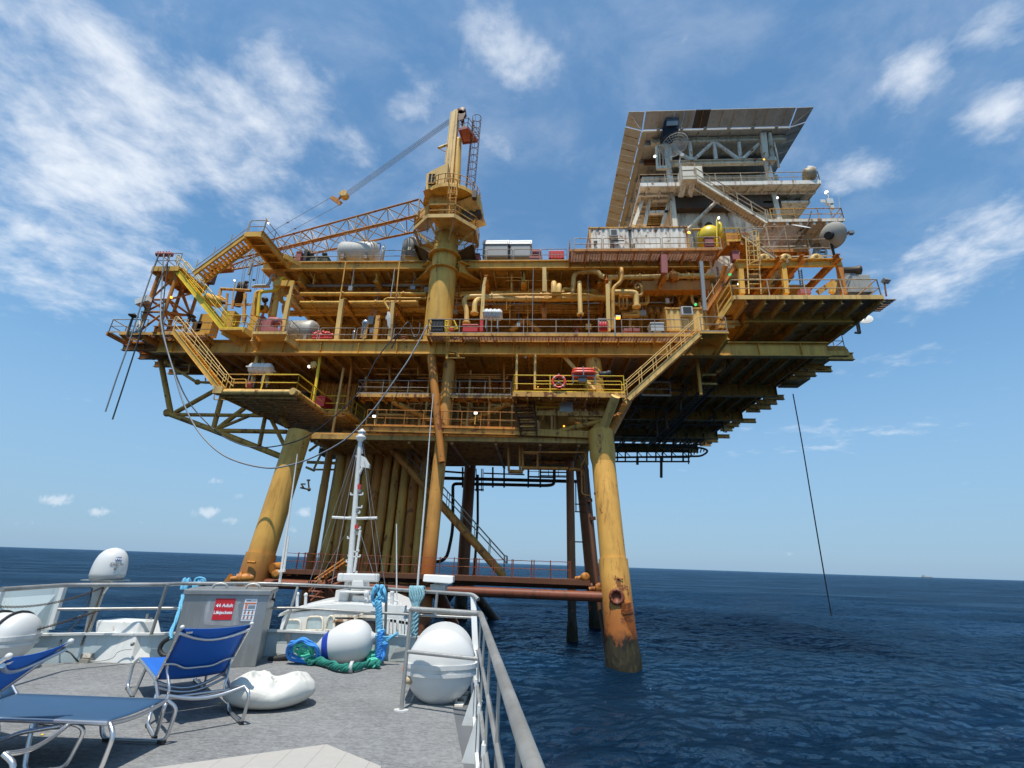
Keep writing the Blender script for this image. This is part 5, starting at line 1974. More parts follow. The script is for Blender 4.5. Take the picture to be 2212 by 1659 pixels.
ladder(mb, (k1(575, 1210, Y=YC - 2.3).x, YC - 2.2, HZ0), (k1(590, 900, Y=YC - 2.3).x, YC - 2.2, zt0 + .3), .5, (1, 0, 0), .05, ((0, -1, 0), HZ0 + 1.9, zt0 + .2))
cpart('caged_ladder', mb, 'yellow_worn')
mb = MB()
mb.tube([k1(520, 440, Y=YC - .5), k1(425, 475, Y=YC - .8)], .12, 8)
mb.tube([k1(510, 520, Y=YC - .5), k1(440, 485, Y=YC - .8)], .04, 6)
cpart('lamp_bracket', mb, 'yellow_pale')
# lattice boom: four chords tapering from the root to the tip, zig-zag lacing
R_top, R_bot = k1(330, 1100, Y=31.6), k1(200, 1320, Y=31.6)
T_top, T_bot = g1(1100, 368, Y=38.2), g1(1090, 470, Y=38.2)
E_p = g1(850, 515, Y=39.5)
hw = 1.0
dirb = V((T_top.x - R_top.x, T_top.y - R_top.y, 0)).normalized()
sd_ = V((-dirb.y, dirb.x, 0))
root = R_top.lerp(R_bot, .5)
tipc = T_top.lerp(T_bot, .5)
hR, hT = .85, .62
mb, ml = MB(), MB()
nb = 19
for su in (-1, 1):
    for sv in (-1, 1):
        a = root + sd_ * (su * hw * .9) + UP * (sv * hR)
        b = tipc + sd_ * (su * hw * .75) + UP * (sv * hT)
        mb.tube([a, b], .10 if sv < 0 else .085, 8)
def node(su, sv, f):
    a = root + sd_ * (su * hw * .9) + UP * (sv * hR)
    b = tipc + sd_ * (su * hw * .75) + UP * (sv * hT)
    return a.lerp(b, f)
for i in range(nb):
    f0, f1 = i / nb, (i + 1) / nb
    for (s0, v0), (s1, v1) in (((1, 1), (-1, 1)), ((1, -1), (-1, -1)), ((1, 1), (1, -1)), ((-1, 1), (-1, -1))):
        ml.tube([node(s0, v0, f0), node(s1, v1, f1)] if i % 2 else [node(s1, v1, f0), node(s0, v0, f1)], .045, 6)
    if i % 6 == 0:
        for su in (-1, 1):
            ml.tube([node(su, -1, f0), node(su, 1, f0)], .07, 6)
        for sv in (-1, 1):
            ml.tube([node(-1, sv, f0), node(1, sv, f0)], .07, 6)
bm = cpart('boom', mb, 'orange_worn')
ml.build('lattice', M['tan'], bm)
mb = MB()
# root yoke
mb.prism([k1(330, 1095, Y=31.0), k1(395, 1075, Y=31.0), k1(400, 1110, Y=31.0), k1(345, 1140, Y=31.0), k1(300, 1240, Y=31.0), k1(150, 1260, Y=31.0), k1(140, 1220, Y=31.0), k1(240, 1150, Y=31.0)], (0, 1.4, 0))
mb.build('boom_foot', M['yellow_worn'], bm)
# tip section past the bridge: narrowing head with hook
mb, ml = MB(), MB()
for su in (-1, 1):
    for sv in (-1, 1):
        mb.tube([tipc + sd_ * (su * hw * .75) + UP * (sv * hT), E_p + sd_ * (su * .3) + UP * (sv * .12)], .08, 8)
for i in range(9):
    f0, f1 = i / 9, (i + 1) / 9
    for su in (-1, 1):
        a = (tipc + sd_ * su * .75 + UP * hT).lerp(E_p + sd_ * su * .3 + UP * .12, f0)
        b = (tipc + sd_ * su * .75 - UP * hT).lerp(E_p + sd_ * su * .3 - UP * .12, f1)
        ml.tube([a, b], .045, 6)
        a = (tipc + sd_ * su * .75 - UP * hT).lerp(E_p + sd_ * su * .3 - UP * .12, f0)
        b = (tipc + sd_ * su * .75 + UP * hT).lerp(E_p + sd_ * su * .3 + UP * .12, f1)
        ml.tube([a, b], .035, 6)
mb.prism([E_p + V((-.5, -.35, -.3)), E_p + V((1.8, -.35, -.1)), E_p + V((1.8, -.35, .5)), E_p + V((-.4, -.35, .35))], (0, .7, 0))
ml.build('lattice', M['tan'], mb.build('boom_head', M['orange_worn'], bm))
hk = g1(812, 575, Y=39.2)
mb = MB()
mb.tube([g1(830, 520, Y=39.3), hk + UP * .2], .05, 6)
mb.tube([g1(842, 520, Y=39.3), hk + UP * .2 + V((.3, 0, 0))], .05, 6)
mb.box(hk + V((.1, 0, -.1)), (.75, .5, 1.15))
mb.cyl(hk + V((-.2, -.3, .1)), hk + V((-.2, .3, .1)), .4, seg=14)
mb.tube([hk + V((0, 0, -.6)), hk + V((0, 0, -1.0)), hk + V((-.25, 0, -1.25)), hk + V((-.3, 0, -.95))], .1, 8, .1)
mb.build('hook_block', M['rust_dark'], bm)
hk2 = g1(745, 600, Y=39.2)
MB().tube([g1(790, 545, Y=39.3), g1(745, 585, Y=39.2), g1(745, 625, Y=39.2)], .04, 6).ball(g1(745, 625, Y=39.2), .18, 8, 6, sz=1.6).build('whip_hook', M['rust_dark'], bm)
# topping ropes
mb = MB()
fb = g2(455, 632, Y=36.0)
for i in range(6):
    a = k1(545 + (i % 2) * 3, 150 + i * 12, Y=YC + (i - 3) * .05)
    mb.tube([a, fb + V((.25, (i - 3) * .08, .12 - .07 * i))], .019, 5)
cpart('topping_rope', mb, 'cable')
mb = MB()
mb.box(fb + V((.05, 0, .02)), (.75, .5, .65), Matrix.Rotation(rad(-35), 3, 'Y'))
mb.cyl(fb + V((.1, -.35, 0)), fb + V((.1, .35, 0)), .36, seg=16)
fbk = cpart('floating_block', mb, 'yellow_pale')
pA, pB = g2(375, 645, Y=36.0), g2(438, 690, Y=36.0)
MB().bar(pA, pB, .14, .42).bar(pA.lerp(pB, .5), fb, .12, .2).build('spreader_bar', M['orange_worn'], fbk)
mb = MB()
tA, tB = g1(1000, 385, Y=38.3), g1(1160, 420, Y=38.2)
for p, q1_, q2_, t_ in ((pA, g2(85, 812, Y=37.2), g2(0, 850, Y=37.5), tA), (pB, g2(135, 853, Y=37.0), g2(50, 900, Y=37.3), tB)):
    e = V(p).lerp(q1_, 1.0)
    d = (q1_ - V(p))
    end = V(p) + d * 1.62
    mb.tube([p, q1_, end], .024, 5)
    mb.ball(q1_, .11, 8, 6)
cpart('pendant_rope', mb, 'cable')

# ------------------------------------------------------------------ accommodation block with helideck
AB = thing('accommodation_block', 'weathered white quarters block with overhanging helideck on top of the platform', 'building', (16, 38, 28.2))


def apart(name, mb, mat, **k):
    return mb.build(name, M[mat], AB, **k)


W2 = 36.55                                  # walkway level
mb = MB().span((11.7, 34.6, 28.0), (21.2, 43, 35.9))
for i in range(9):
    x = 12.3 + i * 1.08
    mb.bar((x, 34.59, 28), (x, 34.59, 34.6), .08, .03, V((1, 0, 0)))
apart('lower_wall', mb, 'cream')
mb = MB().span((11.5, 33.9, 34.75), (21, 34.55, 36.1))  # dark box added to draw the shade under the walkway overhang
apart('overhang_shade', mb, 'dark_steel')
mb = MB().span((9.6, 35.6, W2), (22.3, 44, 40.1))
for i in range(13):
    x = 9.8 + i * 1.02
    mb.bar((x, 35.58, W2), (x, 35.58, 40.0), .05, .05, V((1, 0, 0)))
apart('upper_wall', mb, 'cream')
# walkway floor round the upper storey
wx0, wx1, wy = 8.7, 24.1, 33.0
mb = MB().span((wx0, wy, W2 - .1), (wx1, 37.5, W2))
mb.bar((wx0, wy - .02, W2 - .05), (wx1, wy - .02, W2 - .05), .08, .44)
mb.bar((wx0 + .02, wy, W2 - .05), (wx0 + .02, 44, W2 - .05), .08, .4)
mb.bar((wx1 - .02, wy, W2 - .05), (wx1 - .02, 38, W2 - .05), .08, .4)
mb.span((wx0, 37.5, W2 - .1), (9.6, 44, W2))
for i in range(12):
    x = wx0 + .6 + i * 1.27
    mb.bar((x, wy + .05, W2 - .2), (x, 37, W2 - .2), .1, .22)
for y in (33.9, 35.2, 36.6):
    mb.bar((wx0, y, W2 - .25), (wx1, y, W2 - .25), .14, .28)
apart('walkway', mb, 'cream')
apart('walkway_edge', MB().bar((wx0 - .05, wy - .08, W2 - .03), (wx1, wy - .08, W2 - .03), .05, .40), 'white_rust')
mb = MB()
rail(mb, [(wx0, 43, W2 + .1), (wx0, wy, W2 + .1), (wx1, wy, W2 + .1), (wx1, 37.5, W2 + .1)], 1.1, .038, 2.1)
apart('handrail', mb, 'tan')
# columns
mb = MB()
for px, yy in ((745, 33.9), (1548, 33.9)):
    x = g4(px + 15, 600, Y=33.9).x
    apart('column', MB().bar((x, 33.9, W2), (x, 33.9, 43.0), .42, .42, V((0, 1, 0))), 'white_rust')
for px in (778, 1600):
    x = g4(px, 800, Y=34).x
    apart('column', MB().bar((x, 34.0, 28.2), (x, 34.0, W2 - .2), .42, .42, V((0, 1, 0))), 'cream')
# truss under the helideck
ta, tb = g4(740, 338, Y=34), g4(1500, 318, Y=34)
tc_, td = g4(790, 512, Y=34), g4(1530, 497, Y=34)
mb = MB()
mb.ibeam((ta.x - 1.5, 34, ta.z), (tb.x + 2.2, 34, tb.z), .5, .4)
mb.ibeam((tc_.x - .6, 34, tc_.z), (td.x + .3, 34, td.z), .46, .4)
apart('truss_chord', mb, 'cream')
mb = MB()
for a, b in (((800, 400), (940, 490)), ((945, 490), (1105, 345)), ((925, 345), (935, 485)), ((1115, 345), (1135, 480)), ((1130, 345), (1320, 480)), ((1318, 345), (1332, 478)), ((1345, 478), (1500, 335))):
    mb.cyl(g4(*a, Y=34), g4(*b, Y=34), .17, seg=12)
apart('truss_diagonal', mb, 'white_rust')
mb = MB()
for px, y0_, y1_ in ((1500, 270, 430), (1525, 265, 560), (1565, 270, 470)):
    mb.cyl(g4(px, y0_, Y=33.6), g4(px + 25, y1_, Y=33.6), .17, seg=12)
for px, y0_, y1_ in ((655, 375, 560), (765, 370, 490)):
    mb.cyl(g4(px, y0_, Y=33.6), g4(px + 8, y1_, Y=33.6), .12, seg=10)
mb.tube([g4(655, 372, Y=33.6), g4(735, 372, Y=33.6)], .12, 8)
mb.tube([g4(1570, 345, Y=33.6), g4(1600, 345, Y=33.6), g4(1640, 540, Y=33.6)], .11, 8)
mb.box(g4(695, 400, Y=34), (.5, .3, .5))
for x in (680, 705):
    mb.tube([g4(x, 420, Y=34), g4(x + 5, 540, Y=34)], .06, 6)
mb.bar(g4(660, 550, Y=33.6), g4(760, 545, Y=33.6), .3, .3)
mb.box(g4(1570, 490, Y=33.6), (.8, .6, .4))
apart('support_post', mb, 'cream')
mb = MB()
for i in range(26):
    x = rc.uniform(11.8, 20.5)
    z = rc.uniform(40.1, 42.4)
    mb.tube([(x, rc.uniform(36, 42), z), (x + rc.uniform(.5, 2.5), 38, z + rc.uniform(-.3, .3))], .12, 6)
for y in (36, 38, 40):
    mb.ibeam((10, y, 42.3), (22, y, 42.3), .5, .3)
apart('service_pipes', mb, 'rust_dark')
# helideck: soffit plate, beams, hinged perimeter net panels
HZ = 43.2
hx0, hx1, hy0, hy1 = 9.4, 22.7, 33.2, 48.0
mb = MB().span((hx0, hy0, HZ), (hx1, hy1, HZ + .18))
for i in range(14):
    x = hx0 + .4 + i * .96
    mb.bar((x, hy0 + .2, HZ - .08), (x, hy1, HZ - .08), .05, .16)
for y in (34.4, 36.6, 39, 42, 45):
    mb.ibeam((hx0 + .3, y, HZ - .35), (hx1 - .3, y, HZ - .35), .5, .3)
hd = apart('helideck', mb, 'helideck')
mb = MB()
mb.bar((hx0, hy0, HZ + .02), (hx1, hy0, HZ + .02), .16, .2)
mb.bar((hx0, hy0, HZ + .02), (hx0, hy1, HZ + .02), .16, .2)
mb.bar((hx1, hy0, HZ + .02), (hx1, hy1, HZ + .02), .16, .2)
for i in range(6):
    x = hx0 + 1.4 + i * 2.15
    mb.box((x, hy0 - .12, HZ + .12), (.28, .3, .34))
    mb.box((x, hy0 - .12, HZ + .4), (.16, .2, .3))
for i in range(6):
    y = hy0 + 1.6 + i * 2.2
    mb.box((hx0 - .12, y, HZ + .12), (.3, .3, .3))
mb.build('edge_beam', M['helideck'], hd)
NW, NZ = 1.45, .55
def net_panel(a, b, out, mb, mb2):
    a, b, out = V(a), V(b), V(out)
    o = out * NW + UP * NZ
    g = (b - a).normalized() * .012
    q = [a + g, b - g, b - g + o, a + g + o]
    mb.prism(q, (0, 0, .07))
    L = (b - a).length
    for i in range(1, max(2, int(L / .9))):
        p = a.lerp(b, i / max(2, int(L / .9)))
        mb2.bar(p + o * .06 - UP * .03, p + o * .97 - UP * .03, .03, .04)
xs = [hx0, 12.05, 12.9, 13.9, 15.25, 18.4, 21.2, hx1]
for j in range(len(xs) - 1):
    mb, mb2 = MB(), MB()
    a, b = V((xs[j], hy0 - .15, HZ + .1)), V((xs[j + 1], hy0 - .15, HZ + .1))
    net_panel(a, b, (0, -1, 0), mb, mb2)
    np_ = mb.build('net_panel', M['net' if j != 3 else 'dark_steel'], hd)
    mb2.build('net_rib', M['under'], np_)
ys = [hy0, 35.0, 36.3, 38.0, 39.9, 41.6, 43.5, 45.6, 48]
for sx, hx in ((-1, hx0), (1, hx1)):
    for j in range(len(ys) - 1):
        mb, mb2 = MB(), MB()
        net_panel((hx + sx * .15, ys[j], HZ + .1), (hx + sx * .15, ys[j + 1], HZ + .1), (sx, 0, 0), mb, mb2)
        np_ = mb.build('net_panel', M['net'], hd)
        mb2.build('net_rib', M['under'], np_)
# corner net panels
for sx, hx in ((-1, hx0), (1, hx1)):
    mb = MB()
    a = V((hx + sx * .12, hy0 - .12, HZ + .1))
    o1, o2 = V((0, -NW, NZ)), V((sx * NW, 0, NZ))
    mb.prism([a, a + o1, a + V((sx * NW, -NW, NZ + .02))], (0, 0, .06))
    mb.prism([a + V((sx * .03, .03, 0)), a + o2, a + V((sx * (NW - .02), -NW + .05, NZ + .02))], (0, 0, .06))
    mb.build('net_panel', M['net'], hd)
# blue tank unit slung at the front edge
mb = MB()
p, q = g4(705, 300, Y=32.6), g4(830, 160, Y=32.6)
mb.prism([g4(705, 300, Y=33), g4(800, 300, Y=33), g4(835, 240, Y=32.4), g4(838, 150, Y=32.1), g4(722, 155, Y=32.1), g4(705, 250, Y=32.6)], (0, .9, .2))
bx = apart('foam_box', mb, 'navy_panel')
MB().prism([g4(735, 205, Y=32.05), g4(830, 200, Y=32.05), g4(832, 165, Y=32.0), g4(740, 170, Y=32.0)], (0, .05, 0)).build('panel', M['grey'], bx)
# stairs from the upper walkway down to the lower landing
T0, T1 = g4(985, 640, Y=32.0), g4(1548, 985, Y=32.0)
stair('staircase', AB, T0, T1, (0, .85, 0), M['cream'], 26, .30, (True, True), M['tan'], 1.15, tmat=M['tan'], rr=.04)
mb = MB().span(g4(865, 635, Y=32.0), g4(985, 615, Y=33.2))
mb.bar(g4(885, 640, Y=32.2), g4(850, 780, Y=33.6), .45, .12)
mb.bar(g4(955, 640, Y=32.2), g4(920, 780, Y=33.6), .45, .12)
apart('landing', mb, 'cream')
mb = MB()
rail(mb, [g4(865, 620, Y=32.0), g4(975, 615, Y=32.0)], 1.5, .045, 1.5)
apart('handrail', mb, 'tan')
# lower right landing
L0, L1 = g4(1555, 965, Y=32), g4(2165, 960, Y=32)
LZ = (L0.z + L1.z) / 2
mb = MB().span((L0.x, 32, LZ - .12), (L1.x, 35.5, LZ))
mb.bar((L0.x, 31.97, LZ - .1), (L1.x, 31.97, LZ - .1), .07, .26)
for i in range(6):
    x = L0.x + .4 + i * 1.05
    mb.bar((x, 32, LZ - .3), (x, 35.5, LZ - .3), .2, .35)
mb.prism([(L0.x, 32.2, LZ - .15), (L0.x + 3.4, 32.2, LZ - .15), (L0.x + 2.2, 34, LZ - 1.6), (L0.x, 34, LZ - 2)], (0, .12, 0))
mb.bar((L0.x + .3, 34, LZ - 2.4), (L0.x + 1.6, 32.3, LZ - .2), .3, .3)
apart('landing', mb, 'cream')
mb = MB()
rail(mb, [(L0.x + .3, 32.02, LZ), (L1.x, 32.02, LZ), (L1.x, 35.3, LZ)], 1.15, .04, 1.9)
apart('handrail', mb, 'yellow_worn')
mb = MB()
mb.span((21.2, 34.5, LZ - .2), (23.6, 41, LZ - .05)).span((19.5, 33.9, 35.2), (23.5, 40, 35.4))
for x in (21.5, 22.4, 23.3):
    mb.bar((x, 34, LZ + .2), (x, 40, LZ + .2), .25, .4)
rail(mb, [(23.6, 36, LZ), (23.6, 41, LZ)], 2.0, .05, 1.2)
apart('side_gallery', mb, 'cream')
# left side open stair tower
mb = MB()
for a, b in (((600, 800), (560, 1010)), ((700, 1010), (760, 810)), ((560, 760), (470, 1010)), ((620, 805), (760, 800)), ((590, 910), (745, 905))):
    mb.bar(g4(*a, Y=34.5), g4(*b, Y=34.5), .3, .3)
mb.bar(g4(600, 720, Y=36.5), g4(500, 1010, Y=36.5), .7, .2)
for i in range(8):
    a = g4(500 + i * 4, 1000 - i * 34, Y=36)
    mb.bar(a, a + V((1.0, 0, .02)), .3, .05)
apart('stair_tower', mb, 'cream')
mb = MB().prism([g4(610, 820, Y=35.4), g4(755, 812, Y=35.4), g4(690, 1015, Y=35.4), g4(565, 1015, Y=35.4)], (0, .1, 0))
sl = apart('louvre', mb, 'rust_dark')
mb = MB()
for i in range(12):
    mb.bar(g4(612 - i * 4, 835 + i * 15, Y=35.3), g4(745 - i * 5, 830 + i * 15, Y=35.3), .1, .08)
mb.build('slat', M['under'], sl)
mb = MB()
mb.tube([g4(795, 800, Y=34.2), g4(790, 700, Y=34.2)], .12, 8)
mb.cyl(g4(1145, 810, Y=33.4), g4(905, 1040, Y=33.4), .16, seg=12)
apart('brace', mb, 'cream')

# ------------------------------------------------------------------ loose things on the platform
def lamp(name, label, p, kind='lamp_on', d=(0, -.6, -.6), pole=None, pm='yellow_worn', r=.2, group='floodlights on the platform', box=False):
    p, d = V(p), V(d).normalized()
    t = thing(name, label, 'lamp', p, group=group)
    r *= .47 if name != 'flat_lamp' else 1
    mb = MB()
    if box:
        s, u = frame(d)
        R = Matrix((s, d, u)).transposed()
        mb.box(p, (r * 2.4, r * 1.2, r * 1.7), R)
    else:
        mb.lathe(p, d, [(.01, -.05), (r, -.03), (r, 0)] if name == 'flat_lamp' else [(.01, -r * 1.1), (r * .6, -r), (r * .7, -r * .3), (r, 0)], 14)
    mb.build('lamp_housing', M['grey'], t)
    mb = MB()
    if box:
        mb.box(p + d * r * .62, (r * 2.1, .04, r * 1.4), R)
    else:
        mb.lathe(p, d, [(r * .92, 0.0), (r * .7, .03), (.01, .05)] if name == 'flat_lamp' else [(r * .92, 0.0), (r * .7, r * .25), (.01, r * .4)], 14)
    mb.build('lens', M[kind], t)
    if pole:
        MB().tube([p - d * r * .5, V(pole)] if not isinstance(pole, list) else [p - d * r * .5] + [V(q) for q in pole], .05, 8).build('pole', M[pm], t)
    return t


L = lamp
L('floodlight', 'lit floodlight on a post beside the piping at the left end of the process deck', g1(993, 594, Y=33), d=(-.3, -.6, -.7), pole=g1(968, 800, Y=33), r=.24, pm='yellow_pale')
L('floodlight', 'lit floodlight at the top of the stair bridge, left of the crane boom', g1(1243, 170, Y=29), d=(.2, -.7, -.6), pole=g1(1225, 135, Y=29), r=.2)
L('warning_light', 'glowing amber light on the hose tower', g1(525, 718, Y=29.2), 'lamp_amber', (.1, -.8, -.5), r=.24)
L('floodlight', 'round lit floodlight under the main deck left of the yellow post', h1(1407, 368, Y=33), d=(0, -.8, -.5), r=.28)
L('floodlight', 'bright rectangular floodlight on the catwalk rail left of the boat mast top', h2(217, 808, Y=30.4), d=(0, -1, -.2), pole=h2(217, 890, Y=30.4), r=.22, box=True)
L('floodlight', 'bright white floodlight on a stub post in the middle of the cellar catwalk', h2(1113, 780, Y=30.4), d=(0, -1, -.2), pole=h2(1104, 880, Y=30.4), r=.22, box=True)
L('bulkhead_light', 'tiny bright light deep in the cellar deck', h2(1368, 856, Y=36), d=(0, -1, -.1), r=.13, box=True)
L('bulkhead_light', 'small amber light beside the brace under the right lower platform', h2(1893, 895, Y=33), 'lamp_amber', (0, -.8, -.5), r=.16)
L('warning_light', 'tiny red light behind the lower rail left of the lifebuoy', h3(557, 436, Y=31), 'lamp_amber', (0, -1, 0), r=.08)
L('floodlight', 'hooded amber floodlight leaning over the main deck rail', k5(543, 850, Y=29.3), 'lamp_amber', (0, -.5, -.85), pole=[k5(505, 850, Y=29.35), k5(507, 1090, Y=29.35)], pm='grey', r=.3, box=True)
L('floodlight', 'lit white lamp between the posts of the right hand module', k5(2070, 430, Y=31), d=(-.3, -.8, -.2), r=.24)
L('navigation_light', 'green glowing light at the corner of the right hand module', k5(1958, 310, Y=30), 'lamp_green', (-.1, -.5, -.8), r=.26)
L('navigation_light', 'green glowing light on the pipe above the yellow container', k5(1525, 690, Y=32), 'lamp_green', (-.5, -.7, -.4), r=.26)
L('floodlight', 'lit floodlight on the tall yellow post beside the round yellow tank', g3(1612, 132, Y=32.0), d=(.2, -.7, -.6), pole=[g3(1597, 150, Y=32), g3(1600, 345, Y=32)], pm='tank_yellow', r=.26)
L('warning_light', 'amber lantern at the end of the rusty white container', g3(1393, 240, Y=31.4), 'lamp_amber', (0, -1, 0), r=.3)
L('floodlight', 'bright round lamp at the left end of the truss below the helideck', g4(642, 453, Y=33.3), d=(-.3, -.8, -.4), r=.28)
L('warning_light', 'orange light on the right column below the helideck', g4(1520, 478, Y=33.4), 'lamp_amber', (0, -1, 0), r=.22)
L('floodlight', 'lit lamp under the quarters walkway by the right column', g4(1628, 786, Y=33.4), d=(0, -.8, -.5), r=.22)
L('floodlight', 'lamp on a tall thin post at the right end of the quarters landing', g4(2022, 742, Y=32.2), d=(-.2, -.5, -.8), pole=[g4(2028, 735, Y=32.2), g4(2070, 970, Y=32.2)], pm='grey', r=.33)
L('floodlight', 'unlit lamp at the outer corner of the right hand module deck', g5(1272, 488, Y=28.6), 'grey_light', (.1, -.5, -.9), pole=[g5(1262, 495, Y=28.6), g5(1275, 580, Y=28.6)], pm='rust', r=.4, box=True)
L('floodlight', 'domed lamp hanging below the outer girder above the tall right posts', h3(446, 178, Y=30), 'grey_light', (0, -.2, -1), r=.22)
L('floodlight', 'small domed lamp on the pink framed beam right of the caged ladder', g5(680, 372, Y=29.6), 'grey_light', (0, -.4, -1), r=.26)
L('floodlight', 'grey lamp on the pale vertical pipe at the middle of the process deck', k5(415, 440, Y=30.6), 'grey_light', (0, -.4, -1), r=.22)
L('flat_lamp', 'long flat white lamp reflector above the right hand module', g4(1820, 1015, Y=31), 'white_clean', (.15, -.72, .68), pole=[g4(1870, 1010, Y=31), g4(1900, 895, Y=31.5)], pm='black', r=.75)
L('flat_lamp', 'round white lamp reflector beside the caged ladder', g4(1466, 1060, Y=31), 'white_clean', (0, -.7, -.7), r=.26, box=True)
L('flat_lamp', 'flat white lamp on a rusty bracket at the far right edge of the platform', g5(1150, 718, Y=31.6), 'white_clean', (-.3, -.7, .3), pole=[g5(1140, 735, Y=31.6), g5(1175, 640, Y=31.6)], pm='grey', r=.45)
t = thing('lamp_bracket', 'black angle bracket below the flat lamp at the far right edge', 'bracket', g5(1105, 770, Y=32))
MB().bar(g5(1100, 735, Y=32), g5(1112, 805, Y=32), .12, .2).bar(g5(1085, 800, Y=32), g5(1118, 803, Y=32), .12, .12).build('arm', M['black'], t)

# lifebuoy, rescue float, horn
c = h3(742, 393, Y=28.3)
t = thing('lifebuoy', 'orange red ring lifebuoy hung on the lower platform rail', 'lifebuoy', c)
mb = MB().tube([c + V((.40 * math.cos(a), 0, .40 * math.sin(a))) for a in [2 * math.pi * i / 28 for i in range(28)]], .095, 12, closed=True)
mb.build('ring', M['orange_red'], t)
mb = MB()
for i in range(4):
    a0 = math.pi / 4 + i * math.pi / 2
    mb.tube([c + V((.40 * math.cos(a), 0, .40 * math.sin(a))) for a in (a0 - .1, a0, a0 + .1)], .103, 12)
mb.build('reflective_band', M['grey_light'], t)
mb = MB()
for a in (90, 215, 325):
    mb.tube([c + V((0, .05, 0)), c + V((.34 * math.cos(rad(a)), .05, .34 * math.sin(rad(a))))], .025, 6)
mb.tube([c + V((0, .05, .3)), c + V((0, .1, .62))], .03, 6)
mb.ball(c + V((0, .02, -.04)), .07, 8, 6)
mb.build('bracket', M['grey'], t)
a, b = h3(872, 345, Y=28.5), h3(1050, 345, Y=28.5)
t = thing('rescue_float', 'bright red rectangular rescue float on a rail rack above the lifebuoy', 'rescue float', a.lerp(b, .5))
ca_ = a.lerp(b, .5)
w_ = (b - a).length
pts = [(-w_ / 2, -.35, 0), (w_ / 2, -.35, 0), (w_ / 2, .35, 0), (-w_ / 2, .35, 0)]
mb = MB().tube([ca_ + V(p) + UP * .14 for p in pts], .16, 12, .25, closed=True)
mb.tube([ca_ + V(p) * .97 + UP * .34 for p in pts], .13, 12, .25, closed=True)
mb.span(ca_ + V((-w_ / 2, -.35, -.02)), ca_ + V((w_ / 2, .35, .12)))
mb.build('float_body', M['orange_red'], t)
MB().bar(ca_ + V((-.05, -.52, -.1)), ca_ + V((-.05, -.52, .5)), .06, .03, V((0, 1, 0))).build('strap', M['grey'], t)
mb = MB()
mb.bar(ca_ + V((-w_ / 2 - .1, -.3, -.08)), ca_ + V((w_ / 2 + .1, -.3, -.08)), .05, .07)
mb.bar(ca_ + V((-w_ / 2 - .1, .3, -.08)), ca_ + V((w_ / 2 + .1, .3, -.08)), .05, .07)
for s in (-1, 1):
    mb.tube([ca_ + V((s * (w_ / 2 + .05), -.3, .1)), ca_ + V((s * (w_ / 2 + .05), -.3, -.6))], .03, 6)
mb.box(ca_ + V((-.1, 0, -.25)), (.5, .3, .3))
mb.build('rack', M['grey'], t)
a, b = h3(1100, 330, Y=28.6), h3(1165, 325, Y=28.6)
t = thing('fog_horn', 'black drum shaped fog horn on the rail right of the red float', 'fog horn', a)
MB().lathe(a, b - a, [(.01, 0), (.2, 0), (.24, .05), (.2, .1), (.2, .5), (.25, .55), (.24, .75), (.01, .76)], 18).build('drum', M['black'], t)
MB().tube([a, h3(1055, 335, Y=28.6)], .04, 6).build('bracket', M['grey'], t)

# white life raft canisters on the platform
def raft_canister(label, a, b, zlo, group):
    a, b = V(a), V(b)
    c = a.lerp(b, .5)
    L_ = (b - a).length
    t = thing('life_raft', label, 'life raft', V((c.x, c.y, zlo)), group=group)
    d = (b - a).normalized()
    pr = [(.01, -L_ / 2), (.30, -L_ / 2), (.40, -L_ / 2 + .1)]
    k = 4
    for i in range(k):
        f0 = -L_ / 2 + .1 + (L_ - .2) * i / k
        f1 = -L_ / 2 + .1 + (L_ - .2) * (i + 1) / k
        pr += [(.40, f0 + .02), (.45, f0 + .08), (.45, f1 - .08), (.40, f1 - .02)]
    pr += [(.40, L_ / 2 - .1), (.30, L_ / 2), (.01, L_ / 2)]
    MB().lathe(c, d, pr, 28).build('canister', M['white_clean'], t)
    MB().bar(c - d * (L_ / 2 + .02), c + d * (L_ / 2 + .02), .98, .09).build('rim', M['white'], t)
    mb = MB()
    for s in (-.3, .3):
        mb.bar(c + d * (L_ * s) - UP * .55 + V((0, -.4, 0)), c + d * (L_ * s) - UP * .55 + V((0, .4, 0)), .08, .1)
        mb.bar(c + d * (L_ * s) + V((0, -.35, -.55)), c + d * (L_ * s) + V((0, -.35, -1.3)), .07, .07, V((0, 1, 0)))
        mb.bar(c + d * (L_ * s) + V((0, .35, -.55)), c + d * (L_ * s) + V((0, .35, -1.3)), .07, .07, V((0, 1, 0)))
    mb.build('cradle', M['grey'], t)
    return t


raft_canister('white ribbed life raft canister on the lower left platform beside the tripod post', h1(885, 388, Y=30.5), h1(1080, 392, Y=30.5), 15, 'life rafts on the platform')
raft_canister('white ribbed life raft canister above the red box on the main deck walkway', k4(738, 818, Y=30.4), k4(975, 822, Y=30.4), 20, 'life rafts on the platform')

# tanks and boxes on the upper deck
def hz_tank(label, a, b, r, mat, name='storage_tank', saddle=True, band=True):
    a, b = V(a), V(b)
    d = (b - a).normalized()
    L_ = (b - a).length
    t = thing(name, label, 'tank', a.lerp(b, .5) - UP * r)
    MB().lathe(a, d, [(.01, -.0), (r * .55, .02), (r * .88, .12), (r, .34), (r, L_ - .34), (r * .88, L_ - .12), (r * .55, L_ - .02), (.01, L_)], 36).build('shell', M[mat], t)
    if band:
        mb = MB()
        for f in (.28, .55):
            mb.lathe(a, d, [(r * 1.004, L_ * f - .02), (r * 1.012, L_ * f), (r * 1.004, L_ * f + .02)], 36)
        mb.build('weld_band', M['tank_grey'], t)
    if saddle:
        mb = MB()
        for f in (.2, .8):
            c = a.lerp(b, f)
            mb.box(c - UP * (r * .8), (.25, r * 1.7, r * .6))
        mb.build('saddle', M['grey_rail'], t)
    return t


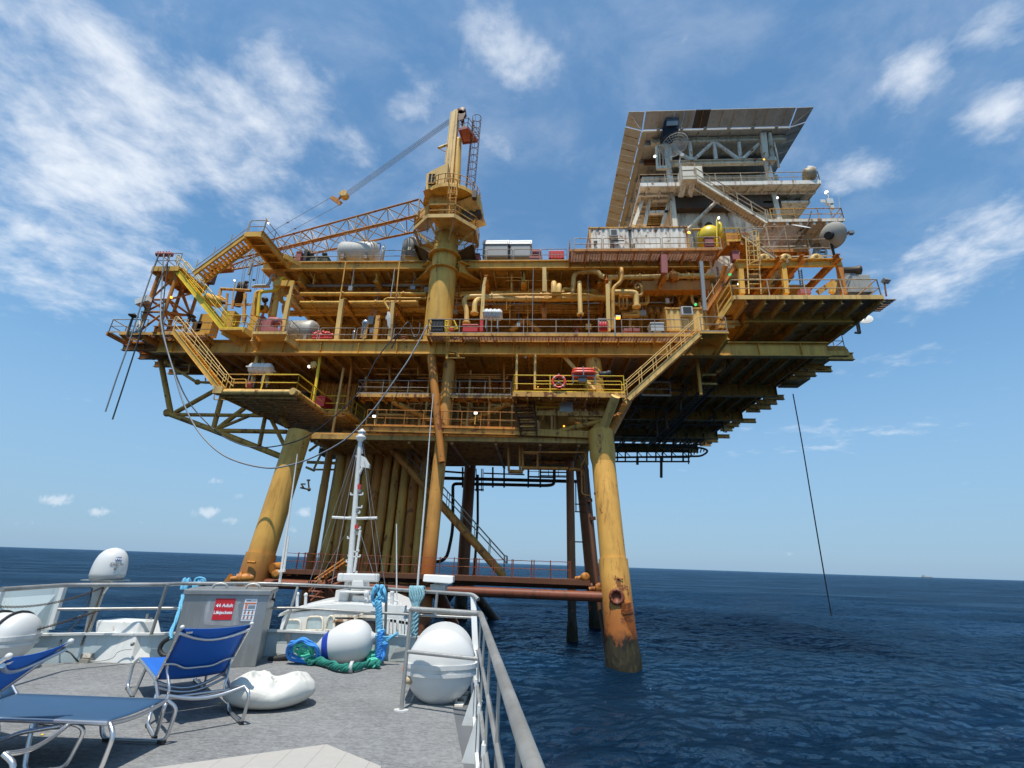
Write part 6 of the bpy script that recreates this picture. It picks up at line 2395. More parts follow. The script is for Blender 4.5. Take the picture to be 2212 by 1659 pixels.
hz_tank('large white horizontal tank with rust marks behind the upper deck rail, left of the crane', k3(1140, 205, Y=34), k3(1620, 200, Y=34), 1.03, 'tank_white', band=False)
t = thing('pipe_bend', 'thin dark pipe loop on the end of the large white tank', 'pipe', k3(1650, 100, Y=33.5))
MB().tube([k3(1500, 75, Y=33.8), k3(1655, 72, Y=33.8), k3(1640, 160, Y=33.8)], .04, 6, .1).lathe(k3(1415, 78, Y=34), UP, [(.35, -.1), (.35, .05), (.01, .08)], 14).build('loop', M['rust_dark'], t)
c0 = k3(2040, 295, Y=34)
t = thing('upright_tank', 'grey upright domed tank behind the upper deck rail beside the crane pedestal', 'tank', c0)
MB().lathe(c0, UP, [(.01, 0), (.95, 0), (.95, 1.55), (.9, 1.8), (.66, 2.1), (.3, 2.18), (.01, 2.2)], 26).build('shell', M['tank_grey'], t)
MB().bar(c0 + V((0, -.98, .4)), c0 + V((.05, -.75, 2.05)), .28, .03, V((0, 1, 0))).build('label_strip', M['tan'], t)
for i, (xa, xb, lb) in enumerate(((1380, 1550, 'white topped dark grey oblong hood right of the crane pedestal, nearer the crane'), (1560, 1700, 'white topped dark grey oblong hood left of the red hose reel'))):
    a, b = g2(xa, 1058, Y=34), g2(xb, 1058, Y=34)
    zt_ = g2(xa, 965, Y=34).z
    t = thing('equipment_hood', lb, 'equipment hood', a.lerp(b, .5), group='oblong hoods on the upper deck')
    mb = MB()
    mb.prism([(a.x, 33.4, a.z - .2), (a.x, 35.6, a.z - .2), (a.x, 35.6, zt_), (a.x, 35.2, zt_ + .35), (a.x, 33.8, zt_ + .3), (a.x, 33.4, zt_ - .1)], (b.x - a.x, 0, 0))
    mb.build('body', M['grey'] if i else M['grey'], t, bevel=.12)
    MB().prism([(a.x - .05, 33.33, zt_ - .35), (a.x - .05, 33.75, zt_ + .36), (a.x - .05, 35.3, zt_ + .42), (a.x - .05, 35.3, zt_ + .30), (a.x - .05, 33.85, zt_ + .26), (a.x - .05, 33.42, zt_ - .35)], (b.x - a.x + .1, 0, 0)).build('top', M['white'], t)


def crate(name, label, cat, reg, x0_, y0_, x1_, y1_, Y, dep, mat, lid=None, feet=True, group=None, ribs=0):
    a, b = reg(x0_, y1_, Y=Y), reg(x1_, y0_, Y=Y)
    t = thing(name, label, cat, ((a.x + b.x) / 2, Y + dep / 2, a.z), group=group)
    mb = MB().span((a.x, Y, a.z + .06), (b.x, Y + dep, b.z - (.12 if lid else 0)))
    for i in range(ribs):
        x = a.x + (b.x - a.x) * (i + .5) / ribs
        mb.bar((x, Y - .015, a.z + .08), (x, Y - .015, b.z - .15), .05, .05, V((1, 0, 0)))
    mb.build('body', M[mat], t, bevel=.025)
    if lid:
        MB().span((a.x - .04, Y - .04, b.z - .115), (b.x + .04, Y + dep + .04, b.z)).build('lid', M[lid], t, bevel=.02)
    if feet:
        mb = MB()
        for x in (a.x + .08, b.x - .08):
            mb.span((x - .06, Y + .03, a.z - .06), (x + .06, Y + dep - .03, a.z + .058))
        mb.build('skid', M['dark_steel'], t)
    return t


crate('hose_box', 'faded red box behind the upper deck rail at its left end', 'box', k3, 560, 178, 655, 300, 33, .9, 'pink', 'pink')
crate('hose_box', 'faded red box on the upper deck right beside the crane pedestal', 'box', k4, 590, 42, 690, 125, 33, .8, 'pink', 'pink')
crate('compressor', 'dark olive covered compressor with yellow strap on the upper deck', 'compressor', k3, 755, 235, 985, 308, 33.4, 1.3, 'green_grey', 'green_grey', ribs=4)
t = thing('generator', 'small dark generator with rounded hood left of the olive compressor', 'generator', k3(725, 300, Y=33.2))
MB().span(k3(698, 305, Y=33.2), k3(752, 228, Y=34.2)).build('hood', M['black'], t, bevel=.1)
MB().ball(k3(780, 215, Y=33.6), .22, 10, 8).ball(k3(945, 215, Y=33.6), .24, 10, 8).bar(k3(850, 240, Y=33.3), k3(925, 250, Y=33.3), .05, .08).build('filter_caps', M['dark_steel'], t)
crate('rescue_basket', 'open red steel crate at the right end of the upper deck rail', 'crate', k4, 1565, 5, 1760, 110, 33, 1.4, 'red', None, ribs=5)
t = thing('hose_reel', 'small red hose reel on a pink stand beside the red crate', 'hose reel', k4(1400, 110, Y=33))
p = k4(1410, 45, Y=33)
mb = MB()
for i in range(7):
    mb.lathe(p + V((-.36 + i * .11, 0, 0)), (1, 0, 0), [(.30, 0), (.36, .05), (.30, .1)], 18)
mb.build('hose', M['pink'], t)
MB().box(p - UP * .75 + V((-.05, 0, 0)), (1.1, .7, .5)).bar(p - UP * .55 + V((-.4, 0, 0)), p + V((-.4, 0, 0)), .08, .1, V((0, 1, 0))).bar(p - UP * .55 + V((.42, 0, 0)), p + V((.42, 0, 0)), .08, .1, V((0, 1, 0))).build('stand', M['pink'], t)
mb = MB()
t = thing('gas_bottle', 'slim white pressure bottle standing beside the large white tank', 'gas bottle', k3(1665, 280, Y=33))
MB().lathe(k3(1665, 285, Y=33), UP, [(.01, 0), (.16, 0), (.16, 1.3), (.07, 1.45), (.07, 1.6), (.01, 1.6)], 14).build('bottle', M['white'], t)

# rusty white workshop container and the yellow container
def container(label, x0, x1, y0, y1, z0, z1, mat, rusty, ac, name='shipping_container'):
    t = thing(name, label, 'container', ((x0 + x1) / 2, (y0 + y1) / 2, z0))
    mb = MB()
    n = int((x1 - x0) / .24)
    fr = []
    for i in range(n * 2 + 1):
        x = x0 + .1 + (x1 - x0 - .2) * i / (n * 2)
        fr.append((x, y0 + (.0 if (i // 2) % 2 else .07)))
    vs = [(x, y, z0 + .15) for x, y in fr] + [(x, y, z1 - .1) for x, y in fr]
    k = len(fr)
    mb.add(vs, [(i, i + 1, k + i + 1, k + i) for i in range(k - 1)])
    mb.span((x0 + .02, y0 + .1, z0 + .02), (x1 - .02, y1, z1 - .02))
    mb.build('shell', M[mat], t)
    mb = MB()
    for x in (x0, x1):
        for y in (y0, y1):
            mb.bar((x, y, z0), (x, y, z1), .14, .14, V((1, 0, 0)))
            for z in (z0 + .08, z1 - .06):
                mb.box((x, y, z), (.2, .2, .16))
    for z in (z0 + .08, z1 - .05):
        mb.bar((x0, y0, z), (x1, y0, z), .1, .12)
        mb.bar((x0, y0, z), (x0, y1, z), .1, .12)
        mb.bar((x1, y0, z), (x1, y1, z), .1, .12)
    mb.build('corner_frame', M[rusty], t)
    ax, az, aw, ah = ac
    mb = MB().span((ax, y0 - .35, az), (ax + aw, y0 + .1, az + ah))
    a_ = mb.build('air_conditioner', M['grey_light'], t, bevel=.03)
    MB().span((ax + .12, y0 - .37, az + .12), (ax + aw - .12, y0 - .3, az + ah - .08)).build('grille', M['black'], a_)
    return t


ca_, cb_ = g3(660, 200, Y=32.1), g3(1375, 345, Y=32.1)
cz1, cz0 = g3(660, 203, Y=32.1).z, 28.2
aa, bb_ = g3(808, 272, Y=31.9), g3(868, 222, Y=31.9)
t = container('long white corrugated container streaked with rust on the upper walkway', ca_.x, g3(1372, 200, Y=32.1).x, 32.1, 34.5, cz0, cz1, 'white_rust', 'yellow_rusty', (aa.x, aa.z, bb_.x - aa.x, bb_.z - aa.z))
mb = MB()
a = g3(958, 215, Y=32.0)
mb.tube([a, g3(958, 345, Y=32.0)], .06, 6)
for x, y in ((705, 315), (830, 318), (957, 215), (980, 340)):
    mb.box(g3(x, y, Y=31.95), (.28, .2, .25))
mb.tube([g3(820, 300, Y=31.95), g3(915, 300, Y=31.95)], .05, 6)
mb.build('conduit', M['dark_steel'], t)
MB().box(g3(870, 320, Y=31.95), (.9, .08, .1)).build('strip_light', M['white_clean'], t)
ya, yb = g3(1240, 970, Y=31.2), g3(1507, 795, Y=31.2)
ac0, ac1 = g3(1340, 848, Y=30.9), g3(1418, 785, Y=30.9)
t = container('pale yellow corrugated cabin on the main deck beside the stair head', ya.x, yb.x, 31.2, 33.6, ya.z, g3(1240, 795, Y=31.2).z, 'yellow_pale', 'yellow_worn', (ac0.x, ac0.z, ac1.x - ac0.x, ac1.z - ac0.z), 'deck_cabin')
# round yellow tank by the yellow post
c = g3(1552, 345, Y=33.4)
zt_ = g3(1545, 215, Y=33.4).z
t = thing('chemical_tank', 'round bright yellow tank with black valves beside the rusty white container', 'tank', c)
MB().lathe(c, UP, [(.01, 0), (1.0, 0), (1.0, zt_ - c.z - .75), (.92, zt_ - c.z - .4), (.6, zt_ - c.z - .05), (.01, zt_ - c.z + .05)], 30).build('shell', M['tank_yellow'], t)
mb = MB()
mb.lathe(V((c.x, 33.2, zt_)), UP, [(.16, 0), (.16, .25), (.3, .3), (.12, .5), (.01, .55)], 14)
mb.tube([g3(1515, 225, Y=33), g3(1495, 235, Y=33)], .12, 8)
mb.ball(g3(1510, 240, Y=33), .17, 8, 6)
mb.build('valve', M['black'], t)
MB().tube([g3(1410, 220, Y=33), g3(1505, 215, Y=33)], .1, 8).build('pipe', M['yellow'], t)
t = thing('gas_bottle', 'slim bright yellow cylinder right of the round yellow tank', 'gas bottle', g3(1640, 310, Y=32.4))
MB().lathe(g3(1638, 310, Y=32.4), UP, [(.01, 0), (.2, 0), (.2, 1.8), (.1, 2.0), (.01, 2.02)], 14).build('bottle', M['tank_yellow'], t)
crate('hose_box', 'faded red box hanging on the rail in front of the round yellow tank', 'box', g3, 1518, 270, 1572, 342, 30.95, .35, 'pink', 'pink', False)
crate('hose_box', 'faded red cabinet on the stair head of the right hand module', 'box', g5, 352, 305, 385, 362, 30.9, .5, 'pink', 'pink', False)
crate('hose_box', 'small faded red box on the right hand module deck behind its rail', 'box', g5, 762, 535, 818, 568, 29.4, .5, 'pink', None, False)
# main deck
crate('foam_tank', 'bright red steel box on the main deck walkway right of the crane pedestal', 'box', k4, 472, 940, 668, 1040, 29.9, .8, 'red', 'red')
crate('waste_bin', 'black ribbed bin at the left end of the main deck walkway', 'bin', k4, 68, 868, 240, 1032, 29.6, .9, 'black', 'dark_steel', ribs=4)
crate('grey_cabinet', 'grey plastic bin beside the pale yellow cabin on the main deck', 'bin', k5, 965, 915, 1120, 1032, 30.2, .9, 'grey_light', 'grey_light')
for i, (xa, xb, lb) in enumerate(((618, 668, 'left of three small red canisters on the deck near the hooded amber light'), (672, 722, 'middle of three small red canisters on the deck near the hooded amber light'),
                                  (738, 818, 'right and widest of three small red canisters near the hooded amber light'))):
    crate('fuel_can', lb, 'canister', k5, xa, 990, xb, 1034, 30.2, .35, 'pink', None, False, 'red canisters on the main deck')
for i, (x, lb) in enumerate(((325, 'left'), (360, 'middle'), (392, 'right'))):
    p = k5(x, 1022, Y=30.3)
    t = thing('fire_extinguisher', lb + ' one of three red extinguishers in the rack by the tall pale pipe', 'fire extinguisher', p, group='fire extinguishers on the main deck')
    MB().lathe(p, UP, [(.01, 0), (.13, 0), (.13, .6), (.06, .72), (.06, .8), (.01, .8)], 12).build('cylinder', M['red'], t)
    MB().box(p + UP * .85, (.1, .16, .08)).tube([p + V((.05, 0, .85)), p + V((.16, -.05, .7)), p + V((.15, -.1, .3))], .02, 5).build('nozzle', M['black'], t)
t = thing('extinguisher_rack', 'grey glazed rack board behind the red extinguishers', 'rack', k5(350, 1030, Y=30.6))
MB().span(k5(295, 1030, Y=30.6), k5(405, 875, Y=30.75)).build('board', M['grey'], t)
t = thing('davit', 'small bright yellow winch davit at the foot of the crane pedestal', 'davit', k4(330, 1030, Y=29.8))
mb = MB()
for a, b in (((255, 1030), (258, 890)), ((290, 1030), (292, 890)), ((255, 900), (292, 900)), ((255, 960), (292, 960)), ((330, 1020), (415, 990)), ((320, 985), (415, 975)), ((415, 1000), (360, 880))):
    mb.tube([k4(*a, Y=29.7), k4(*b, Y=29.7)], .06, 8)
mb.build('frame', M['yellow_new'], t)
MB().box(k4(335, 1005, Y=29.65), (.3, .2, .18)).build('winch', M['red'], t)
# vessels left
hz_tank('patchy grey insulated vessel lying on the main deck beside the red valve skid', k3(495, 1215, Y=32), k3(850, 1205, Y=32), 1.0, 'lagging', 'pressure_vessel')
t = thing('valve_skid', 'low cluster of dark red valves and pipes in front of the grey vessel', 'valve skid', k3(900, 1300, Y=31))
mb = MB()
for i in range(16):
    x = 800 + i * 15
    p = k3(x, 1298, Y=31 + (i % 3) * .3)
    mb.tube([p, p + UP * rc.uniform(.2, .7)], .05, 6)
    mb.lathe(p + UP * rc.uniform(.3, .7), (0, -1, 0), [(.02, 0), (.13, .02), (.13, .06), (.02, .08)], 10)
mb.tube([k3(790, 1275, Y=31), k3(1040, 1270, Y=31)], .09, 8)
mb.tube([k3(790, 1245, Y=31.3), k3(930, 1240, Y=31.3), k3(985, 1215, Y=31.3), k3(1030, 1250, Y=31.3)], .06, 8)
mb.build('valves', M['red'], t)
t = thing('pump_engine', 'faded red pump engine standing on the left balcony', 'pump', k3(240, 1190, Y=30))
mb = MB().span(k3(105, 1185, Y=30), k3(360, 1125, Y=31)).span(k3(110, 1125, Y=30.1), k3(215, 1030, Y=30.9))
mb.prism([k3(180, 1185, Y=29.9), k3(360, 1185, Y=29.9), k3(355, 1140, Y=29.9), k3(200, 1120, Y=29.9)], (0, .1, 0))
mb.build('block', M['pink'], t, bevel=.03)
mb = MB().lathe(k3(255, 1065, Y=30.5), (1, 0, 0), [(.01, -.1), (.3, -.1), (.36, 0), (.36, .5), (.3, .6), (.3, .8), (.01, .8)], 18)
mb.tube([k3(330, 1080, Y=30.3), k3(385, 1075, Y=30.3), k3(395, 1140, Y=30.3), k3(370, 1185, Y=30.3)], .05, 6, .1)
mb.tube([k3(380, 1190, Y=30.2), k3(385, 1110, Y=30.2)], .05, 6)
mb.build('motor', M['pink'], t)
for (x0_, x1_, y0_, y1_, nm, lb) in ((1390, 1505, 1050, 1290, 'filter_vessel', 'tall bright steel domed cylinder on the main deck left of the crane'), (1285, 1335, 1178, 1295, 'small_filter', 'short bright steel filter pot left of the tall domed cylinder')):
    a, b = k3(x0_, y1_, Y=31.4), k3(x1_, y0_, Y=31.4)
    r = (b.x - a.x) / 2
    H_ = b.z - a.z
    c = V(((a.x + b.x) / 2, 31.4, a.z))
    t = thing(nm, lb, 'filter vessel', c)
    if r > .4:
        MB().lathe(c, UP, [(.01, .1), (r * .9, .1), (r, .2), (r, H_ - r * .6), (r * .8, H_ - r * .2), (r * .4, H_), (.01, H_)], 26).build('shell', M['chrome'], t)
        mb = MB()
        for s in (-1, 1):
            mb.bar(c + V((s * r * .9, 0, -.1)), c + V((s * r * .9, 0, .5)), .1, .1, V((1, 0, 0)))
        mb.build('leg', M['grey'], t)
    else:
        MB().lathe(c, UP, [(.05, -.1), (.05, .1), (r, .15), (r, H_ * .8), (r * 1.15, H_ * .82), (r * 1.15, H_ * .9), (r * .8, H_), (.01, H_)], 20).build('shell', M['chrome'], t)
t = thing('hanging_coil', 'bundle of grey hose hanging from a pipe on the main deck', 'hose coil', k3(1755, 1000, Y=31.5))
mb = MB()
for i in range(5):
    mb.tube([k3(1740 + i * 5, 940, Y=31.4), k3(1735 + i * 12, 1020, Y=31.3), k3(1745 + i * 6, 1130 + 8 * i, Y=31.3), k3(1762, 1140, Y=31.4), k3(1748 + 3 * i, 1000, Y=31.4)], .035, 6, .3)
mb.build('coil', M['grey_light'], t)

# dishes and aerials
c = g5(950, 215, Y=31)
M['dish'] = plain('pale_dish_paint', (.40, .375, .32), .7)
t = thing('satellite_dish', 'big pale satellite dish on a black mast at the right end of the platform', 'satellite dish', c - UP * 2.5)
ax = V((.80, .36, .26)).normalized()
MB().lathe(c, ax, [(.01, -.30), (.36, -.26), (.7, -.14), (1.02, .02), (1.04, .05), (1.0, .05), (.69, -.10), (.36, -.2), (.01, -.26)], 32).build('reflector', M['dish'], t)
fp = g5(1060, 198, Y=31.4)
mb = MB()
mb.tube([c + UP * .8, fp], .03, 6)
mb.tube([c + V((.3, 0, -.85)), fp], .03, 6)
mb.tube([g5(1000, 185, Y=31), fp], .03, 6)
mb.box(fp, (.4, .3, .25))
mb.build('feed_horn', M['grey'], t)
MB().cyl(c - ax * .22, c - ax * .6, .3, seg=14).tube([c - ax * .4, g5(938, 250, Y=31.3), g5(960, 345, Y=31.3)], .12, 10).bar(g5(925, 215, Y=31.2), g5(960, 235, Y=31.2), .5, .4).build('mount', M['black'], t)
c = g4(805, 372, Y=32.6)
t = thing('grid_antenna', 'white wire grid antenna dish below the left corner of the helideck', 'antenna', c)
ax = V((-.5, -.75, -.3)).normalized()
s_, u_ = frame(ax)
mb = MB()
for r in (.25, .5, .75, 1.0, 1.2):
    mb.tube([c + s_ * (r * math.cos(a)) + u_ * (r * .85 * math.sin(a)) + ax * (.18 * r * r) for a in [2 * math.pi * i / 24 for i in range(24)]], .03 if r == 1.2 else .016, 5, closed=True)
for i in range(12):
    a = math.pi * i / 12
    pts = [c + s_ * (r * math.cos(a)) + u_ * (r * .85 * math.sin(a)) + ax * (.18 * r * r) for r in (-1.2, -.6, 0, .6, 1.2)]
    mb.tube(pts, .018, 5)
mb.build('grid', M['grey_light'], t)
MB().tube([c, g4(850, 450, Y=32.9), g4(840, 500, Y=33), g4(850, 650, Y=33)], .07, 8).box(g4(858, 448, Y=32.8), (.3, .25, .3)).build('mast', M['grey_light'], t)
p = g4(1880, 612, Y=33.3)
t = thing('equipment_drum', 'round tan drum with white cover at the right end of the quarters walkway', 'drum', p)
MB().lathe(p + V((-.4, 0, 0)), V((1, -.3, .1)), [(.01, 0), (.55, 0), (.62, .1), (.62, .7), (.5, .85), (.01, .9)], 22).build('drum', M['tan'], t)
MB().prism([p + V((-.3, -.5, .5)), p + V((.5, -.5, .4)), p + V((.3, -.4, .75)), p + V((-.1, -.4, .8))], (0, .7, 0)).build('cover', M['white'], t)
p = g4(2045, 820, Y=32.3)
t = thing('weather_station', 'pale boxes and whip aerial on the lamp post at the right quarters landing', 'antenna', p)
MB().box(p, (.5, .3, .5)).box(p + V((-.5, 0, .1)), (.4, .06, .3)).box(p + V((.1, 0, -.6)), (.25, .2, .4)).build('sensor_box', M['white'], t)
MB().tube([g4(2120, 770, Y=32.3), g4(2130, 870, Y=32.3)], .025, 5).build('whip', M['grey_light'], t)
p = g1(320, 745, Y=29.2)
t = thing('twin_sensor', 'pair of white boxes on a bracket at the left side of the hose tower', 'sensor', p)
MB().box(p + V((.2, 0, .05)), (.6, .5, .5), Matrix.Rotation(rad(-20), 3, 'Y')).box(p + V((-.35, .1, -.08)), (.35, .5, .45), Matrix.Rotation(rad(-20), 3, 'Y')).build('box', M['white'], t)
MB().tube([p - UP * .2, g1(340, 810, Y=29.4)], .06, 6).tube([g1(305, 825, Y=29.3), g1(380, 830, Y=29.4)], .05, 6).build('bracket', M['dark_steel'], t)
p = g1(243, 862, Y=29.2)
t = thing('sheave_post', 'black flat topped post at the far left corner of the platform', 'post', g1(195, 1010, Y=29.2))
MB().lathe(p, UP, [(.05, -.1), (.12, -.05), (.3, .06), (.34, .1), (.14, .16), (.1, .28), (.01, .29)], 16).tube([p, g1(195, 1010, Y=29.2)], .07, 8).build('post', M['dark_steel'], t)
p = g1(290, 940, Y=29.4)
t = thing('rope_bundle', 'tangle of white rope hanging from the hose tower bracket', 'rope', p)
mb = MB()
for i in range(5):
    mb.tube([p + V((rc.uniform(-.2, .2), 0, .4 + .2 * rc.random())), p + V((rc.uniform(-.4, .4), -.1, rc.uniform(-.2, .2))), p + V((rc.uniform(-.4, .4), 0, -.5))], .05, 6, .2)
mb.tube([g1(305, 835, Y=29.3), p + UP * .5], .04, 6)
mb.build('strands', M['grey_light'], t)
p = g1(1580, 1218, Y=33)
t = thing('star_handle', 'pale star shaped handwheel on the yellow post of the lower left platform', 'handwheel', h1(1445, 352, Y=30.8))
c = h1(1445, 352, Y=30.8)
mb = MB()
for i in range(8):
    a = math.pi * i / 4
    mb.bar(c, c + V((.28 * math.cos(a), 0, .28 * math.sin(a))), .1, .1, V((0, 1, 0)))
mb.lathe(c, (0, -1, 0), [(.2, -.04), (.22, 0), (.2, .06), (.01, .07)], 16)
mb.build('wheel', M['yellow_pale'], t)
crate('hose_box', 'bright red box on the lower left platform beside the yellow post', 'box', h1, 1452, 628, 1552, 725, 32.3, 1.6, 'red', 'red', False)
t = thing('winch_head', 'small faded red winch on the lower left platform under the life raft', 'winch', h1(880, 540, Y=30))
MB().span(h1(855, 555, Y=30), h1(905, 512, Y=30.6)).build('body', M['pink'], t, bevel=.05)
MB().lathe(h1(880, 525, Y=29.95), (0, -1, 0), [(.01, 0), (.16, .0), (.16, .12), (.01, .14)], 14).build('drum', M['pink'], t)

# hoses
def hose(name, label, pts, r, mat, cat='hose', n=26):
    pts = [V(p) for p in pts]
    o = []
    m = len(pts)
    for i in range(m - 1):
        p0, p1, p2, p3 = pts[max(i - 1, 0)], pts[i], pts[i + 1], pts[min(i + 2, m - 1)]
        for k in range(7):
            t = k / 7
            o.append(.5 * ((2 * p1) + (p2 - p0) * t + (2 * p0 - 5 * p1 + 4 * p2 - p3) * t * t + (3 * p1 - p0 - 3 * p2 + p3) * t ** 3))
    o.append(pts[-1])
    return tag(MB().tube(o, r, 8).build(name, M[mat]), label, cat)


hose('transfer_hose', 'pale grey hose looping low from the hose tower across to the crane side', [g1(470, 400, Y=28.9), g1(455, 650, Y=28.8), h1(100, 0, Y=28.4), h1(215, 430, Y=28.3), h1(300, 700, Y=28.3), h1(420, 930, Y=28.3), h1(590, 1110, Y=28.2), h1(780, 1210, Y=28.2), h1(1040, 1265, Y=28.2),
     h1(1240, 1240, Y=28.2), h1(1420, 1180, Y=28.2), h1(1640, 1070, Y=28.2), h1(1800, 950, Y=28.2), h1(2000, 720, Y=28.4), h1(2212, 420, Y=28.6), h2(540, 270, Y=28.8), h2(670, 30, Y=29.2), k4(20, 960, Y=29.3)], .05, 'cable')
hose('transfer_hose', 'black hose looping from the hose tower, higher than the pale one', [g1(505, 400, Y=28.9), g1(465, 800, Y=28.7), h1(130, 100, Y=28.6), h1(190, 330, Y=28.6), h1(330, 660, Y=28.8), h1(560, 920, Y=29), h1(760, 1040, Y=29), h1(960, 1085, Y=29.2), h1(1200, 1055, Y=29.2), h1(1400, 980, Y=29.2),
     h1(1620, 820, Y=29), h1(1850, 590, Y=29), h2(250, 280, Y=29), h2(420, 80, Y=29.3), k3(1790, 1400, Y=29.5), k3(1870, 1240, Y=29.9), k3(1975, 1085, Y=30.2), k3(2020, 1085, Y=30.4), k3(2050, 1200, Y=30.4), k3(2090, 1260, Y=30.3), k3(2135, 1210, Y=30.4), k3(2150, 1080, Y=30.6)], .04, 'black_hose')
hose('hanging_hose', 'grey straight hose hanging far left of the hose tower', [g1(432, 400, Y=28.8), g1(330, 690, Y=28.8), g1(215, 1050, Y=28.8), g1(120, 1320, Y=28.8), g1(40, 1560, Y=28.8)], .045, 'cable')
hose('hanging_hose', 'black straight hose hanging left beside the grey one', [g1(520, 405, Y=29.0), g1(450, 570, Y=28.4), g1(370, 790, Y=28.4), g1(290, 1010, Y=28.4), g1(180, 1350, Y=28.4), g1(92, 1618, Y=28.4)], .045, 'black_hose')
hose('hanging_hose', 'long thin dark hose hanging down to the sea from the right edge of the platform', [at(1713, 851, Y=36), at(1733, 960, Y=36), at(1753, 1080, Y=36), at(1775, 1210, Y=36), at(1789, 1290, Y=36), at(1796, 1330, Y=36)], .042, 'black_hose')

p = at(2003, 1246, Y=5200)
t = thing('distant_ship', 'tiny hazy ship on the sea horizon near the frame edge', 'ship', (p.x, 5200, 0))
MB().prism([(p.x - 45, 5200, 0), (p.x + 40, 5200, 0), (p.x + 50, 5200, 9), (p.x - 48, 5200, 8)], (0, 14, 0)).build('hull', M['grey'], t)
MB().span((p.x - 36, 5201, 8), (p.x - 16, 5212, 24)).build('bridge', M['grey_light'], t)

r5 = region(3100, 720, 1.983)
t = thing('generator_skid', 'dark caged generator with black drum behind the module deck rail, at its outer end', 'generator', r5(600, 890, Y=32.5))
mb = MB().lathe(r5(528, 728, Y=33), V((1, -.1, 0)), [(.01, 0), (.36, 0), (.36, 1.1), (.42, 1.15), (.42, 1.3), (.01, 1.32)], 18)
mb.build('drum', M['dark_steel'], t)
mb = MB()
for x in (560, 590, 632):
    mb.tube([r5(x, 745, Y=32.4), r5(x + 3, 850, Y=32.4)], .06, 6)
    mb.tube([r5(x, 745, Y=34), r5(x + 3, 850, Y=34)], .06, 6)
for y in (748, 795, 845):
    mb.tube([r5(555, y, Y=32.4), r5(635, y - 2, Y=32.4), r5(635, y - 2, Y=34)], .05, 6)
mb.tube([r5(560, 845, Y=32.4), r5(632, 750, Y=32.4)], .04, 6)
mb.build('cage', M['grey'], t)
MB().span(r5(560, 890, Y=32.3), r5(640, 845, Y=34)).build('base_box', M['tank_grey'], t, bevel=.04)
MB().span(r5(575, 835, Y=32.8), r5(625, 775, Y=33.6)).build('engine', M['dark_steel'], t, bevel=.06)
for x in (318, 332, 360):
    apart('gallery_post', MB().bar(r5(x - 20, 620, Y=35), r5(x + 25, 395, Y=35), .14, .14, V((0, 1, 0))), 'grey_light')
mb = MB()
for i in range(7):
    mb.bar(r5(345 + i * 3, 600 - i * 28, Y=35.1), r5(405 + i * 2, 600 - i * 28, Y=35.1), .3, .05)
apart('ladder', mb.bar(r5(335, 620, Y=35), r5(385, 395, Y=35), .08, .2).bar(r5(400, 620, Y=35), r5(425, 395, Y=35), .08, .2), 'grey_light')

# ------------------------------------------------------------------ the boat we stand on
DZ = 3.2
BT = thing('boat', 'white workboat with grey carpeted upper deck, galvanised rails and a white mast', 'boat', (-4, 7, 0))
HULLX = lambda y: .27 - .153 * y            # starboard edge runs slightly to the left


def bpart(name, mb, mat, parent=None, **k):
    return mb.build(name, M[mat] if isinstance(mat, str) else mat, parent or BT, **k)


def xy(p, z):
    return V((p.x, p.y, z))


# front edge of the upper deck, seen from above a gentle curve
FE = [V((-9.6, 6.3, DZ)), V((-8.4, 7.15, DZ)), h6(300, 945, Z=DZ), h6(580, 935, Z=DZ), h6(880, 945, Z=DZ) + V((.1, .15, 0)), V((-5.4, 8.55, DZ)), h7(350, 722, Z=DZ), h7(700, 740, Z=DZ), h7(1080, 752, Z=DZ), V((-1.75, 8.72, DZ)), V((-.90, 7.80, DZ))]
def smooth_path(pts, k=6):
    o = []
    m = len(pts)
    for i in range(m - 1):
        p0, p1, p2, p3 = pts[max(i - 1, 0)], pts[i], pts[i + 1], pts[min(i + 2, m - 1)]
        for j in range(k):
            t = j / k
            o.append(.5 * ((2 * p1) + (p2 - p0) * t + (2 * p0 - 5 * p1 + 4 * p2 - p3) * t * t + (3 * p1 - p0 - 3 * p2 + p3) * t ** 3))
    o.append(pts[-1])
    return o


FS = smooth_path(FE, 4)
stb = [V((HULLX(y), y, DZ)) for y in (7.8, 5, 2, -3)]
deckpoly = FS + stb[1:] + [V((-9.6, -3, DZ))]
mb = MB().prism([xy(p, DZ - .12) for p in deckpoly], (0, 0, .12))
bpart('deck_plate', mb, 'deck_grey')
mb = MB().prism([xy(p, -1.0) for p in deckpoly], (0, 0, 4.07))
bow = [V((-9.4, 7.0, -1)), V((-9.0, 10, -1)), V((-8.0, 14, -1)), V((-6.2, 18.5, -1)), V((-4.2, 14, -1)), V((-2.0, 10, -1)), V((-1.0, 7.9, -1))]
mb.prism(bow, (0, 0, 3.4))
bpart('hull', mb, 'white')

# grey carpet
mt, nt, bs, pos, _ = base_mat('grey_marine_carpet')
f1 = nt_noise(nt, nt_map(nt, pos, (26, 60, 26), (0, 0, rad(-8))), 1, 7, .78, .4)
f2 = nt_noise(nt, nt_map(nt, pos, (9, 19, 9), (0, 0, rad(-8))), 1, 5, .65)
f3 = nt_noise(nt, pos, 1.3, 4)
fac = nt_math(nt, 'ADD', nt_math(nt, 'MULTIPLY', f1, .6), nt_math(nt, 'ADD', nt_math(nt, 'MULTIPLY', f2, .25), nt_math(nt, 'MULTIPLY', f3, .15)))
nt.links.new(nt_mix(nt, nt_step(nt, fac, .34, .66), (.115, .116, .117), (.305, .305, .297)), bs.inputs['Base Color'])
bs.inputs['Roughness'].default_value = .95
bs.inputs['Specular IOR Level'].default_value = .1
bump(nt, bs, f1, .5, .01)
M['carpet'] = mt
cin = [V((p.x + (.0 if p.x < -4 else -.02), p.y - .06, DZ)) for p in FS[:-6]]
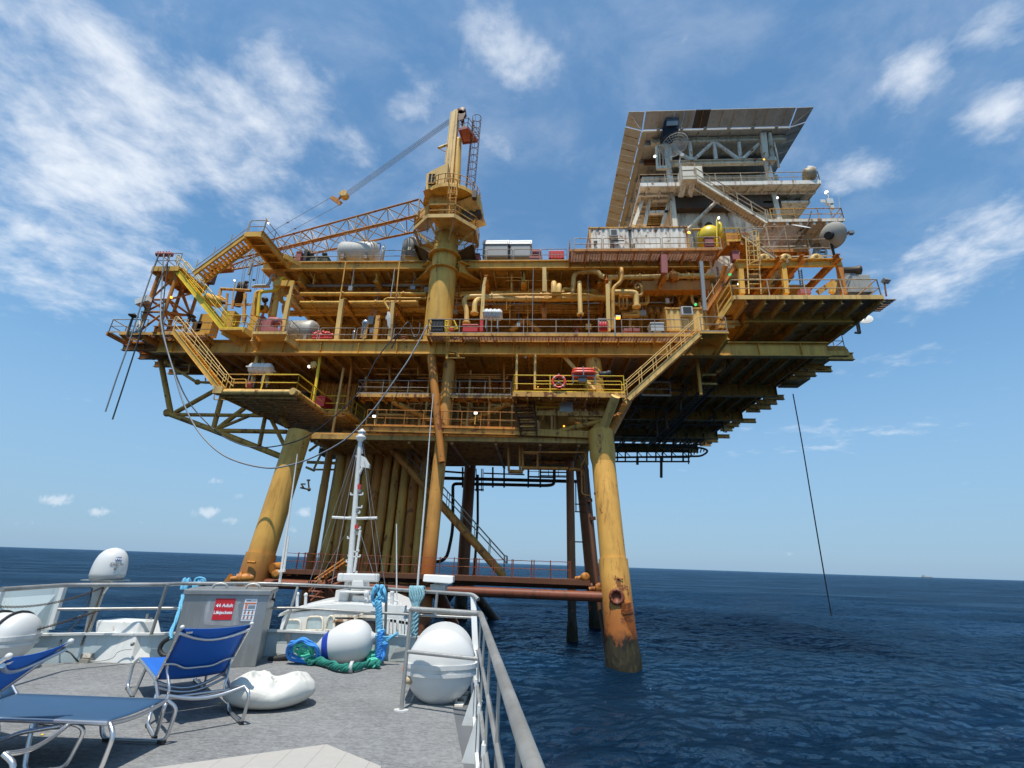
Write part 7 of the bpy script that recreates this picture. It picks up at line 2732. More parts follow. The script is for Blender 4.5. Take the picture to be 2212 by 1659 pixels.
cedge = [h7(1240, 1000, Z=DZ), h7(1615, 1095, Z=DZ), h7(1625, 1484, Z=DZ), V((-.33, 2.5, DZ)), V((.1, -3, DZ)), V((-9.6, -3, DZ))]
mb = MB().prism([xy(p, DZ + .001) for p in cin + [V((-1.75, 8.55, DZ)), V((-1.15, 7.85, DZ)), V((-.98, 6.38, DZ))] + cedge[2:]], (0, 0, .005))
bpart('carpet', mb, 'carpet')
# pale composite planks
mt, nt, bs, pos, _ = base_mat('pale_composite_planks')
pd_ = (h7(470, 1360, Z=DZ) - h7(340, 1484, Z=DZ)).normalized()
nrm_ = V((-pd_.y, pd_.x, 0))
dotn = nt.nodes.new('ShaderNodeVectorMath')
dotn.operation = 'DOT_PRODUCT'
nt.links.new(pos, dotn.inputs[0])
dotn.inputs[1].default_value = nrm_
off = nrm_.dot(h7(470, 1360, Z=DZ))
sp_ = abs(nrm_.dot(h7(240, 1390, Z=DZ)) - off)
u_ = nt_math(nt, 'FRACT', nt_math(nt, 'DIVIDE', nt_math(nt, 'SUBTRACT', dotn.outputs['Value'], float(off) - 20 * sp_), float(sp_)))
seam = nt_math(nt, 'LESS_THAN', u_, .013)
gr = nt_noise(nt, pos, 14, 6)
nt.links.new(nt_mix(nt, seam, nt_mix(nt, gr, (.37, .345, .31), (.45, .42, .38)), (.16, .15, .13)), bs.inputs['Base Color'])
bs.inputs['Roughness'].default_value = .7
M['planks'] = mt
mb = MB().prism([xy(p, DZ + .0105) for p in (h7(690, 1335, Z=DZ), h7(1060, 1484, Z=DZ), V((-.9, 3.2, DZ)), V((-1.3, 0, DZ)), V((-4.2, 0, DZ)), V((-4.0, 3.75, DZ)), h7(0, 1430, Z=DZ))][::-1], (0, 0, .004))
bpart('plank_inlay', mb, 'planks')
# grey strip beside the carpet
# front bulwark: plate, cap, repainted patches
BH = .37
mb = MB()
n = len(FS)
for i in range(n - 1):
    a, b = FS[i], FS[i + 1]
    if a.x < -8.5:
        continue
    mb.add([a, b, b + UP * BH, a + UP * BH], [(0, 1, 2, 3)])
bpart('bulwark', mb, 'pale_blue_paint', solid=.02)
mb = MB()
for i in range(n - 1):
    if FS[i].x >= -7.6:
        mb.bar(FS[i] + UP * (BH + .015), FS[i + 1] + UP * (BH + .015), .09, .03)
bpart('bulwark_cap', mb, 'white')
def face_patch(pts, mat, name='paint_patch', o=.014):
    # a slightly raised repainted plate following the bulwark
    mb = MB().prism([p + V((.0, -o - .012, 0)) for p in pts], (0, .012, 0))
    return bpart(name, mb, mat)


face_patch([h7(1165, 665, Y=8.88), h7(1245, 660, Y=8.84), h7(1245, 730, Y=8.84), h7(1125, 745, Y=8.9)], 'grey_light')
face_patch([h7(355, 640, Y=8.83), h7(440, 645, Y=8.87), h7(435, 705, Y=8.87), h7(350, 700, Y=8.83)], 'white')
face_patch([h7(412, 575, Y=8.84), h7(440, 565, Y=8.84), h7(452, 620, Y=8.86), h7(430, 640, Y=8.86)], 'grey')
# rails
RZT, RZM = 4.32, 3.95
top = [h6(10, 440, Z=RZT), h6(460, 410, Z=RZT), h6(1140, 405, Z=RZT), h6(1235, 400, Z=RZT), h7(240, 228, Z=RZT), h7(500, 236, Z=RZT), h7(1100, 265, Z=RZT), h7(1690, 303, Z=RZT)]
mid = [h6(395, 575, Z=RZM), h6(1140, 568, Z=RZM), h7(480, 395, Z=RZM), h7(1090, 430, Z=RZM), h7(1690, 462, Z=RZM)]
mb = MB()
mb.tube(top + [top[-1] + V((.10, -.12, -.06))], .028, 12, .12)
mb.tube(mid, .021, 10)
def base_near(p):
    q = min(FS, key=lambda s: (s.x - p.x) ** 2 + (s.y - p.y) ** 2)
    return V((p.x * .3 + q.x * .7, p.y * .3 + q.y * .7, DZ + BH + .02))
bpart('front_rail', mb, 'galv')
for p in (top[2], top[5], top[6]):
    b = base_near(p)
    bpart('rail_post', MB().cyl(b, p, .024, seg=12), 'galv')
bpart('rail_post', MB().cyl(h7(1432, 440, Y=8.3), h7(1445, 290, Y=8.3), .022, seg=12), 'galv')
q = top[-1]
bpart('corner_bar', MB().bar(V((-.87, 7.74, DZ)), xy(q, RZT - .02), .085, .02, V((0, 1, 0))), 'white')
# white wing plate at the left end
z3 = region(0, 2300, 3.95)
wp = [z3(-60, 250, Y=7.35), z3(960, 185, Y=7.75), z3(740, 900, Y=7.75), z3(640, 1150, Y=7.75), z3(600, 1500, Y=7.7), z3(-200, 1500, Y=7.3)]
bpart('wing_plate', MB().prism(wp, (0, .03, 0)), 'pale_blue_paint')
mb = MB()
mb.bar(z3(1010, 185, Y=7.72), z3(800, 860, Y=7.72), .07, .06, V((0, 1, 0)))
mb.bar(z3(740, 920, Y=7.72), z3(630, 1200, Y=7.72), .05, .05, V((0, 1, 0)))
mb.bar(z3(20, 260, Y=7.3), z3(-60, 500, Y=7.3), .07, .06, V((0, 1, 0)))
bpart('wing_frame', mb, 'white')
# engine-room vent box against the bulwark
A0, B0 = h6(625, 935, Z=DZ), h6(880, 948, Z=DZ)
A1, B1 = h6(655, 650, Y=A0.y + .1), h6(950, 660, Y=B0.y + .12)
C1, C0 = h6(1085, 645, Y=B0.y + .42), V((B0.x + .34, B0.y + .35, DZ))
D1, D0 = A1 + V((.1, .4, 0)), A0 + V((.1, .4, 0))
mb = MB().add([A0, B0, C0, D0, A1, B1, C1, D1], [(0, 1, 5, 4), (1, 2, 6, 5), (2, 3, 7, 6), (3, 0, 4, 7), (4, 5, 6, 7)])
vb = bpart('vent_box', mb, 'white', bevel=.02)
mb = MB().lathe(h6(903, 812, Y=B0.y - .02), (.8, -.5, 0), [(.01, 0), (.03, .01), (.01, .02)], 10)
mb.cyl(h6(1003, 640, Y=8.1), h6(1008, 605, Y=8.1), .02, seg=8)
mb.cyl(h6(1030, 645, Y=8.15), h6(1032, 632, Y=8.15), .02, seg=8)
mb.build('fitting', M['grey'], vb)
# starboard rail running back beside the camera
SZ = 4.25
def sx(y, z=SZ):
    return V((-.66 + .153 * (5.92 - y), y, z))
mb = MB()
c0 = V((-1.54, 6.19, SZ))
mb.tube([c0, sx(5.95), sx(5.0), sx(2.0), sx(-.6)], .030, 14, .05)
bpart('side_rail', mb, 'galv')
mb = MB()
mb.tube([V((-1.54, 6.19, h7(1240, 695, Y=6.15).z)), sx(5.93, h7(1725, 742, Y=5.93).z)], .021, 10)
ya, yb = h7(1240, 695, Y=6.15), None
for z_ in (3.90, 3.56):
    mb.tube([sx(5.9, z_), sx(-.6, z_)], .018, 10)
bpart('middle_rail', mb, 'galv')
bpart('rail_post', MB().cyl((-1.54, 6.19, DZ), (-1.54, 6.19, SZ), .024, seg=12), 'galv')
bpart('post_base', MB().prism([V((-1.54 + .085 * math.cos(a), 6.19 + .05 * math.sin(a), DZ + .006)) for a in [i * math.pi / 8 for i in range(16)]], (0, 0, .014)), 'white_clean')
for y in (5.88, 4.9, 3.95, 3.0, 2.05, 1.1):
    p = sx(y, SZ)
    bpart('rail_post', MB().bar(xy(p, DZ - .1), xy(p, SZ - .02), .018, .06, V((0, 1, 0))), 'galv')
    mb = MB().prism([V((p.x - .02, p.y - .05, DZ + .0)), V((p.x - .14, p.y - .05, DZ)), V((p.x - .02, p.y - .05, DZ + .36))], (0, .012, 0))
    mb.bar(V((p.x - .012, p.y, DZ)), V((p.x - .012, p.y, DZ + .42)), .03, .10, V((0, 1, 0)))
    bpart('post_gusset', mb, 'white')
mb = MB()
mb.bar(sx(7.6, DZ + .03) + V((-.02, 0, 0)), sx(-2, DZ + .03) + V((-.02, 0, 0)), .03, .10)
bpart('toe_board', mb, 'white')
mb = MB()
for y in (6.55, 6.8, 7.05):
    mb.box(V((-.93, y, DZ + .012)), (.10, .16, .02))
bpart('rust_plate', mb, 'white_rust')
bpart('raft_cradle', MB().tube([V((-1.52, 6.55, DZ)), V((-1.42, 6.55, DZ + .25)), V((-1.42, 7.2, DZ + .25)), V((-1.52, 7.2, DZ))], .015, 8).tube([V((-.98, 6.55, DZ)), V((-.95, 6.55, DZ + .3)), V((-.95, 7.2, DZ + .3))], .015, 8)
      .bar(V((-1.4, 6.6, DZ + .05)), V((-1.0, 6.6, DZ + .05)), .05, .08).bar(V((-1.4, 7.1, DZ + .05)), V((-1.0, 7.1, DZ + .05)), .05, .08), 'grey')

# wheelhouse below and ahead
WY = 12.2
f = lambda x, y: h7(x, y, Y=WY)
prof = [f(330, 700), f(368, 545), f(385, 470), f(415, 430), f(520, 418), f(640, 408), f(800, 425), f(1080, 440), f(1225, 470), f(1240, 700)]
mb = MB().prism(prof, (-.5, 3.0, -.1))
wh = bpart('wheelhouse', mb, 'white', bevel=.04)
rp = [f(365, 455), f(380, 432), f(450, 395), f(640, 372), f(830, 362), f(1000, 372), f(1180, 385), f(1260, 398), f(1255, 425), f(1080, 425), f(800, 410), f(640, 393), f(520, 403), f(410, 420)]
mb = MB().prism([p + V((0, -.06, 0)) for p in rp], (-.5, 3.2, -.05))
mb.build('roof', M['white_clean'], wh, bevel=.03)
mb = MB().prism([h7(x, y, Y=13.2) for x, y in ((430, 405), (560, 372), (700, 345), (850, 330), (1000, 318), (1120, 330), (1250, 385), (1258, 402))], (-.4, 2.2, 0))
mb.build('roof', M['white_clean'], wh, bevel=.05)
def rounded(cx0, cy0, cx1, cy1, r, slant=0):
    o = []
    for (cx, cy, a0) in ((cx1 - r, cy0 + r, -90), (cx1 - r * .4, cy1 - r * .4, 0), (cx0 + r * .4, cy1 - r * .4, 90), (cx0 + r + slant, cy0 + r, 180)):
        rr = r if cy < (cy0 + cy1) / 2 else r * .4
        for k in range(5):
            a = rad(a0 + k * 22.5)
            o.append((cx + rr * math.cos(a), cy + rr * math.sin(a)))
    return o
for (a, b, c, d) in ((403, 474, 518, 546), (548, 452, 668, 546), (688, 447, 752, 546)):
    rr = rounded(a, b, c, d, 26, 14)
    P = [f(x, y) + V((0, -.02, 0)) for x, y in rr]
    wdw = MB().prism(P, (0, .03, 0)).build('window', M['window'], wh)
    MB().tube([p + V((0, -.01, 0)) for p in P], .02, 6, closed=True).build('window_frame', M['cream'], wdw)
mb = MB().prism([f(752, 445) + V((0, -.03, 0)), f(1065, 452) + V((0, -.03, 0)), f(1065, 575) + V((0, -.03, 0)), f(752, 575) + V((0, -.03, 0))], (0, .06, 0))
dr = mb.build('door_recess', M['grey'], wh)
mb = MB()
for i in range(9):
    mb.bar(f(955, 490 + i * 9) + V((0, -.05, 0)), f(1020, 491 + i * 9) + V((0, -.05, 0)), .03, .025)
mb.prism([f(950, 483) + V((0, -.045, 0)), f(1025, 484) + V((0, -.045, 0)), f(1025, 572) + V((0, -.045, 0)), f(950, 572) + V((0, -.045, 0))], (0, .01, 0))
mb.build('louvre', M['black'], dr)
mb = MB().prism([f(800, 452) + V((0, -.06, 0)), f(860, 447) + V((0, -.06, 0)), f(1000, 452) + V((0, -.06, 0)), f(880, 468) + V((0, -.06, 0))], (0, .05, 0))
mb.prism([f(755, 480) + V((0, -.05, 0)), f(945, 484) + V((0, -.05, 0)), f(945, 570) + V((0, -.05, 0)), f(755, 570) + V((0, -.05, 0))], (0, .02, 0))
mb.build('door_opening', M['dark_steel'], dr)
mb = MB()
for a, b in (((752, 440), (752, 575)), ((752, 445), (1065, 452)), ((755, 475), (945, 480)), ((890, 468), (945, 430))):
    mb.bar(f(*a) + V((0, -.08, 0)), f(*b) + V((0, -.08, 0)), .05, .05, V((0, 1, 0)))
mb.build('door_frame', M['cream'], dr)
mb = MB()
for x in (1085, 1110, 1135, 1160, 1195, 1215, 1240):
    mb.bar(h7(x, 470, Y=11.8), h7(x - 4, 590, Y=11.8), .06, .06, V((0, 1, 0)))
mb.bar(h7(1080, 470, Y=11.8), h7(1260, 500, Y=11.8), .06, .06)
mb.box(h7(1145, 520, Y=12), (.5, .2, .9))
mb.build('side_frame', M['white'], wh)
# roof fittings
mb = MB()
for x, y0_, y1_, r in ((490, 385, 300, .05), (547, 375, 305, .05), (960, 325, 295, .07), (1135, 400, 290, .06)):
    mb.cyl(h7(x, y0_, Y=12.3), h7(x + 3, y1_, Y=12.3), r * .7, seg=10)
    mb.ball(h7(x + 3, y1_, Y=12.3), r, 8, 6)
mb.box(h7(880, 330, Y=13.4), (.9, .4, .4)).box(h7(950, 345, Y=13), (.5, .4, .25))
mb.lathe(h7(965, 335, Y=12.6), UP, [(.06, 0), (.03, .12), (.12, .24), (.01, .25)], 10)
mb.tube([h7(1110, 330, Y=12.5), h7(1180, 350, Y=12.5), h7(1185, 400, Y=12.5)], .03, 6)
mb.build('roof_fitting', M['white_clean'], wh)
# mast
MY = 13.2
mm = lambda x, y: h4(x, y, Y=MY)
a, b = mm(1228, 1400), mm(1328, 150)
mb = MB().cyl(a, b, .085, .06, 14)
mb.bar(mm(1200, 1515), mm(1235, 1290), .16, .14, V((0, 1, 0)))
ms = bpart('mast', mb, 'white')
mb = MB()
mb.lathe(b, UP, [(.03, -.05), (.07, .05), (.145, .14), (.15, .19), (.11, .22), (.09, .26)], 18)
mb.lathe(mm(1343, 60), UP, [(.11, -.02), (.12, .02), (.08, .05), (.03, .1), (.01, .11)], 16)
for k in range(6):
    t = k * math.pi / 3
    p = mm(1338, 118)
    q = mm(1343, 62)
    mb.tube([p + V((.09 * math.cos(t), .09 * math.sin(t), 0)), q + V((.09 * math.cos(t), .09 * math.sin(t), 0))], .010, 5)
lt = mb.build('masthead_light', M['white_clean'], ms)
MB().cyl(mm(1338, 112), mm(1343, 66), .07, seg=14).build('lens', M['chrome'], lt)
mb = MB()
mb.tube([mm(1098, 765), mm(1275, 775), mm(1470, 770)], .035, 8)
mb.build('crosstree', M['white_clean'], ms)
mb = MB()
for xl, xr, y in ((1250, 1350, 578), (1295, 1343, 685), (1300, 1325, 730), (1235, 1300, 762), (1280, 1330, 860), (1275, 1315, 905), (1225, 1285, 940), (1270, 1315, 1050), (1230, 1328, 1092), (1215, 1270, 1135), (1255, 1300, 1228)):
    mb.bar(mm(xl, y), mm(xr, y), .05, .035)
    for x in ((xl, xr) if y in (578, 1092) else ((xr,) if xr > 1290 else (xl,))):
        mb.cyl(mm(x, y), mm(x, y - 18), .022, seg=8)
mb.build('lamp_bracket', M['white_clean'], ms)
mb = MB()
mb.bar(mm(1270, 1290), mm(1330, 870), .06, .05, V((0, 1, 0)))
mb.tube([mm(1320, 410), mm(1352, 345)], .04, 8)
mb.prism([mm(1285, 255), mm(1320, 245), mm(1365, 265), mm(1402, 330), mm(1400, 355), mm(1335, 350), mm(1320, 300)], (0, .12, 0))
mb.build('pulley_plate', M['white_clean'], ms)
mb = MB()
mb.box(mm(1320, 518), (.1, .1, .16)).box(mm(1300, 845), (.1, .1, .1))
mb.build('red_lamp', M['red'], ms)
mb = MB().cyl(mm(1318, 560), mm(1318, 535), .06, seg=10).cyl(mm(1300, 720), mm(1310, 695), .06, seg=10).cyl(mm(1298, 900), mm(1300, 880), .06, seg=10)
mb.build('lamp_base', M['grey'], ms)
mb = MB()
mb.tube([mm(1342, 180), mm(1340, 235), mm(1350, 240), mm(1345, 190)], .02, 6)
mb.build('rope_hook', M['grey_light'], ms)
mb = MB()
for (xa, ya_), (xb, yb_), dy in (((1300, 165), (900, 1330), 0), ((1312, 165), (1090, 1330), -1.0), ((1308, 165), (980, 1280), .6), ((1352, 150), (1535, 1330), .5), ((1365, 300), (1480, 1330), -.6), ((1300, 800), (1490, 1400), 0), ((1260, 810), (930, 1390), 1)):
    mb.tube([mm(xa, ya_), h4(xb, yb_, Y=MY + dy)], .008, 4)
mb.build('stay_wire', M['grey'], ms)
# radars and whip aerials
mb = MB()
mb.bar(h4(1145, 1262, Y=13.0), h4(1487, 1268, Y=13.0), .16, .2)
rd = bpart('radar', mb, 'white_clean', bevel=.04)
MB().prism([h4(1262, 1290, Y=12.9), h4(1352, 1290, Y=12.9), h4(1355, 1370, Y=12.9), h4(1250, 1370, Y=12.9)], (0, .5, 0)).cyl(h4(1305, 1270, Y=13.1), h4(1305, 1300, Y=13.1), .08, seg=12).bar(h4(1190, 1380, Y=12.9), h4(1400, 1385, Y=12.9), .5, .05).build('scanner_motor', M['white_clean'], rd, bevel=.02)
mb = MB()
a, b = h7(1345, 197, Y=10.2), h7(1552, 207, Y=10.2)
mb.prism([h7(1345, 215, Y=10.2), h7(1352, 166, Y=10.25), h7(1552, 176, Y=10.25), h7(1550, 222, Y=10.2), h7(1530, 233, Y=10.2)], (0, .22, 0))
rd = bpart('radar', mb, 'white_clean', bevel=.015)
MB().prism([h7(1396, 235, Y=10.3), h7(1500, 240, Y=10.3), h7(1495, 280, Y=10.3), h7(1400, 278, Y=10.3)], (0, .25, 0)).cyl(h7(1445, 215, Y=10.4), h7(1447, 240, Y=10.4), .06, seg=10).build('scanner_motor', M['grey_light'], rd)
MB().cyl(h7(1447, 275, Y=10.4), h7(1430, 420, Y=10.4), .03, seg=10).build('post', M['galv'], rd)
for pts, rs in (([(660, 1310), (712, 940), (808, 240)], (.035, .032, .012)), ([(695, 1210), (735, 925)], (.03, .028)), ([(1805, 1350), (1815, 1210), (1868, 590), (1912, 0), (1935, -260)], (.03, .028, .024, .013, .01)), ([(1632, 1480), (1630, 820)], (.02, .014))):
    P = [h4(x, y, Y=12.8) for x, y in pts]
    bpart('whip_aerial', MB().tube(P, .02, 8, rs=rs), 'white_clean')
bpart('aerial_clamp', MB().bar(h4(655, 1212, Y=12.75), h4(705, 1208, Y=12.75), .06, .06), 'white_clean')

# ------------------------------------------------------------------ lettering helper
def lettering(body, mat, parent, place, size, bold=.0, align='CENTER', name='lettering'):
    cu = bpy.data.curves.new(name, 'FONT')
    cu.body = body
    cu.size = size
    cu.align_x = align
    cu.offset = bold
    cu.resolution_u = 3
    o = bpy.data.objects.new(name, cu)
    scene.collection.objects.link(o)
    bpy.context.view_layer.update()
    me = bpy.data.meshes.new_from_object(o.evaluated_get(bpy.context.evaluated_depsgraph_get()))
    bpy.data.objects.remove(o)
    for v in me.vertices:
        v.co = place(v.co.x, v.co.y)
    me.materials.clear()
    me.materials.append(M[mat])
    r = bpy.data.objects.new(name, me)
    scene.collection.objects.link(r)
    r.parent = parent
    r.matrix_parent_inverse = inv_world(parent)
    return r


M['sign_white'] = plain('sign_white', (.85, .85, .85), .5, var=.01)
M['sign_red'] = plain('sign_red', (.62, .02, .025), .45, var=.03)
M['sign_black'] = plain('sign_black', (.04, .04, .05), .5)
M['sign_orange'] = plain('sign_orange', (.65, .18, .07), .5)
M['sign_blue'] = plain('sign_blue', (.05, .07, .22), .5)
M['steel_box'] = paint('dull_stainless_steel', (.33, .33, .31), .03, .38, .55, 3, (.2, .2, .19), .12, (.45, .45, .43), .4, .08)

# ------------------------------------------------------------------ lifejacket locker
FLb, FRb = h6(1158, 990, Z=DZ), h6(1726, 972, Z=DZ)
u_ = xy(FRb - FLb, 0).normalized()
n_ = V((-u_.y, u_.x, 0))
FLb, FRb = FLb - u_ * .05, FRb + u_ * .03
LW, LD = (FRb - FLb).length, .95
LH = h6(1240, 475, Y=FLb.y).z - DZ
lk = thing('lifejacket_locker', 'grey steel locker box with red lifejacket sign and two lid handles', 'locker', xy(FLb + u_ * LW / 2, DZ))
def lp(x, d, z):
    return FLb + u_ * x + n_ * d + UP * (z)
R3 = Matrix((u_, n_, UP)).transposed()
MB().box(lp(LW / 2, LD / 2, LH / 2 + .006), (LW, LD, LH), R3).build('body', M['steel_box'], lk, bevel=.008)
lid = MB().box(lp(LW / 2, LD / 2, LH + .04), (LW + .05, LD + .06, .075), R3).build('lid', M['steel_box'], lk, bevel=.012)
for fx in (.33, .74):
    mb = MB()
    c = lp(LW * fx, LD * .35, LH + .07)
    mb.tube([c - u_ * .11, c - u_ * .09 + UP * .06, c + UP * .085, c + u_ * .09 + UP * .06, c + u_ * .11], .02, 8, .04)
    mb.build('handle', M['tan' if False else 'galv'], lid)
MB().box(lp(LW + .01, LD * .55, LH - .05), (.015, .04, .12), R3).cyl(lp(LW + .02, LD * .55, LH - .08), lp(LW + .05, LD * .55, LH - .12), .018, seg=8).build('hasp', M['dark_steel'], lk)
def front_xy(x, y, reg=h6):
    """where a sight line meets the locker's front face -> (x along, height)"""
    d = reg(x, y, Y=8) - EYE
    t = (FLb - EYE).dot(n_) / d.dot(n_)
    p = EYE + d * t
    return (p - FLb).dot(u_), p.z - DZ
(sx0, sz0), (sx1, sz1) = front_xy(1440, 648), front_xy(1610, 502)
sxa, sxb = front_xy(1470, 502)[0], front_xy(1585, 650)[0]
sx0, sx1 = min(sx0, sxa), max(sx1, sxb)
cx, cz = (sx0 + sx1) / 2, (sz0 + sz1) / 2
sw, sh = (sx1 - sx0) * .9, sz1 - sz0
sg = MB().box(lp(cx, -.004, cz), (sw, .004, sh), R3).build('sign', M['sign_red'], lk)
pl_ = lambda ox, oz, d=-.0075: (lambda x, y: lp(ox + x, d, oz + y))
lettering('44 Adult', 'sign_white', sg, pl_(cx, cz + sh * .10), sh * .225, .0022)
lettering('Lifejackets', 'sign_white', sg, pl_(cx, cz - sh * .22), sh * .205, .0022)
(px0, pz0), (px1, pz1) = front_xy(1637, 655), front_xy(1765, 505)
pcx, pcz, pw, ph = (px0 + px1) / 2, (pz0 + pz1) / 2, (px1 - px0) * .88, pz1 - pz0
ps = MB().box(lp(pcx, -.004, pcz), (pw, .004, ph), R3).build('instruction_poster', M['sign_white'], lk)
def prect(x, z, w, h_, mat, name, d=-.0075):
    return MB().box(lp(pcx + x * pw, d, pcz + z * ph), (w * pw, .002, h_ * ph), R3).build(name, M[mat], ps)
prect(0, .30, .94, .07, 'sign_orange', 'heading_band')
mb = MB()
def mrect(x, z, w, h_):
    mb.box(lp(pcx + x * pw, -.0075, pcz + z * ph), (w * pw, .002, h_ * ph), R3)
for k in range(4):
    mrect(.14, .20 - k * .045, .58, .014)
mrect(-.18, .415, .40, .035)
mrect(.25, .41, .4, .02)
mrect(0, -.01, .92, .012)
mrect(0, -.245, .92, .008)
mrect(-.05, -.44, .8, .01)
mb.build('print', M['sign_black'], ps)
mb = MB()
mb.box(lp(pcx - .30 * pw, -.0075, pcz + .14 * ph), (.17 * pw, .002, .20 * ph), R3)
for k in range(6):
    x = -.30 + (k % 3) * .30
    z = -.10 - (k // 3) * .22
    mb.prism([lp(pcx + (x + .07 * math.cos(a)) * pw, -.0075, pcz + (z - .03 + .07 * math.sin(a) * 1.2) * ph) for a in (0, 1.2, 2.2, 3.5, 5)], n_ * .002)
mb.build('pictogram', M['sign_orange'], ps)
for k in range(6):
    x = -.30 + (k % 3) * .30
    z = -.10 - (k // 3) * .22
    mb = MB().prism([lp(pcx + (x + .030 * math.cos(a)) * pw, -.008, pcz + z * ph + (.055 + .03 * math.sin(a)) * ph) for a in [i * math.pi / 4 for i in range(8)]], n_ * .002)
    mb.bar(lp(pcx + (x - .09) * pw, -.008, pcz + (z - .06) * ph), lp(pcx + (x + .02) * pw, -.008, pcz + (z + .04) * ph), .004, .005)
    mb.build('pictogram', M['sign_black'], ps)
# scuffed repaint patch behind the sign
mb = MB()
o = [front_xy(x, y) for x, y in ((1405, 545), (1425, 510), (1465, 512), (1620, 515), (1650, 490), (1655, 520), (1625, 545), (1630, 680), (1560, 690), (1390, 680), (1395, 600))]
mb.prism([lp(x, -.0015, z) for x, z in o], n_ * .001)
mb.build('scuffed_patch', M['grey_light'] if False else paint('scuffed_paint', (.36, .36, .35), .0, .6, .2, 8, dirt=(.5, .5, .49), dirtamt=.8), lk)

# ------------------------------------------------------------------ satellite dome on its post
db = h6(730, 352, Y=8.0)
sdm = thing('satellite_dome', 'white rounded satellite television dome on a flared post by the left rail', 'satellite dome', V((db.x, 8.0, DZ)))
R_ = (h6(832, 335, Y=8).x - h6(612, 335, Y=8).x) / 2 * .86
Hd = h6(750, 153, Y=8).z - db.z
c = V((db.x, 8.0, db.z))
prf = [(R_ * .93, 0), (R_, .02), (R_ * 1.0, Hd * .18), (R_ * .985, Hd * .34), (R_ * .93, Hd * .55), (R_ * .81, Hd * .74), (R_ * .60, Hd * .89), (R_ * .32, Hd * .97), (.001, Hd)]
dm = MB().lathe(c, UP, prf, 40).build('dome', M['white_clean'], sdm, weld=True, subsurf=1)
MB().lathe(c - UP * .035, UP, [(R_ * .75, -.03), (R_ * .9, 0), (R_ * .97, .03), (R_ * 1.005, .045), (R_ * 1.005, .075)], 36).build('base_ring', M['grey_light'], sdm)
mb = MB().box(c - UP * .055, (R_ * 2.15, R_ * 1.6, .015))
pt_ = [h6(622, 365, Y=8), h6(770, 378, Y=8), h6(705, 470, Y=8), h6(612, 735, Y=8), h6(580, 735, Y=8), h6(640, 460, Y=8)]
mb.prism([p + V((0, -.02, 0)) for p in pt_], (0, .04, 0))
mb.build('post', M['galv'], sdm)
fa = math.atan2(-c.y, -c.x + .15)           # lettering faces roughly the camera
def dome_pt(a, h_):
    for (r0_, t0), (r1_, t1) in zip(prf[:-1], prf[1:]):
        if t0 <= h_ <= t1:
            r = r0_ + (r1_ - r0_) * (h_ - t0) / (t1 - t0)
            return c + V((math.cos(a) * (r + .006), math.sin(a) * (r + .006), h_))
    return c
def dome_place(oa, oh):
    return lambda x, y: dome_pt(fa + oa + x / R_, oh + y)
for ch, o_, sz_ in (('T', .06, .072), ('RAC', .17, .056), ('V', .32, .072), ('ISION', .47, .056)):
    lettering(ch, 'grey', dm, dome_place(o_, Hd * .38), sz_, .001)
mb = MB()
for i in range(7):
    mb.bar(dome_pt(fa + .22 + i * .022, Hd * .25), dome_pt(fa + .232 + i * .022, Hd * .25 + .022), .004, .006)
mb.build('print', M['grey'], dm)
for i, ch in enumerate('TV3'):
    a0 = .18 + i * .135
    mb = MB()
    g = []
    for iy in range(3):
        for ix in range(4):
            g.append(dome_pt(fa + a0 + ix * .115 / 3, Hd * .55 + iy * .03))
    mb.add(g, [(iy * 4 + ix, iy * 4 + ix + 1, (iy + 1) * 4 + ix + 1, (iy + 1) * 4 + ix) for iy in range(2) for ix in range(3)])
    bl = mb.build('logo_tile', M['sign_blue'], dm)
    lettering(ch, 'sign_white', bl, (lambda a0_: (lambda x, y: (dome_pt(fa + a0_ + x / R_, Hd * .55 + .012 + y) + V((math.cos(fa), math.sin(fa), 0)) * .006)))(a0 + .057), .05, .002)
mb = MB()
mb.tube([dome_pt(fa + .22 + i * .03, Hd * .335 + .012 * math.sin(i * .5)) for i in range(12)], .003, 4)
mb.build('logo_swoosh', M['grey'], dm)

# chains, cables
def chain(name, label, p, q, sag, n, r=.016, mat='chain'):
    p, q = V(p), V(q)
    mb = MB()
    pts = [p.lerp(q, i / n) - UP * (sag * 4 * (i / n) * (1 - i / n)) for i in range(n + 1)]
    for i in range(n):
        a, b = pts[i], pts[i + 1]
        d = (b - a)
        s, u = frame(d)
        w = s if i % 2 else u
        c = (a + b) / 2
        L_ = d.length * .72
        dn = d.normalized()
        mb.tube([c + dn * (L_ * math.cos(t)) + w * (r * .9 * math.sin(t)) for t in [2 * math.pi * k / 8 for k in range(8)]], r * .30, 5, closed=True)
    return tag(mb.build(name, M[mat]), label, 'chain')


chain('rusty_chain', 'upper rusty chain sagging from the dome post towards the left edge', z3(-60, 495, Y=6.9), z3(1640, 190, Y=7.92), .10, 60)
chain('rusty_chain', 'lower rusty chain running over the left life raft to the dome post', z3(60, 1000, Y=6.75), z3(1640, 535, Y=7.92), .02, 56)
chain('rusty_chain', 'rusty chain hanging down the dome post to the deck', z3(1640, 190, Y=7.9), z3(1285, 1110, Y=7.75), .0, 36)
chain('thin_chain', 'thin rusty chain hanging beside the faded blue rope by the right life raft', h7(1352, 285, Y=8.35), h7(1290, 690, Y=8.3), .0, 40, .012)
hose('power_cable', 'thin dark cable running from the dome post down to a deck socket', [z3(1460, 210, Y=7.9), z3(1380, 480, Y=7.85), z3(1310, 650, Y=7.8), z3(1190, 780, Y=7.75), z3(1060, 910, Y=7.7), z3(970, 1030, Y=7.65), z3(950, 1110, Y=7.6), z3(1010, 1190, Y=7.6), z3(1110, 1230, Y=7.6), z3(1180, 1310, Y=7.62), z3(1235, 1365, Y=7.7), z3(1290, 1340, Y=7.75)], .010, 'black_hose', 'cable')
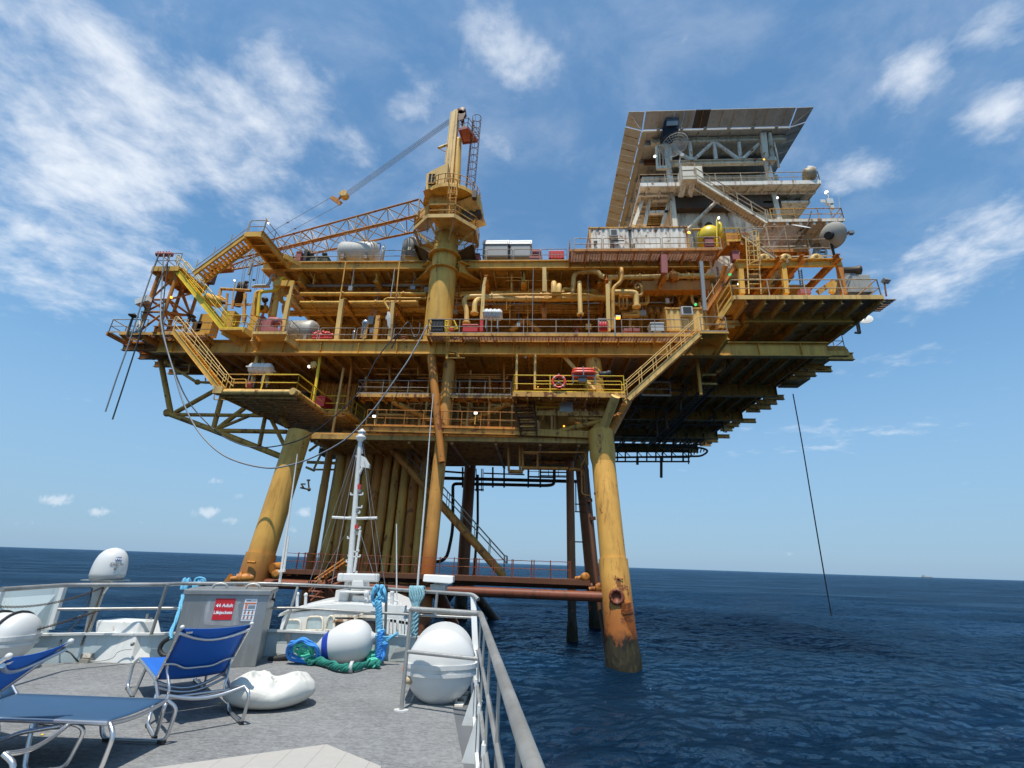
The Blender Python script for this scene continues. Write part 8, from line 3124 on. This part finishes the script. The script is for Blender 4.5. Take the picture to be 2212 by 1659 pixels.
hose('deck_cable', 'white cable looping across the front of the white vent box', [h6(620, 930, Y=7.75), h6(700, 925, Y=7.72), h6(770, 905, Y=7.75), h6(800, 870, Y=7.78), h6(850, 850, Y=7.8), h6(895, 848, Y=7.8)], .008, 'grey_light', 'cable')
sk = thing('deck_socket', 'corroded deck socket box at the foot of the white vent box', 'socket', z3(1370, 1360, Y=7.78))
MB().box(z3(1375, 1310, Y=7.8), (.14, .1, .12)).bar(z3(1295, 1350, Y=7.75), z3(1430, 1355, Y=7.75), .1, .05).build('box', M['lagging'], sk)
MB().box(z3(1375, 1275, Y=7.74), (.12, .02, .05)).build('cover', M['white_rust'], sk)

# ------------------------------------------------------------------ life raft canisters on deck
def deck_raft(label, c, axis, L_, r, rv, seam, local_name='life_raft'):
    c, axis = V(c), V(axis).normalized()
    side = axis.cross(UP)
    t = thing('life_raft', label, 'life raft', V((c.x, c.y, DZ)))
    prof = [(.001, -L_ / 2)]
    for i in range(1, 9):
        a = math.pi / 2 * i / 8
        prof.append((r * math.sin(a), -L_ / 2 + r * .62 * (1 - math.cos(a))))
    prof += [(r * 1.0, 0)] + [(p[0], -p[1]) for p in prof[::-1]]
    mb = MB().lathe(c, axis, prof, 40)
    mb.v = [tuple(V((v[0], v[1], c.z + (v[2] - c.z) * (rv / r)))) for v in mb.v]
    mb.build('shell', M['white_clean'], t)
    for dz, th, ex, mt_ in ((.02, .05, .028, 'white_clean'), (-.06, .04, .018, 'white_clean')):
        o = []
        for p in prof[1:-1]:
            o.append(c + axis * p[1] + side * (p[0] + ex))
        o2 = [c + axis * p[1] - side * (p[0] + ex) for p in prof[1:-1]][::-1]
        loop = [c - axis * (L_ / 2 + ex)] + o + [c + axis * (L_ / 2 + ex)] + o2
        MB().prism([p + UP * (dz + seam) for p in loop], (0, 0, th)).build('seam_rim', M[mt_], t)
    return t, prof, side


rc_ = V((-1.26, 7.0, 3.585))
t, prof, side = deck_raft('big white life raft canister end on behind the right hand rail', rc_, (-.15, 1, 0), 1.3, .425, .415, -.02)
MB().bar(rc_ + V((.36, .1, .15)), rc_ + V((.42, .1, .02)), .03, .05, V((0, 1, 0))).build('latch', M['chain'], t)
MB().tube([rc_ + V((-.42, -.1, .0)), rc_ + V((-.47, -.12, -.06)), rc_ + V((-.48, -.12, -.12))], .012, 6).build('painter_line', M['sign_orange'], t)
b = V((-1.56, 6.62, 3.36))
MB().lathe(h7(1255, 888, Y=6.45), (-1, -.4, .1), [(.01, -.03), (.04, -.03), (.04, .05), (.01, .055)], 12).build('release_unit', M['tan'], t)
lc_ = V((-7.72, 6.95, 3.63))
t, prof, side = deck_raft('white life raft canister with black straps at the left edge of the deck', lc_, (1, .12, 0), 1.25, .30, .30, -.04)
for o_ in (.12, .38):
    mb = MB()
    p = lc_ + V((1, .12, 0)).normalized() * o_
    mb.tube([p + V((0, -.31 * math.cos(a), .31 * math.sin(a))) * 1.03 for a in [2 * math.pi * i / 24 for i in range(24)]], .018, 6, closed=True)
    mb.build('strap', M['black'], t)
MB().bar(lc_ + V((-.5, -.22, -.38)), lc_ + V((.5, -.15, -.38)), .05, .1).bar(lc_ + V((.3, -.25, -.3)), lc_ + V((.25, -.3, -.43)), .03, .05).build('cradle', M['white'], t)

# ------------------------------------------------------------------ mooring buoy and ropes
ba, bb = h7(588, 682, Y=8.45), h7(1030, 588, Y=8.60)
bd = (bb - ba).normalized()
BL = (bb - ba).length
br = (h7(880, 475, Y=8.5) - h7(860, 785, Y=8.5)).length / 2
by = thing('mooring_buoy', 'large white teardrop mooring buoy with a blue band lying on the deck', 'buoy', V(((ba.x + bb.x) / 2, 8.5, DZ)))
pf = [(.001, 0), (.055, .0), (.06, .05), (.075, .09), (br * .36, .13), (br * .55, BL * .2), (br * .78, BL * .33), (br * .95, BL * .5), (br, BL * .62), (br * .96, BL * .74), (br * .82, BL * .84), (br * .55, BL * .91), (br * .30, BL * .935), (.085, BL * .94), (.08, BL * .96), (.055, BL * .965), (.055, BL), (.001, BL)]
MB().lathe(ba, bd, pf, 40).build('body', M['white_clean'], by, weld=True, subsurf=1)
MB().lathe(ba, bd, [(br * .545 + .002, BL * .195), (br * .665 + .006, BL * .265), (br * .72 + .002, BL * .298)], 40).build('band', M['stripe'], by)


def rope_obj(name, label, pts, r, mat, cat='rope', strands=3, twist=9.0, k=10, mats=None, parent=None):
    """laid rope: strands wound round a smooth centre line"""
    P = smooth_path([V(p) for p in pts], k)
    L_ = 0
    mbs = [MB() for _ in range(1)]
    n = len(P)
    acc = [0]
    for i in range(1, n):
        acc.append(acc[-1] + (P[i] - P[i - 1]).length)
    m = max(8, int(acc[-1] / (r * .55)))
    fine = []
    j = 0
    for i in range(m + 1):
        d = acc[-1] * i / m
        while j < n - 2 and acc[j + 1] < d:
            j += 1
        f = (d - acc[j]) / max(1e-6, acc[j + 1] - acc[j])
        fine.append(P[j].lerp(P[j + 1], f))
    mb = mbs[0]
    prev = None
    fr = []
    for i, p in enumerate(fine):
        d = fine[min(i + 1, m)] - fine[max(i - 1, 0)]
        d = d.normalized() if d.length > 1e-7 else UP
        if prev is None:
            s, u = frame(d)
        else:
            s = prev - d * prev.dot(d)
            s = s.normalized() if s.length > 1e-5 else frame(d)[0]
            u = s.cross(d)
        prev = s
        fr.append((s, u))
    for q in range(strands):
        c_ = []
        for i, p in enumerate(fine):
            a = 2 * math.pi * q / strands + acc[-1] * i / m * twist
            s, u = fr[i]
            c_.append(p + s * (r * .5 * math.cos(a)) + u * (r * .5 * math.sin(a)))
        mb.tube(c_, r * .58, 6)
    o = mb.build(name, M[mat], parent)
    if label:
        tag(o, label, cat)
    return o


# light blue rope looped over the rail, braided down to the buoy
t = thing('mooring_rope', 'bright light blue mooring rope looped over the rail above the buoy', 'rope', h7(1050, 400, Y=8.7))
kx = lambda x, y, Y=8.62: k6(x, y, Y=Y)
for pts in ([(1480, 280), (1400, 330), (1395, 230), (1430, 145), (1455, 150), (1440, 260), (1470, 300)], [(1490, 290), (1550, 330), (1545, 230), (1520, 140), (1500, 160), (1510, 260), (1485, 300)],
            [(1420, 390), (1395, 320), (1400, 200), (1425, 150)], [(1440, 400), (1460, 330), (1475, 270), (1470, 200)]):
    rope_obj('loop', None, [kx(x, y, 8.60 + .05 * (i % 2)) for i, (x, y) in enumerate(pts)], .030, 'blue_rope', parent=t)
for j in range(4):
    pts = []
    for i in range(13):
        f_ = i / 12
        ph_ = i * 1.5 + j * 1.57
        pts.append(kx(1462 + 22 * f_ + 30 * math.sin(ph_), 330 + 400 * f_, 8.58 + .04 * math.cos(ph_)))
    rope_obj('braid', None, pts, .023, 'blue_rope', parent=t)
for j in range(4):
    pts = []
    for i in range(11):
        f_ = i / 10
        ph_ = i * 1.6 + j * 1.57
        pts.append(kx(1500 - 40 * f_ + 30 * math.sin(ph_), 720 + 350 * f_, 8.5 + .04 * math.cos(ph_)))
    rope_obj('tail', None, pts, .022, 'blue_rope2', parent=t)
for pts in ([(1490, 800), (1560, 830), (1640, 780), (1715, 730)], [(1500, 780), (1600, 790), (1700, 745)], [(1440, 760), (1460, 840), (1500, 870), (1560, 850)], [(1570, 860), (1545, 960), (1520, 1060), (1490, 1090)], [(1560, 870), (1525, 950), (1500, 1040)],
            [(1450, 720), (1500, 700), (1545, 705)]):
    rope_obj('tail', None, [kx(x, y, 8.48 + .03 * (i % 2)) for i, (x, y) in enumerate(pts)], .024, 'blue_rope' if pts[0][0] < 1560 and pts[0][1] < 860 else 'blue_rope2', parent=t)
MB().tube([kx(1470, 135, 8.66), kx(1440, 230, 8.64), kx(1425, 330, 8.64)], .03, 8).tube([kx(1560, 135, 8.68), kx(1565, 230, 8.66), kx(1545, 270, 8.66)], .03, 8).build('chafe_sleeve', M['black'], t)
# second faded rope bundle
t = thing('faded_rope', 'faded grey blue rope bundle hung over the rail behind the right life raft', 'rope', h7(1310, 330, Y=8.35))
for i in range(6):
    x = 1885 + i * 28
    rope_obj('loop', None, [k6(x + 20, 170, Y=8.42), k6(x - 10, 155, Y=8.36), k6(x - 15 + 4 * i, 260, Y=8.33), k6(1900 + 15 * i, 350, Y=8.33), k6(1915 + 10 * i, 420, Y=8.33)], .028, 'pale_rope', parent=t)
for j in range(3):
    pts = [k6(1945 - 25 * i / 9 + 26 * math.sin(i * 1.5 + j * 2.1), 400 + 360 * i / 9, Y=8.33 + .03 * math.cos(i * 1.5 + j * 2.1)) for i in range(10)]
    rope_obj('tail', None, pts, .030, 'pale_rope', parent=t)
# blue coil left of the buoy, teal rope under it
t = thing('rope_coil', 'coil of blue and mint green rope on the deck at the tip of the buoy', 'rope', h7(520, 720, Y=8.3))
cc = k6(500, 1000, Y=8.25)
for j, (mt_, r1, r2, dz) in enumerate((('blue_rope2', .25, .17, .02), ('blue_rope2', .235, .155, .06), ('mint_rope', .15, .10, .05), ('mint_rope', .13, .09, .10), ('blue_rope2', .26, .17, -.03), ('mint_rope', .10, .07, .02))):
    pts = [V((cc.x + r1 * math.cos(a), cc.y + .02 * j - .12 * math.sin(a) * .8, max(DZ + .035, DZ + .16 + dz + r2 * math.sin(a) + .02 * math.sin(5 * a + j)))) for a in [2 * math.pi * i / 12 + j for i in range(13)]]
    rope_obj('turn', None, pts, .024, mt_, parent=t)
rope_obj('turn', None, [k6(345, 1030, Y=8.3), k6(400, 930, Y=8.3), k6(500, 885, Y=8.35), k6(600, 880, Y=8.4), k6(650, 905, Y=8.45)], .028, 'blue_rope2', parent=t)
t = thing('teal_rope', 'thick braided dark teal rope curling on the deck under the buoy', 'rope', h7(800, 790, Y=8.3))
base_ = [(590, 1090), (700, 1090), (820, 1120), (950, 1165), (1080, 1180), (1200, 1165), (1320, 1130), (1420, 1120), (1480, 1130)]
for j in range(5):
    pts = []
    bs_ = smooth_path([k6(x, y, Z=DZ + .07) for x, y in base_], 4)
    for i, p in enumerate(bs_):
        ph_ = i * 1.25 + j * 1.257
        pts.append(p + V((0, .036 * math.sin(ph_), .028 * math.cos(ph_) + (0.02 if j == 0 else 0))))
    rope_obj('strand', None, pts, .024, 'teal_rope', parent=t, k=3)
for j, (x, y) in enumerate(((600, 1075), (1370, 1010), (1390, 1060), (1350, 1050), (1390, 1110))):
    p = k6(x, y, Z=DZ + .08)
    rope_obj('knot', None, [p + V((.07 * math.cos(a), .04 * math.sin(a * 2), .05 * math.sin(a))) for a in [i * .7 + j for i in range(10)]], .026, 'mint_rope', parent=t, k=4)
MB().lathe(k6(1125, 1165, Z=DZ + .08), (1, .1, 0), [(.075, -.025), (.082, -.02), (.082, .02), (.075, .025)], 14).build('tape', M['grey_light'], t)
# ropes over the rail behind the locker
t = thing('mooring_rope', 'light blue rope tied on the rail behind the left of the lifejacket locker', 'rope', h6(1320, 400, Y=8.4))
for i, x in enumerate((1265, 1290, 1345, 1365, 1385)):
    rope_obj('loop', None, [h6(x + 15, 430, Y=8.5), h6(x + 5, 385, Y=8.46), h6(x - 8 + 3 * (i % 2), 372, Y=8.42), h6(x - 16, 410, Y=8.38), h6(x - 25, 440, Y=8.36)], .030, 'blue_rope', parent=t)
rope_obj('knot', None, [h6(1340, 370, Y=8.4), h6(1365, 362, Y=8.4), h6(1395, 378, Y=8.4), h6(1385, 410, Y=8.4)], .03, 'blue_rope', parent=t)
rope_obj('tail', None, [h6(1250, 470, Y=8.2), h6(1225, 580, Y=7.95), h6(1190, 680, Y=7.8), h6(1165, 740, Y=7.7), h6(1168, 780, Y=7.66)], .028, 'blue_rope', parent=t)
MB().tube([h6(1160, 770, Y=7.66), h6(1110, 800, Y=7.66), h6(1085, 850, Y=7.66), h6(1110, 890, Y=7.66), h6(1150, 895, Y=7.68)], .032, 10, .15).build('chafe_sleeve', M['black'], t)
t = thing('rubber_hose', 'black rubber hose end lying between locker and bulwark', 'hose', h7(370, 740, Y=8.5))
MB().tube([h7(300, 750, Y=8.5), h7(350, 740, Y=8.5), h7(430, 725, Y=8.55)], .05, 10).tube([h7(425, 715, Y=8.55), h7(440, 715, Y=8.56)], .02, 8).build('hose', M['black'], t)

# ------------------------------------------------------------------ beanbag
c = V((-3.05, 6.10, DZ))
bg = thing('bean_bag', 'white crumpled vinyl bean bag lying on the grey carpet', 'bean bag', c)
def bag():
    nu, nv = 120, 54
    vs, fs = [], []
    ax_ = V((.93, .36, 0)).normalized()
    sd2 = V((-ax_.y, ax_.x, 0))
    rr = random.Random(4)
    cr = [(rr.uniform(0, 6.28), rr.uniform(.1, 1.2), rr.uniform(.08, .3), rr.uniform(.006, .022), rr.uniform(4, 11)) for _ in range(26)]
    folds = []
    for fx, fy, cnt in ((.04, -.2, 11), (-.24, -.14, 8), (.3, -.14, 7), (-.1, .05, 5)):
        for k in range(cnt):
            a = rr.uniform(0, 6.28)
            L_ = rr.uniform(.08, .24)
            folds.append((fx, fy, fx + L_ * math.cos(a), fy + L_ * .7 * math.sin(a), rr.uniform(.012, .028), rr.uniform(.02, .05)))
    for j in range(nv + 1):
        ph_ = -math.pi / 2 + math.pi * j / nv
        for i in range(nu):
            a = 2 * math.pi * i / nu
            x = .60 * math.copysign(abs(math.cos(a)) ** .85, math.cos(a)) * math.cos(ph_) ** .75
            y = .36 * math.copysign(abs(math.sin(a)) ** .9, math.sin(a)) * math.cos(ph_) ** .75
            z = .215 + .215 * math.sin(ph_)
            # saddle in the middle, two humps; flattened below
            z *= 1 + .20 * math.exp(-((x + .34) / .26) ** 2) + .22 * math.exp(-((x - .44) / .2) ** 2) - .14 * math.exp(-((x - .08) / .16) ** 2)
            z += (.02 * math.sin(7 * x + 3 * y) + .012 * math.sin(15 * x - 8 * y)) * max(0, math.sin(ph_))
            for (a0, p0, w, am, fr_) in cr:
                d = abs(math.atan2(math.sin(a - a0), math.cos(a - a0)))
                z -= am * math.exp(-(d / w) ** 2) * math.exp(-((ph_ - p0 * .8) / .55) ** 2) * (1 + .5 * math.sin(fr_ * ph_ * 2))
            pinch = .045 * math.exp(-(((x - .04) / .07) ** 2 + ((y + .2) / .12) ** 2)) + .03 * math.exp(-(((x + .22) / .14) ** 2 + ((y + .13) / .05) ** 2)) + .03 * math.exp(-(((x - .28) / .12) ** 2 + ((y + .13) / .04) ** 2))
            z -= pinch * max(0, math.sin(ph_) + .3)
            for (x0, y0, x1, y1, w_, am) in folds:
                dx, dy = x1 - x0, y1 - y0
                q = max(0, min(1, ((x - x0) * dx + (y - y0) * dy) / (dx * dx + dy * dy)))
                d2 = (x - x0 - q * dx) ** 2 + (y - y0 - q * dy) ** 2
                z -= am * (1 - .6 * q) * (math.exp(-d2 / w_ ** 2) - .55 * math.exp(-d2 / (3 * w_) ** 2)) * max(0, math.sin(ph_) + .35)
            vs.append(c + ax_ * x * .81 + sd2 * y * .90 + UP * max(.008, z * .72))
    for j in range(nv):
        for i in range(nu):
            k = (i + 1) % nu
            fs.append((j * nu + i, j * nu + k, (j + 1) * nu + k, (j + 1) * nu + i))
    mb = MB()
    mb.add(vs, fs, True)
    return mb


mt, nt, bs, pos, _ = base_mat('white_vinyl')
w1 = nt_noise(nt, nt_map(nt, pos, (3, 5, 5)), 1, 2, .5, 1.2)
w2 = nt_noise(nt, nt_map(nt, pos, (16, 30, 20)), 1, 3, .5, .8)
nt.links.new(nt_mix(nt, w1, (.58, .56, .50), (.68, .665, .61)), bs.inputs['Base Color'])
bs.inputs['Roughness'].default_value = .5
bump(nt, bs, nt_math(nt, 'ADD', w1, nt_math(nt, 'MULTIPLY', w2, .15)), .22, .04)
M['vinyl'] = mt
bag().build('cover', M['vinyl'], bg, weld=True, subsurf=1)

# ------------------------------------------------------------------ sun loungers
def sling_mat(name, col, trans):
    mt, nt, bs, pos, _ = base_mat(name)
    n = nt_noise(nt, pos, 120, 2)
    n2 = nt_noise(nt, pos, 3, 4)
    c_ = nt_mix(nt, nt_math(nt, 'ADD', nt_math(nt, 'MULTIPLY', n, .5), nt_math(nt, 'MULTIPLY', n2, .5)), tuple(x * .8 for x in col), tuple(x * 1.15 for x in col))
    nt.links.new(c_, bs.inputs['Base Color'])
    bs.inputs['Roughness'].default_value = .65
    tr = nt.nodes.new('ShaderNodeBsdfTranslucent')
    tr.inputs[0].default_value = (*[min(1, x * 2.2) for x in col], 1)
    mx = nt.nodes.new('ShaderNodeMixShader')
    mx.inputs[0].default_value = trans
    out = nt.nodes['Material Output']
    nt.links.new(bs.outputs[0], mx.inputs[1])
    nt.links.new(tr.outputs[0], mx.inputs[2])
    nt.links.new(mx.outputs[0], out.inputs[0])
    return mt


M['sling'] = sling_mat('blue_sling_fabric', (.012, .14, .56), .10)
M['sling_dull'] = sling_mat('dull_blue_sling_fabric', (.028, .085, .17), .04)  # greyer, less saturated blue than the other sling
LWD, SEAT, TOT, SH_, BANG, BLEN = .325, 1.36, 2.16, .33, rad(43), .80


def make_lounger(label, fabric):
    t = thing('sun_lounger', label, 'sun lounger', (0, 0, 0), 0, 'blue sling loungers on the deck')
    bk = lambda s, d=0: V((SEAT + s * math.cos(BANG) + d * math.sin(BANG), 0, SH_ + s * math.sin(BANG) - d * math.cos(BANG)))
    Yv = V((0, 1, 0))
    f_ = MB()
    for s in (-1, 1):
        y = Yv * (s * LWD)
        f_.tube([V((0, 0, SH_)) + y, V((.4, 0, SH_)) + y, V((SEAT, 0, SH_)) + y, V((SEAT + .35, 0, SH_ - .11)) + y, V((TOT - .35, 0, SH_ - .06)) + y, V((TOT - .08, 0, SH_ - .02)) + y], .0165, 10, .12)
    # bowed end bars and under-seat bars
    def bow(x, z, sag, r=.0165, dx=0):
        f_.tube([V((x + dx * math.sin(math.pi * k / 10), LWD * (1 - 2 * k / 10), z - sag * math.sin(math.pi * k / 10))) for k in range(11)], r, 10)
    bow(TOT - .02, SH_ + .0, .055)
    bow(-.01, SH_, .03)
    bow(SEAT - .06, SH_ - .02, .10)
    bow(SEAT + .03, SH_ - .05, .09, .013)
    bow(.55, SH_ - .03, .08)
    bow(SEAT + .34, SH_ - .10, .03, .012)
    fr_ = f_.build('frame', M['alu'], t, local=True)
    for s in (-1, 1):
        y = Yv * (s * (LWD + .0))
        yo = Yv * (s * (LWD + .035))
        for pts in ([V((-.02, 0, SH_)) + y, V((-.10, 0, SH_ - .06)) + yo, V((-.07, 0, .017)) + yo, V((.50, 0, .017)) + yo, V((.58, 0, SH_ - .02)) + y],
                    [V((TOT - .03, 0, SH_)) + y, V((TOT + .08, 0, SH_ - .05)) + yo, V((TOT + .02, 0, .017)) + yo, V((TOT - .48, 0, .017)) + yo, V((TOT - .60, 0, SH_ - .09)) + y]):
            l_ = MB().tube(pts, .0165, 10, .07).build('leg', M['alu'], t, local=True)
            mb = MB()
            for q in (1, 2):
                p = pts[2].lerp(pts[3], .06 if q == 1 else .92)
                mb.box(p - UP * .004, (.06, .036, .026))
            mb.build('foot_cap', M['black'], l_, local=True)
    # seat sling with a slight sag
    def sling(fn, n, m, name, mat):
        vs = []
        for i in range(n + 1):
            for j in range(m + 1):
                vs.append(fn(i / n, j / m))
        mb = MB()
        mb.add(vs, [(i * (m + 1) + j, i * (m + 1) + j + 1, (i + 1) * (m + 1) + j + 1, (i + 1) * (m + 1) + j) for i in range(n) for j in range(m)], True)
        return mb.build(name, M[mat], t, local=True, solid=.004)
    sling(lambda a, b: V((.0 + a * (SEAT - .0), (b - .5) * 2 * (LWD - .008), SH_ + .012 - .028 * math.sin(math.pi * b) * (.6 + .4 * math.sin(math.pi * a)))), 16, 8, 'seat_sling', fabric)
    sling(lambda a, b: bk(a * BLEN, .0 + .022 * math.sin(math.pi * b)) + Yv * ((b - .5) * 2 * (LWD - .008)), 12, 8, 'back_sling', fabric if fabric == 'sling' else 'sling_dull')
    b_ = MB()
    for s in (-1, 1):
        b_.tube([bk(-.05) + Yv * (s * LWD), bk(BLEN + .015) + Yv * (s * LWD)], .0155, 10)
    b_.tube([bk(BLEN - .03 - .13 * math.sin(math.pi * k / 10), .03) + Yv * (LWD * (1 - 2 * k / 10)) for k in range(11)], .0155, 10)
    bf = b_.build('back_frame', M['alu'], t, local=True)
    mb = MB()
    for s in (-1, 1):
        mb.ball(bk(BLEN + .02) + Yv * (s * LWD), .022, 10, 6)
    mb.build('end_cap', M['white_clean'], bf, local=True)
    s_ = MB()
    y0 = LWD
    s_.tube([bk(.30, .03) + Yv * y0, bk(.30, .035) + Yv * (y0 - .08), bk(.21, .04) + Yv * (y0 - .19), bk(.21, .04) - Yv * (y0 - .19), bk(.30, .035) - Yv * (y0 - .08), bk(.30, .03) - Yv * y0], .013, 8, .05)
    for s in (-1, 1):
        e = V((SEAT + .36, s * (LWD - .07), SH_ - .10))
        s_.tube([bk(.30, .03) + Yv * (s * (y0 - .02)), bk(.26, .06) + Yv * (s * (y0 - .03)), e + UP * .08, e], .013, 8, .05)
    s_.tube([V((SEAT + .36, -(LWD - .07), SH_ - .10)), V((SEAT + .36, LWD - .07, SH_ - .10))], .012, 8)
    s_.build('back_support', M['alu'], t, local=True)
    p = bk(BLEN - .045, .012)
    q = Yv * (-LWD + .08)
    d1, d2 = V((math.cos(BANG), 0, math.sin(BANG))), Yv
    mb = MB().prism([p + q + V((math.sin(BANG), 0, -math.cos(BANG))) * .004 + d2 * a * .03 + d1 * b * .013 for a, b in ((-1, -1), (1, -1), (1, 1), (-1, 1))], V((math.sin(BANG), 0, -math.cos(BANG))) * .003)
    mb.build('care_tag', M['sign_white'], t, local=True)
    return t


lo = make_lounger('blue sun lounger in the middle of the deck with its back raised to the camera', 'sling')
lo.location = (-4.776, 6.704, DZ + .007)
lo.rotation_euler = (0, 0, rad(-44))
lo2 = dup(lo, 'blue sun lounger at the left edge whose raised back hides the left deck', (-5.62, 3.30, DZ + .007), rad(15))
lo3 = make_lounger('dull blue sun lounger stretched flat across the lower left of the deck', 'sling_dull')
lo3.location = (-3.345, 4.48, DZ + .016)
lo3.rotation_euler = (0, 0, rad(183))
for i, (x, y, lb) in enumerate(((1500, 1218, 'small yellow crumb on the carpet under the middle lounger'), (290, 1431, 'small yellow crumb on the carpet under the dull blue lounger'), (768, 1180, 'small white crumb on the carpet left of the middle lounger'))):
    p = h6(x, y, Z=DZ + .01)
    tag(MB().ball(p, .014, 8, 6, sz=.5).build('crumb', M['tank_yellow'] if i < 2 else M['white_clean']), lb, 'crumb')
